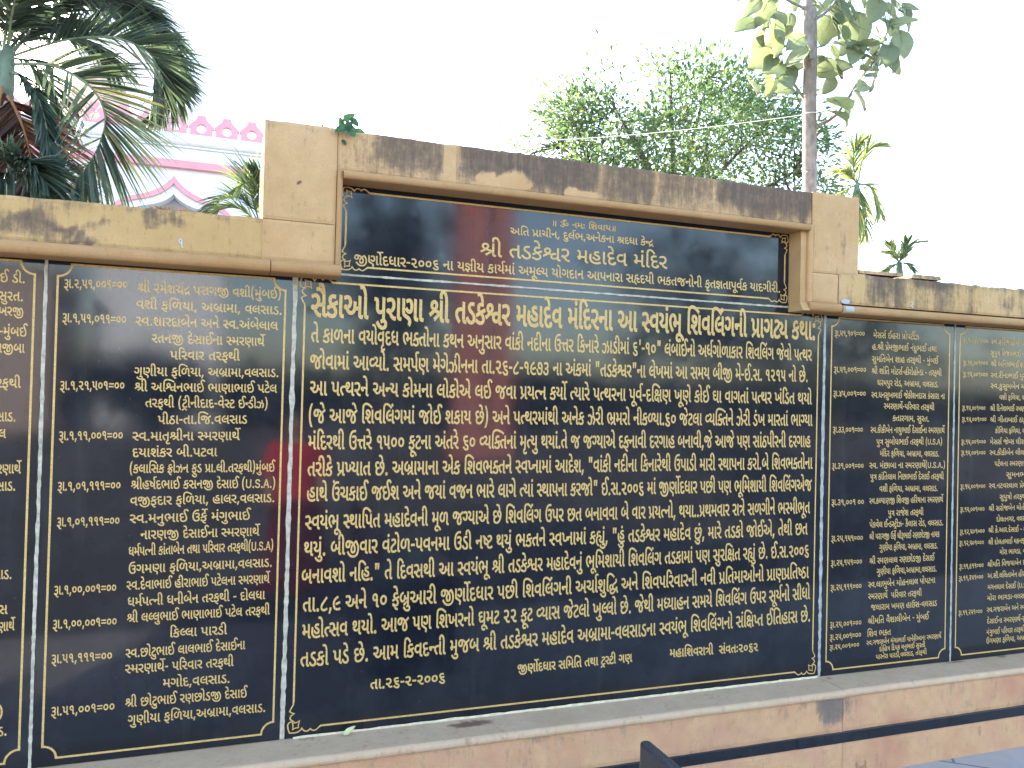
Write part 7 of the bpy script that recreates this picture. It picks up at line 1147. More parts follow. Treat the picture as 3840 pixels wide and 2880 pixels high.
tree = thing('tree', 'spreading small leaved green tree behind the stained lintel', 'tree', (8.5, 12.2, 0))
rnd = random.Random(5)
TB = Vector((8.35, 11.9, 0)); fork = Vector((8.42, 11.8, 4.7))
tk = MB(); tk.tube(catmull([TB, (8.30, 11.9, 2.2), (8.42, 11.8, 4.7)], 14), [0.22 - 0.007 * i for i in range(14)], 12)
limbs = []
for ex in ((7.1, 11.9, 7.0), (8.0, 11.4, 7.9), (9.0, 11.6, 7.8), (10.2, 11.3, 6.9), (6.2, 12.5, 6.3), (9.6, 12.5, 7.2), (7.5, 12.8, 7.4), (10.6, 10.9, 5.9), (6.4, 11.6, 5.7)):
    e = Vector(ex); mid = fork.lerp(e, 0.5) + Vector((rnd.uniform(-0.2, 0.2), rnd.uniform(-0.2, 0.2), 0.12 - 0.2 * (abs(e.x - 8.4) > 1.6)))
    pts = catmull([fork, mid, e], 14); limbs.append(pts)
    tk.tube(pts, [0.085 - 0.0055 * i for i in range(14)], 7)
lf = MB(); tints = []
CTR = Vector((8.55, 11.8, 6.0))
def shell():
    while True:
        v = Vector((rnd.uniform(-1, 1), rnd.uniform(-1, 1), rnd.uniform(-0.75, 1)))
        l = v.length
        if 0.30 < l < 1: 
            if rnd.random() < 0.35 + 0.65 * l: return v
clusters = []
while len(clusters) < 400:
    v = shell()
    c = CTR + Vector((v.x * 3.45, v.y * 2.2, v.z * 2.0))
    # holes through which the sky shows
    if (Vector((c.x - 9.0, 0, c.z - 5.75)).length < 0.42) or (Vector((c.x - 9.3, 0, c.z - 6.9)).length < 0.25 and rnd.random() < 0.8): continue
    if c.x < 6.3 and c.z > 7.2: continue
    if mnoise.noise(c * 0.9) < -0.16: continue
    clusters.append(c)
for k in range(16): clusters.append(Vector((rnd.uniform(4.9, 5.7), 12.6 + rnd.uniform(-0.4, 0.4), rnd.uniform(5.5, 6.7))))
for c in clusters:
    best = min((q for l in limbs for q in l[4:]), key=lambda q: (q - c).length)
    mid = best.lerp(c, 0.55) + Vector((rnd.uniform(-0.1, 0.1), rnd.uniform(-0.1, 0.1), rnd.uniform(0, 0.15)))
    pts = catmull([best, mid, c + (c - mid) * 0.1], 6)
    tk.tube(pts, [0.018, 0.013, 0.010, 0.007, 0.005, 0.003], 4, cap=False)
    outw = (c - CTR).normalized()
    sparse = c.x < 5.8
    for j in range(rnd.randint(10, 16) if sparse else rnd.randint(42, 66)):
        v = Vector((rnd.gauss(0, 1), rnd.gauss(0, 1), rnd.gauss(0, 0.8)))
        p = c + v * 0.215
        d = (outw * 0.6 + v * 0.5 + Vector((rnd.uniform(-0.6, 0.6), rnd.uniform(-0.6, 0.6), rnd.uniform(-0.5, 0.5))))
        ll = rnd.uniform(0.10, 0.175)
        tt = min(1.0, max(0.0, 0.35 + 0.35 * mnoise.noise(c * 1.3) + rnd.uniform(-0.25, 0.35)))
        if rnd.random() < 0.02: tt = 1.0
        blade(lf, tints, p, d, Vector((rnd.uniform(-0.7, 0.7), rnd.uniform(-0.7, 0.7), 1)), ll, ll * rnd.uniform(0.38, 0.5), tt)
tk.build('trunk', M['bark_dark'], tree, smooth=True)
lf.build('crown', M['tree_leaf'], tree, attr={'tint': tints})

# ------------------------------------------------------------------ large-leaved sapling
teak = thing('tree', 'slim straight sapling with big broad leaves rising behind the right end of the lintel', 'tree', (2.862, 1.13, 0))
mb = MB(); pts = catmull([(2.862, 1.13, 0), (2.858, 1.128, 1.2), (2.853, 1.127, 2.341), (2.848, 1.125, 2.513), (2.839, 1.123, 2.836), (2.836, 1.12, 3.105), (2.826, 1.119, 3.395), (2.821, 1.117, 3.643), (2.82, 1.117, 4.1)], 60)
mb.tube(pts, [0.0385 + 0.0012 * mnoise.noise(Vector((i * 0.7, 0, 0))) - (0.00012 * i) for i in range(60)], 18); mb.build('trunk', M['bark'], teak, smooth=True)
brs = [[(2.845, 1.12, 2.640), (2.875, 1.113, 2.708), (2.957, 1.056, 2.766), (3.044, 0.995, 2.94), (3.103, 0.946, 3.038), (3.139, 0.905, 3.176)], [(2.832, 1.115, 3.22), (2.859, 1.109, 3.272), (2.942, 1.114, 3.339), (3.025, 1.118, 3.433), (3.139, 1.111, 3.563)],
       [(2.828, 1.12, 3.30), (2.797, 1.13, 3.33), (2.682, 1.118, 3.346), (2.569, 1.104, 3.382)], [(2.838, 1.12, 2.82), (2.81, 1.133, 2.857), (2.79, 1.175, 2.933), (2.747, 1.223, 3.043), (2.703, 1.272, 3.199)]]
bp = []
for b in brs:
    q = catmull(b, 16); bp += q
    mb = MB(); mb.tube(q, [0.011 - 0.0005 * i for i in range(16)], 7); mb.build('branch', M['bark'], teak, smooth=True)
TL = [(2.492, 0.978, 3.041, 0.081), (2.736, 1.103, 3.049, 0.067), (2.702, 1.325, 3.243, 0.065), (2.518, 1.024, 2.93, 0.075), (2.726, 1.161, 2.962, 0.07), (2.779, 1.319, 2.965, 0.065), (2.611, 1.045, 2.839, 0.054), (2.626, 1.244, 3.328, 0.065), (2.735, 1.38, 3.445, 0.059), (2.483, 1.137, 3.274, 0.048), (2.766, 1.231, 3.235, 0.048), (2.597, 0.941, 3.034, 0.054), (2.59, 1.155, 3.056, 0.054),
      (3.016, 1.212, 3.285, 0.07), (2.965, 0.927, 3.04, 0.059), (2.958, 1.082, 3.011, 0.075), (3.07, 1.251, 3.004, 0.048), (2.907, 0.966, 2.782, 0.081), (2.995, 1.113, 3.315, 0.059), (3.257, 1.232, 3.336, 0.081), (2.983, 0.962, 3.088, 0.075), (3.223, 1.087, 3.146, 0.065), (2.966, 0.817, 3.204, 0.065), (3.146, 0.954, 3.251, 0.059), (3.383, 1.081, 3.294, 0.07), (3.132, 0.803, 3.059, 0.065), (3.24, 0.976, 3.083, 0.065),
      (3.462, 1.104, 3.386, 0.059), (3.136, 0.851, 3.278, 0.065), (3.363, 0.981, 3.369, 0.048), (3.349, 1.196, 3.486, 0.059), (3.056, 0.938, 2.974, 0.048), (3.157, 1.115, 2.902, 0.065), (2.919, 0.844, 2.828, 0.048), (2.969, 1.026, 3.119, 0.048), (2.989, 1.225, 3.106, 0.038), (2.992, 0.855, 2.901, 0.032), (3.251, 0.973, 3.04, 0.048), (3.153, 1.214, 3.446, 0.059), (2.755, 0.976, 3.258, 0.043), (2.878, 1.163, 3.442, 0.065), (2.874, 1.364, 3.565, 0.065), (2.945, 0.97, 3.402, 0.065), (3.255, 1.07, 3.5, 0.065)]
def broad_leaf(mb, tints, c, r, d, facing, tint, rnd, ratio=0.74):
    """big ovate leaf, 6 x 5 grid, cupped along the midrib with wavy edges; c is its centre"""
    d = d.normalized(); n = (facing - d * facing.dot(d)).normalized(); s = d.cross(n)
    L = r * 2.0; nb = len(mb.v); NU, NV = 9, 6
    ph = rnd.uniform(0, 6)
    for i in range(NU + 1):
        u = i / NU
        wd = r * ratio * 2 * (math.sin(math.pi * u ** 0.80) ** 0.62 if 0 < u < 1 else 0.0) * (1 - 0.25 * u)
        for j in range(NV + 1):
            v = j / NV * 2 - 1
            p = c + d * (L * (u - 0.5)) + s * (wd / 2 * v)
            h = 0.16 * r * v * v - 0.35 * r * (u - 0.45) ** 2 + 0.045 * r * math.sin(u * 11 + ph + v * 2.5) * abs(v) - 0.02 * r * abs(math.sin(u * 20)) * (1 - abs(v))
            mb.v.append(tuple(p + n * h)); tints.append(min(1, max(0, tint + 0.10 * (abs(v) < 0.1) )))
    w = NV + 1
    for i in range(NU):
        for j in range(NV):
            a = nb + i * w + j
            mb.f.append((a, a + 1, a + w + 1, a + w))
lf = MB(); tints = []; pet = MB()
rnd = random.Random(21)
extra = [(x + rnd.uniform(-0.09, 0.09), y + rnd.uniform(-0.1, 0.1), z + rnd.uniform(-0.08, 0.10), r * rnd.uniform(0.75, 1.0)) for x, y, z, r in TL + TL if rnd.random() < 0.8]
for x, y, z, r in TL + extra:
    c = Vector((x, y, z))
    if abs(x - 2.83) < 0.05 and y < 1.1: continue
    q = min(bp + pts[34:], key=lambda q: (q - c).length)
    out = (c - q); out = out.normalized() if out.length > 1e-3 else Vector((1, 0, 0))
    d = out * 0.55 + Vector((rnd.uniform(-0.5, 0.5), rnd.uniform(-0.5, 0.5), rnd.uniform(-1.1, 0.1)))
    fc = Vector((rnd.uniform(-0.6, 0.6), -0.75, rnd.uniform(0.1, 0.8)))
    broad_leaf(lf, tints, c, r * 1.25, d, fc, rnd.uniform(0.15, 0.75) if rnd.random() > 0.12 else 0.95, rnd)
    st = c - d.normalized() * r
    pet.tube(catmull([q, q.lerp(st, 0.5) + Vector((0, 0, 0.01)), st, c], 7), [0.0028, 0.0026, 0.0024, 0.0022, 0.002, 0.0018, 0.0014], 5, cap=False)
lf.build('leaves', M['teak_leaf'], teak, smooth=True, attr={'tint': tints})
pet.build('leaf_stalks', M['rachis'], teak)

# ------------------------------------------------------------------ little plant rooted in the wall top
vine = thing('wall_plant', 'small heart leaved plant rooted in the crack between left pillar and lintel', 'plant', (0.285, 0.05, 1.96))
mb = MB(); mb.tube(catmull([(0.285, 0.06, 1.955), (0.288, 0.045, 1.999), (0.297, 0.036, 2.012), (0.304, 0.03, 2.023), (0.311, 0.024, 2.045)], 12), 0.0022, 6)
mb.tube([(0.297, 0.036, 2.012), (0.315, 0.015, 2.013), (0.335, 0.005, 2.00)], 0.0013, 5); mb.tube([(0.290, 0.046, 1.995), (0.284, -0.03, 1.992), (0.279, -0.075, 1.977)], 0.0013, 5)
mb.tube([(0.292, 0.046, 1.998), (0.300, -0.02, 1.994), (0.303, -0.075, 1.980)], 0.0013, 5)
mb.build('stem', M['rachis'], vine)
lf = MB(); tints = []; rnd = random.Random(8)
for x, y, z, r, dx, dz in ((0.310, 0.02, 2.045, 0.020, 0.8, 0.5), (0.324, 0.012, 2.030, 0.017, 0.7, -0.8), (0.288, 0.03, 2.030, 0.017, -0.3, 1.0), (0.2745, -0.078, 1.976, 0.018, -0.9, -0.5), (0.303, -0.078, 1.974, 0.019, 0.6, -0.9), (0.297, -0.076, 1.988, 0.015, 0.1, -0.9), (0.340, 0.0, 1.994, 0.022, 0.9, -0.7), (0.318, 0.01, 2.008, 0.017, 0.8, -0.3), (0.291, 0.02, 2.008, 0.014, -0.6, 0.5), (0.286, -0.0665, 1.945, 0.009, 0.4, -0.7)):
    broad_leaf(lf, tints, Vector((x, y, z)), r, Vector((dx, -0.2, dz)), Vector((rnd.uniform(-0.4, 0.4), -1, 0.5)), rnd.uniform(0.1, 0.8), rnd, 0.8)
lf.build('leaves', M['vine_leaf'], vine, smooth=True, attr={'tint': tints})
mb = MB(); mb.tube([(0.229, -0.05, ZP - 0.004), (0.229, -0.05, ZP + 0.010)], [0.0032, 0.0028], 7)
tag(mb.build('dead_stub', M['bark_dark'], origin=(0.229, -0.05, ZP)), 'short thick dark dead stub standing on top of the left pillar', 'dead stub')
mb = MB(); mb.tube([(0.2555, -0.04, ZP - 0.004), (0.2585, -0.04, ZP + 0.017)], [0.0022, 0.0010], 6)
tag(mb.build('dead_twig', M['bark_dark'], origin=(0.2555, -0.04, ZP)), 'thin pointed dark twig on the left pillar beside the wall plant', 'dead twig')
# straw tuft on the left coping, leaf on the ledge
rnd = random.Random(4); mb = MB()
for i in range(70):
    x = rnd.uniform(-0.193, -0.112); a = rnd.uniform(-0.9, 0.9); l = rnd.uniform(0.012, 0.032)
    hmax = 0.010 if x < -0.17 else 0.016
    p = Vector((x, rnd.uniform(-0.058, -0.02), zc1 + 0.001))
    e = p + Vector((math.sin(a) * l, rnd.uniform(-0.006, 0.006), min(hmax, abs(math.cos(a)) * l * 0.45)))
    mb.tube([p, p.lerp(e, 0.5) + Vector((0, 0, 0.003)), e], [0.0012, 0.0010, 0.0005], 4, cap=False)
tag(mb.build('straw_tuft', M['straw'], origin=(-0.15, -0.04, zc1)), 'tuft of dry brown straw lying on the left coping', 'dry straw')
lf = MB(); tints = []
broad_leaf(lf, tints, Vector((0.352, -0.018, LZ + 0.011)), 0.021, Vector((0.85, 0.35, 0.40)), Vector((0.1, -0.6, 0.8)), 0.5, random.Random(2), 0.42)
tag(lf.build('fallen_leaf', M['yellow_leaf'], smooth=True, origin=(0.352, -0.018, LZ)), 'pale yellow green fallen leaf lying on the ledge below the central slab', 'leaf')

# ------------------------------------------------------------------ string from the tree to the sapling
a, b = Vector((1.906, 3.361, 3.167)), Vector((2.812, 1.135, 2.771))
sag = [a + (b - a) * (i / 30) + Vector((0, 0, -0.09 * 4 * (i / 30) * (1 - i / 30) * 0.35)) for i in range(31)]
far = [Vector((-0.2, 8.4, 4.30)).lerp(a, i / 12) for i in range(12)]
mb = MB(); mb.tube(far + sag, 0.0024, 6)
loop = [Vector((2.849 + 0.043 * math.cos(k * math.pi / 6), 1.124 + 0.043 * math.sin(k * math.pi / 6), 2.771)) for k in range(13)]
mb.tube(loop, 0.0024, 6)
tag(mb.build('string', M['cable'], origin=tuple(b)), 'thin pale string stretched across the tree crown to the sapling trunk', 'string')

# ------------------------------------------------------------------ pink and white temple hall behind the wall
hall = thing('temple_hall', 'white temple hall with a pink battlement parapet and a pointed pink arch', 'building', (-3.0, 13, 0))
W = M['white_wall']; PK = M['pink']
HX0, HX1, HY = -9.0, 0.62, 10.0
def ogee(cx, zb, hw, h, n=16):
    """right half of a pointed ogee arch as points from the spring to the tip"""
    P = []
    for i in range(n + 1):
        u = i / n
        # convex shoulder then concave sweep to the tip
        if u < 0.45:
            a = u / 0.45 * math.pi / 2 * 0.78
            x = hw * (0.42 + 0.58 * math.cos(a)); z = h * 0.48 * math.sin(a) / math.sin(math.pi / 2 * 0.78)
        else:
            v = (u - 0.45) / 0.55
            x0 = hw * (0.42 + 0.58 * math.cos(math.pi / 2 * 0.78))
            x = x0 * (1 - v) ** 1.25 * (1 - 0.10 * math.sin(math.pi * v)); z = h * (0.48 + 0.52 * (0.62 * v + 0.38 * v * v))
        P.append((x, z))
    return P
def arch_poly(cx, zs, hw, h, zfoot):
    H = ogee(cx, zs, hw, h)
    return [(cx + hw, zfoot)] + [(cx + x, zs + z) for x, z in H] + [(cx - x, zs + z) for x, z in reversed(H[:-1])] + [(cx - hw, zfoot)]
def plate(mb, outer, y0, y1):
    n = len(outer)
    mb.add([(x, y0, z) for x, z in outer] + [(x, y1, z) for x, z in outer], [tuple(reversed(range(n))), tuple(range(n, 2 * n))] + [(i, (i + 1) % n, n + (i + 1) % n, n + i) for i in range(n)])
def ring_plate(mb, outer, inner, y0, y1):
    n = len(outer)
    v = [(x, y0, z) for x, z in outer] + [(x, y0, z) for x, z in inner] + [(x, y1, z) for x, z in outer] + [(x, y1, z) for x, z in inner]
    f = []
    for i in range(n - 1):
        j = i + 1
        f += [(i, n + i, n + j, j), (2 * n + i, 2 * n + j, 3 * n + j, 3 * n + i), (i, j, 2 * n + j, 2 * n + i), (n + i, 3 * n + i, 3 * n + j, n + j)]
    mb.add(v, f)
AX, AS, AF = -0.787, 3.66, 1.4
arches = [AX, AX - 2.9, AX - 5.8]
# front wall with arched openings cut out: built as strips between the arches
mb = MB()
mb.box(HX0, HX1, HY + 0.30, HY + 6.0, 0.0, 4.37)
mb.build('rear_block', W, hall)
mb = MB()
edges = []
inner_hw, inner_h = 0.60, 0.375
xs = HX0
for cx in sorted(arches):
    op = arch_poly(cx, AS - 0.02, inner_hw, inner_h, AF)
    n = len(op)
    mb.box(xs, cx - inner_hw, HY, HY + 0.28, 0.0, 4.375)
    # spandrel above the arch curve
    cv = op[1:-1]; tz = 4.375
    m = len(cv)
    v = [(x, HY, z) for x, z in cv] + [(x, HY, tz) for x, z in cv] + [(x, HY + 0.28, z) for x, z in cv] + [(x, HY + 0.28, tz) for x, z in cv]
    f = []
    for i in range(m - 1):
        f += [(i, m + i, m + i + 1, i + 1), (2 * m + i, 2 * m + i + 1, 3 * m + i + 1, 3 * m + i), (i, i + 1, 2 * m + i + 1, 2 * m + i)]
    mb.add(v, f)
    mb.box(cx - inner_hw, cx + inner_hw, HY, HY + 0.28, 0.0, AF)
    xs = cx + inner_hw
mb.box(xs, HX1, HY, HY + 0.28, 0.0, 4.375)
mb.build('front_wall', W, hall)
for cx in arches:
    mb = MB(); ring_plate(mb, arch_poly(cx, AS - 0.02, 0.815, 0.625, AF), arch_poly(cx, AS - 0.02, 0.735, 0.52, AF), HY - 0.045, HY + 0.01)
    mb.build('arch_moulding', PK, hall)
    mb = MB(); mb.box(cx - 0.62, cx + 0.62, HY + 0.285, HY + 0.297, AF, 4.2); mb.build('arch_recess', M['shadow_wall'], hall)  # grey sheet paints shade behind the arch opening
mb = MB()
mb.box(HX0 - 0.05, HX1 + 0.05, HY - 0.10, HY + 0.3, 4.376, 4.480); mb.build('pink_band', PK, hall)
mb = MB(); mb.box(HX0 - 0.02, HX1 + 0.02, HY - 0.06, HY + 0.3, 4.482, 4.665); mb.build('frieze', W, hall)
mb = MB(); mb.box(HX0 - 0.06, HX1 + 0.06, HY - 0.10, HY + 0.3, 4.667, 4.690)
pr = [(HY + 0.3, 4.835), (HY - 0.09, 4.835)] + [(HY - 0.09 - 0.075 * math.sin(a), 4.765 + 0.070 * math.cos(a)) for a in [math.pi * i / 12 for i in range(1, 12)]] + [(HY - 0.09, 4.692), (HY + 0.3, 4.692)]
mb.prism_x(pr, HX0 - 0.08, HX1 + 0.08, 1)
mb.box(HX0 - 0.05, HX1 + 0.05, HY - 0.07, HY + 0.25, 4.837, 4.872)
mb.build('cornice', W, hall)
# parapet merlons with a round hole each
def merlon():
    pts = [(-0.150, 0.0), (0.150, 0.0), (0.150, 0.125)]
    rightc = [(0.168, 0.130), (0.166, 0.150), (0.148, 0.170), (0.122, 0.198), (0.094, 0.222), (0.068, 0.250), (0.056, 0.282), (0.056, 0.305)]
    pts += rightc + [(-x, z) for x, z in reversed(rightc)] + [(-0.150, 0.125)]
    n = len(pts); H = 24; hc = [(0.066 * math.cos(2 * math.pi * k / H), 0.118 + 0.066 * math.sin(2 * math.pi * k / H)) for k in range(H)]
    # bridge outline and hole through angle-sorted fans
    bm = bmesh.new()
    eo = [bm.verts.new((x, 0, z)) for x, z in pts]; ei = [bm.verts.new((x, 0, z)) for x, z in hc]
    ed = [bm.edges.new((eo[i], eo[(i + 1) % n])) for i in range(n)] + [bm.edges.new((ei[i], ei[(i + 1) % H])) for i in range(H)]
    bmesh.ops.triangle_fill(bm, edges=ed, use_beauty=True)
    r = bmesh.ops.extrude_face_region(bm, geom=list(bm.faces))
    for q in r['geom']:
        if isinstance(q, bmesh.types.BMVert): q.co.y += 0.07
    bmesh.ops.recalc_face_normals(bm, faces=bm.faces)
    bm.verts.index_update()
    v = [tuple(q.co) for q in bm.verts]; f = [tuple(w.index for w in q.verts) for q in bm.faces]
    bm.free()
    return v, f
mv, mf = merlon()
proto = None
base_h = ORIG[hall.name]
for k in range(-24, 4):
    cx = -0.446 + 0.345 * k
    if not HX0 < cx < HX1 - 0.1: continue
    if proto is None:
        proto = mesh_obj('merlon', [(x + cx, y + HY, z + 4.873) for x, y, z in mv], mf, PK, hall); px0 = cx
    else:
        o = proto.copy(); COL.objects.link(o); o.parent = hall; o.location.x = proto.location.x + (cx - px0)
mb = MB(); mb.box(HX0, HX1, HY + 0.3, HY + 6.0, 4.371, 4.42); mb.build('roof', W, hall)

# white spire rising behind the parapet, its shaded side painted as an added tan kiosk
spire = thing('temple_spire', 'tall white temple spire fading into the white sky behind the parapet', 'tower', (-1.3, 15.2, 0))
def spire_mesh(cx, cy, prof, n, mb, ph=0.0):
    base = len(mb.v); m = len(prof)
    for r, z in prof:
        for k in range(n):
            a = 2 * math.pi * (k + 0.5) / n + ph
            rr = r * (1.0 + 0.045 * (1 if k % 2 else -1))
            mb.v.append((cx + rr * math.cos(a), cy + rr * math.sin(a), z))
    for i in range(m - 1):
        for k in range(n):
            k2 = (k + 1) % n
            mb.f.append((base + i * n + k, base + i * n + k2, base + (i + 1) * n + k2, base + (i + 1) * n + k))
    mb.f.append(tuple(base + (m - 1) * n + k for k in range(n)))
mb = MB(); spire_mesh(-1.30, 15.2, [(1.92, 0), (1.92, 5.3), (2.02, 5.35), (2.02, 5.55), (1.90, 5.6), (1.88, 6.8), (1.84, 8.2), (1.80, 9.6), (1.7, 11.0), (1.4, 12.4), (1.0, 13.4), (0.3, 14.2)], 12, mb)
mb.build('spire_body', W, spire)
dome = thing('spire_shade_dome', 'added tan shape painting the shaded side of the spire as a small kiosk on the temple roof behind the palm fronds', 'dome', (-2.05, 11.9, 4.42))
mb = MB(); spire_mesh(-2.05, 11.9, [(0.42, 4.42), (0.42, 5.25), (0.50, 5.3), (0.50, 5.36), (0.44, 5.42), (0.47, 5.65), (0.43, 5.9), (0.33, 6.1), (0.18, 6.25), (0.05, 6.42), (0.01, 6.6)], 12, mb)
mb.build('shade_dome_body', M['tan'], dome)
mb = MB(); spire_mesh(-2.05, 11.9, [(0.51, 5.30), (0.53, 5.33), (0.51, 5.36)], 12, mb); mb.build('shade_dome_eave', PK, dome)

# ------------------------------------------------------------------ dark granite bench, its back panel just reaching into view
bench = thing('bench', 'polished dark stone bench whose back panel corner rises at the bottom of the view', 'bench', (0.85, -1.5, 0))
bench_mat = simple('polished blue black granite', (0.020, 0.024, 0.032), 0.22, 0.3, 200, spec=0.5)
mb = MB(); mb.box(0.640, 0.659, -2.02, -1.150, 0.10, 0.708, 0.007); mb.build('backrest', bench_mat, bench)
mb = MB(); mb.box(0.661, 1.04, -2.02, -1.150, 0.42, 0.455, 0.004); mb.build('seat', bench_mat, bench)
for y in (-1.98, -1.24):
    mb = MB(); mb.box(0.68, 1.00, y, y + 0.05, 0.0, 0.418, 0.004); mb.build('support', bench_mat, bench)
mb = MB(); mb.box(0.628, 0.660, -2.00, -1.17, 0.0, 0.098, 0.004); mb.build('foot_rail', bench_mat, bench)

# ------------------------------------------------------------------ what the polished slabs mirror: the place behind the camera, partly added for its reflections
gate = thing('gateway', 'two tall maroon gate columns mirrored in the heading slab', 'gateway', (5.0, -13.0, 0))
MR = simple('maroon column paint', (0.34, 0.13, 0.115), 0.6, 0.2, 8)
for x, w in ((4.50, 0.28), (5.15, 0.20)):
    mb = MB(); mb.box(x - w, x + w, -13.0 - w, -13.0 + w, 0.0, 7.5, 0.02); mb.box(x - w - 0.08, x + w + 0.08, -13.08 - w, -12.92 + w, 0.0, 0.5, 0.02); mb.build('column', MR, gate)
house = thing('house', 'low grey plastered house mirrored at the left edge of the slabs', 'house', (-6.2, -22.0, 0))
mb = MB(); mb.box(-8.2, -4.45, -26.0, -22.0, 0.0, 4.3, 0.02); mb.build('wall', simple('grey plaster', (0.30, 0.25, 0.235), 0.8, 0.1, 2), house)
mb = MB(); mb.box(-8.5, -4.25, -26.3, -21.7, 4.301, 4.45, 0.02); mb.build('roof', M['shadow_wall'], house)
bright_house = thing('house', 'pale blue house added to brighten the reflection across the top of the left donor slab', 'house', (-1.6, -24.0, 0))  # added bright block that lifts the left donor slab reflection
mb = MB(); mb.box(-3.75, -0.2, -29.0, -24.0, 0.0, 5.6, 0.02); mb.build('wall', simple('pale blue reflector plaster', (0.60, 0.66, 0.76), 0.8, 0.12, 1.2), bright_house)
mb = MB(); mb.box(-4.0, 0.05, -29.2, -23.7, 5.601, 5.75, 0.02); mb.build('roof', M['shadow_wall'], bright_house)
# dark trees behind the camera; the tall ones are added to darken slab reflections
def dark_tree(x, y, h, rx, rz, seed, label):
    rnd = random.Random(seed)
    tr = thing('tree', label, 'tree', (x, y, 0), 'dark trees mirrored in the slabs')
    mb = MB(); mb.tube(catmull([(x, y, 0), (x + 0.1, y, h * 0.4), (x, y + 0.1, h)], 8), [0.2 - 0.02 * i for i in range(8)], 8)
    lf = MB(); tt = []
    for k in range(130):
        v = Vector((rnd.gauss(0, 0.5), rnd.gauss(0, 0.5), rnd.gauss(0, 0.5)))
        c = Vector((x + v.x * rx, y + v.y * rx, h + v.z * rz))
        for j in range(22):
            p = c + Vector((rnd.gauss(0, 1), rnd.gauss(0, 1), rnd.gauss(0, 1))) * 0.26
            blade(lf, tt, p, Vector((rnd.uniform(-1, 1), rnd.uniform(-1, 1), rnd.uniform(-0.7, 0.4))), Vector((rnd.uniform(-1, 1), rnd.uniform(-1, 1), 1)), 0.34, 0.20, rnd.uniform(0, 0.5))
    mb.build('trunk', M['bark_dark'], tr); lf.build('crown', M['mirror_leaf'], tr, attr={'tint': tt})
for i, (x, y, h, rx, rz, lab) in enumerate(((-2.3, -24.0, 1.35, 1.3, 0.75, 'low dark tree mirrored beside the grey house'), (0.9, -27.0, 1.0, 2.0, 0.6, 'low dark bush mirrored behind the left part of the central slab'), (12.0, -30.0, 1.4, 3.2, 0.9, 'low dark bush mirrored right of the maroon columns'), (27.0, -28.0, 3.6, 4.6, 3.0, 'dark tree added to darken the reflection in the right donor slabs'), (4.6, -22.5, 4.6, 1.7, 3.0, 'tall dark tree added to darken the reflection left of the maroon columns'), (15.6, -22.0, 4.6, 3.6, 3.2, 'tall dark tree added to darken the reflection at the right of the heading slab'))):
    dark_tree(x, y, h, rx, rz, 300 + i, lab)
hd = MB(); tt = []; rnd = random.Random(77)
for k in range(9000):
    x = rnd.uniform(-30, 75); y = -42 + rnd.gauss(0, 0.8); z = abs(rnd.gauss(0, 1.0)) * 0.9 + 0.1 + 0.5 * mnoise.noise(Vector((x * 0.3, 0, 0)))
    blade(hd, tt, Vector((x, y, max(0.05, z))), Vector((rnd.uniform(-1, 1), rnd.uniform(-1, 1), rnd.uniform(0, 1))), Vector((rnd.uniform(-1, 1), 1, 1)), 0.8, 0.5, rnd.uniform(0, 0.5))
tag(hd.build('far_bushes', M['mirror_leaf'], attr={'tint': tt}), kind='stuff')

# the child standing beside the camera, mirrored as a red shape in the slabs
kid = thing('person', 'child in a long red dress mirrored in the slabs beside the camera', 'person', (0.40, -2.62, 0))
KX, KY = 0.40, -2.62
def skin_mesh(name, joints, bones, mat, parent, sub=2):
    me = bpy.data.meshes.new(name); base = ORIG[parent.name]
    me.from_pydata([tuple(Vector(j[0]) - base) for j in joints], bones, [])
    o = bpy.data.objects.new(name, me); COL.objects.link(o)
    o.modifiers.new('skin', 'SKIN'); sm = o.modifiers.new('sub', 'SUBSURF'); sm.levels = sub; sm.render_levels = sub
    for v, j in zip(me.skin_vertices[0].data, joints): v.radius = (j[1], j[2] if len(j) > 2 else j[1])
    me.skin_vertices[0].data[0].use_root = True
    bpy.context.view_layer.update()
    ev = o.evaluated_get(bpy.context.evaluated_depsgraph_get())
    m2 = bpy.data.meshes.new_from_object(ev)
    bpy.data.objects.remove(o)
    m2.materials.clear(); m2.materials.append(mat)
    m2.polygons.foreach_set('use_smooth', [True] * len(m2.polygons))
    r_ = bpy.data.objects.new(name, m2); COL.objects.link(r_); r_.parent = parent
    ORIG[r_.name] = base
    return r_
SKN = simple('warm brown skin', (0.30, 0.17, 0.11), 0.55, 0.05, 10)
def kp(x, y, z): return (KX + x, KY + y, z)
J = [(kp(0, 0, 0.60), 0.085, 0.07), (kp(0, 0.005, 0.74), 0.080, 0.062), (kp(0, 0, 0.88), 0.088, 0.064), (kp(0, 0, 0.945), 0.050, 0.045), (kp(0, 0.005, 0.985), 0.032), (kp(0, 0.010, 1.03), 0.060, 0.062), (kp(0, 0.012, 1.09), 0.070, 0.076), (kp(0, 0.005, 1.15), 0.056, 0.064)]
E_ = [(i, i + 1) for i in range(7)]
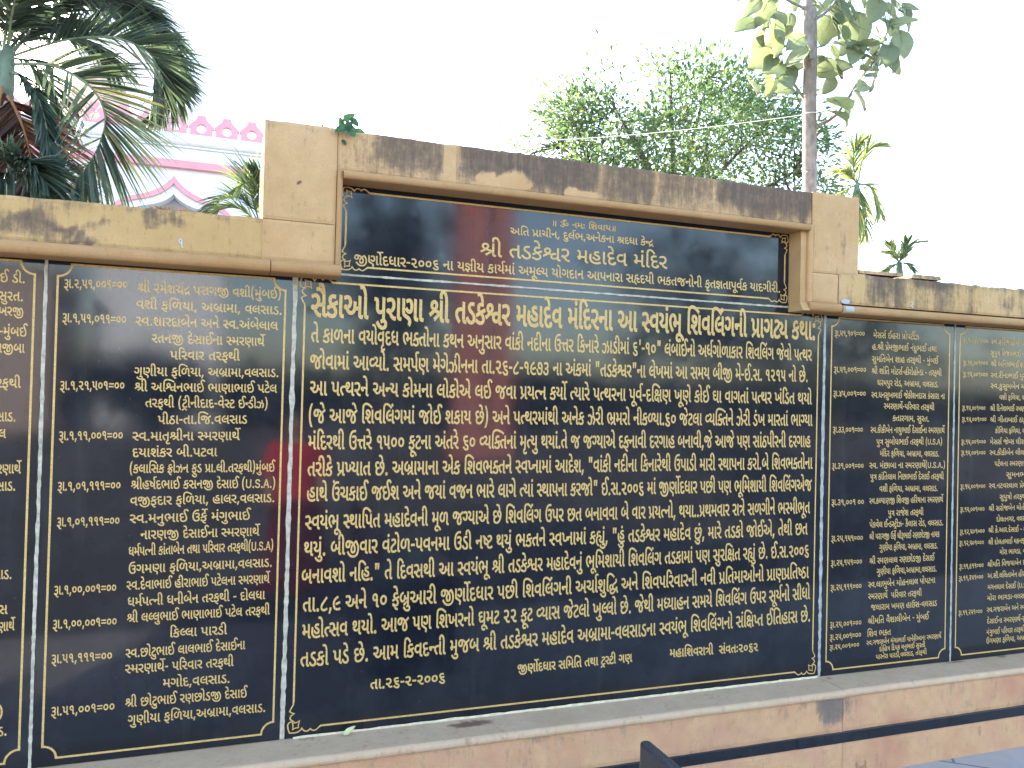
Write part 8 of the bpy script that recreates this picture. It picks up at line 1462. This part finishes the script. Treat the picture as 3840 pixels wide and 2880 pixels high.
for sgn in (-1, 1):
    n = len(J)
    J += [(kp(sgn * 0.115, 0, 0.915), 0.034), (kp(sgn * 0.150, -0.01, 0.76), 0.027), (kp(sgn * 0.155, 0.05, 0.63), 0.021), (kp(sgn * 0.152, 0.065, 0.585), 0.020, 0.012)]
    E_ += [(2, n), (n, n + 1), (n + 1, n + 2), (n + 2, n + 3)]
    for k, (fx, ln) in enumerate(((-0.012, 0.036), (-0.004, 0.042), (0.004, 0.040), (0.012, 0.032))):
        m = len(J)
        J += [(kp(sgn * 0.152 + fx, 0.072, 0.560), 0.0065), (kp(sgn * 0.152 + fx, 0.082, 0.560 - ln * 0.55), 0.0060), (kp(sgn * 0.150 + fx, 0.080, 0.560 - ln), 0.0050)]
        E_ += [(n + 3, m), (m, m + 1), (m + 1, m + 2)]
    m = len(J); J += [(kp(sgn * 0.136, 0.078, 0.578), 0.0075), (kp(sgn * 0.128, 0.090, 0.560), 0.0062)]; E_ += [(n + 3, m), (m, m + 1)]
    m = len(J); J += [(kp(sgn * 0.055, 0, 0.53), 0.058), (kp(sgn * 0.060, 0.008, 0.30), 0.042), (kp(sgn * 0.062, -0.01, 0.16), 0.034), (kp(sgn * 0.062, -0.012, 0.05), 0.024), (kp(sgn * 0.066, 0.05, 0.022), 0.024, 0.018), (kp(sgn * 0.068, 0.10, 0.016), 0.018, 0.012)]
    E_ += [(0, m)] + [(m + i, m + i + 1) for i in range(5)]
skin_mesh('body', J, E_, SKN, kid)
red = simple('red cotton cloth', (0.42, 0.020, 0.025), 0.8, 0.15, 14)
mb = MB(); rings = [(0.955, 0.062, 0.052), (0.925, 0.125, 0.078), (0.86, 0.118, 0.084), (0.76, 0.105, 0.078), (0.66, 0.120, 0.092), (0.50, 0.150, 0.125), (0.34, 0.178, 0.150), (0.20, 0.200, 0.170), (0.10, 0.212, 0.180)]
NS = 40
for z, a, b2 in rings:
    for k in range(NS):
        t_ = 2 * math.pi * k / NS; f_ = 1 + 0.055 * math.sin(t_ * 9 + z * 3) * max(0, (0.70 - z) / 0.6)
        mb.v.append((KX + a * f_ * math.cos(t_), KY + b2 * f_ * math.sin(t_), z))
for i in range(len(rings) - 1):
    for k in range(NS):
        k2 = (k + 1) % NS; mb.f.append((i * NS + k, (i + 1) * NS + k, (i + 1) * NS + k2, i * NS + k2))
for sgn in (-1, 1): mb.tube(catmull([kp(sgn * 0.085, 0, 0.925), kp(sgn * 0.122, 0, 0.900), kp(sgn * 0.146, -0.006, 0.80), kp(sgn * 0.151, -0.008, 0.755)], 8), [0.050, 0.050, 0.048, 0.046, 0.044, 0.043, 0.042, 0.042], 12, cap=False)
mb.build('dress', red, kid, smooth=True)
mb = MB()
for i in range(9):
    for k in range(20):
        th = math.pi * 0.62 * i / 8; ph = 2 * math.pi * k / 20
        cut = 0.80 if math.sin(ph) > 0.2 else 1.25
        th2 = min(th * cut, math.pi * 0.78)
        mb.v.append((KX + 0.082 * math.sin(th2) * math.cos(ph), KY + 0.004 + 0.090 * math.sin(th2) * math.sin(ph), 1.100 + 0.098 * math.cos(th2)))
for i in range(8):
    for k in range(20):
        k2 = (k + 1) % 20; mb.f.append((i * 20 + k, (i + 1) * 20 + k, (i + 1) * 20 + k2, i * 20 + k2))
mb.build('hair', simple('black hair', (0.012, 0.010, 0.010), 0.45, 0.2, 120), kid, smooth=True)
EYE = simple('dark eyes', (0.02, 0.015, 0.012), 0.2, 0.1, 20)
for sgn in (-1, 1):
    mb = MB(); mb.tube([kp(sgn * 0.027, 0.070, 1.080), kp(sgn * 0.027, 0.086, 1.080)], [0.010, 0.007], 10); mb.build('eye', EYE, kid, smooth=True)
    mb = MB(); mb.tube([kp(sgn * 0.066, 0.005, 1.065), kp(sgn * 0.078, 0.0, 1.078), kp(sgn * 0.074, 0.0, 1.095)], [0.008, 0.011, 0.007], 8); mb.build('ear', SKN, kid, smooth=True)
mb = MB(); mb.tube([kp(0, 0.082, 1.085), kp(0, 0.096, 1.064), kp(0, 0.088, 1.056)], [0.006, 0.011, 0.008], 8); mb.build('nose', SKN, kid, smooth=True)
mb = MB(); mb.tube([kp(-0.020, 0.074, 1.035), kp(0, 0.083, 1.033), kp(0.020, 0.074, 1.035)], [0.003, 0.006, 0.003], 8); mb.build('mouth', simple('lips', (0.32, 0.11, 0.09), 0.5, 0.1, 20), kid, smooth=True)
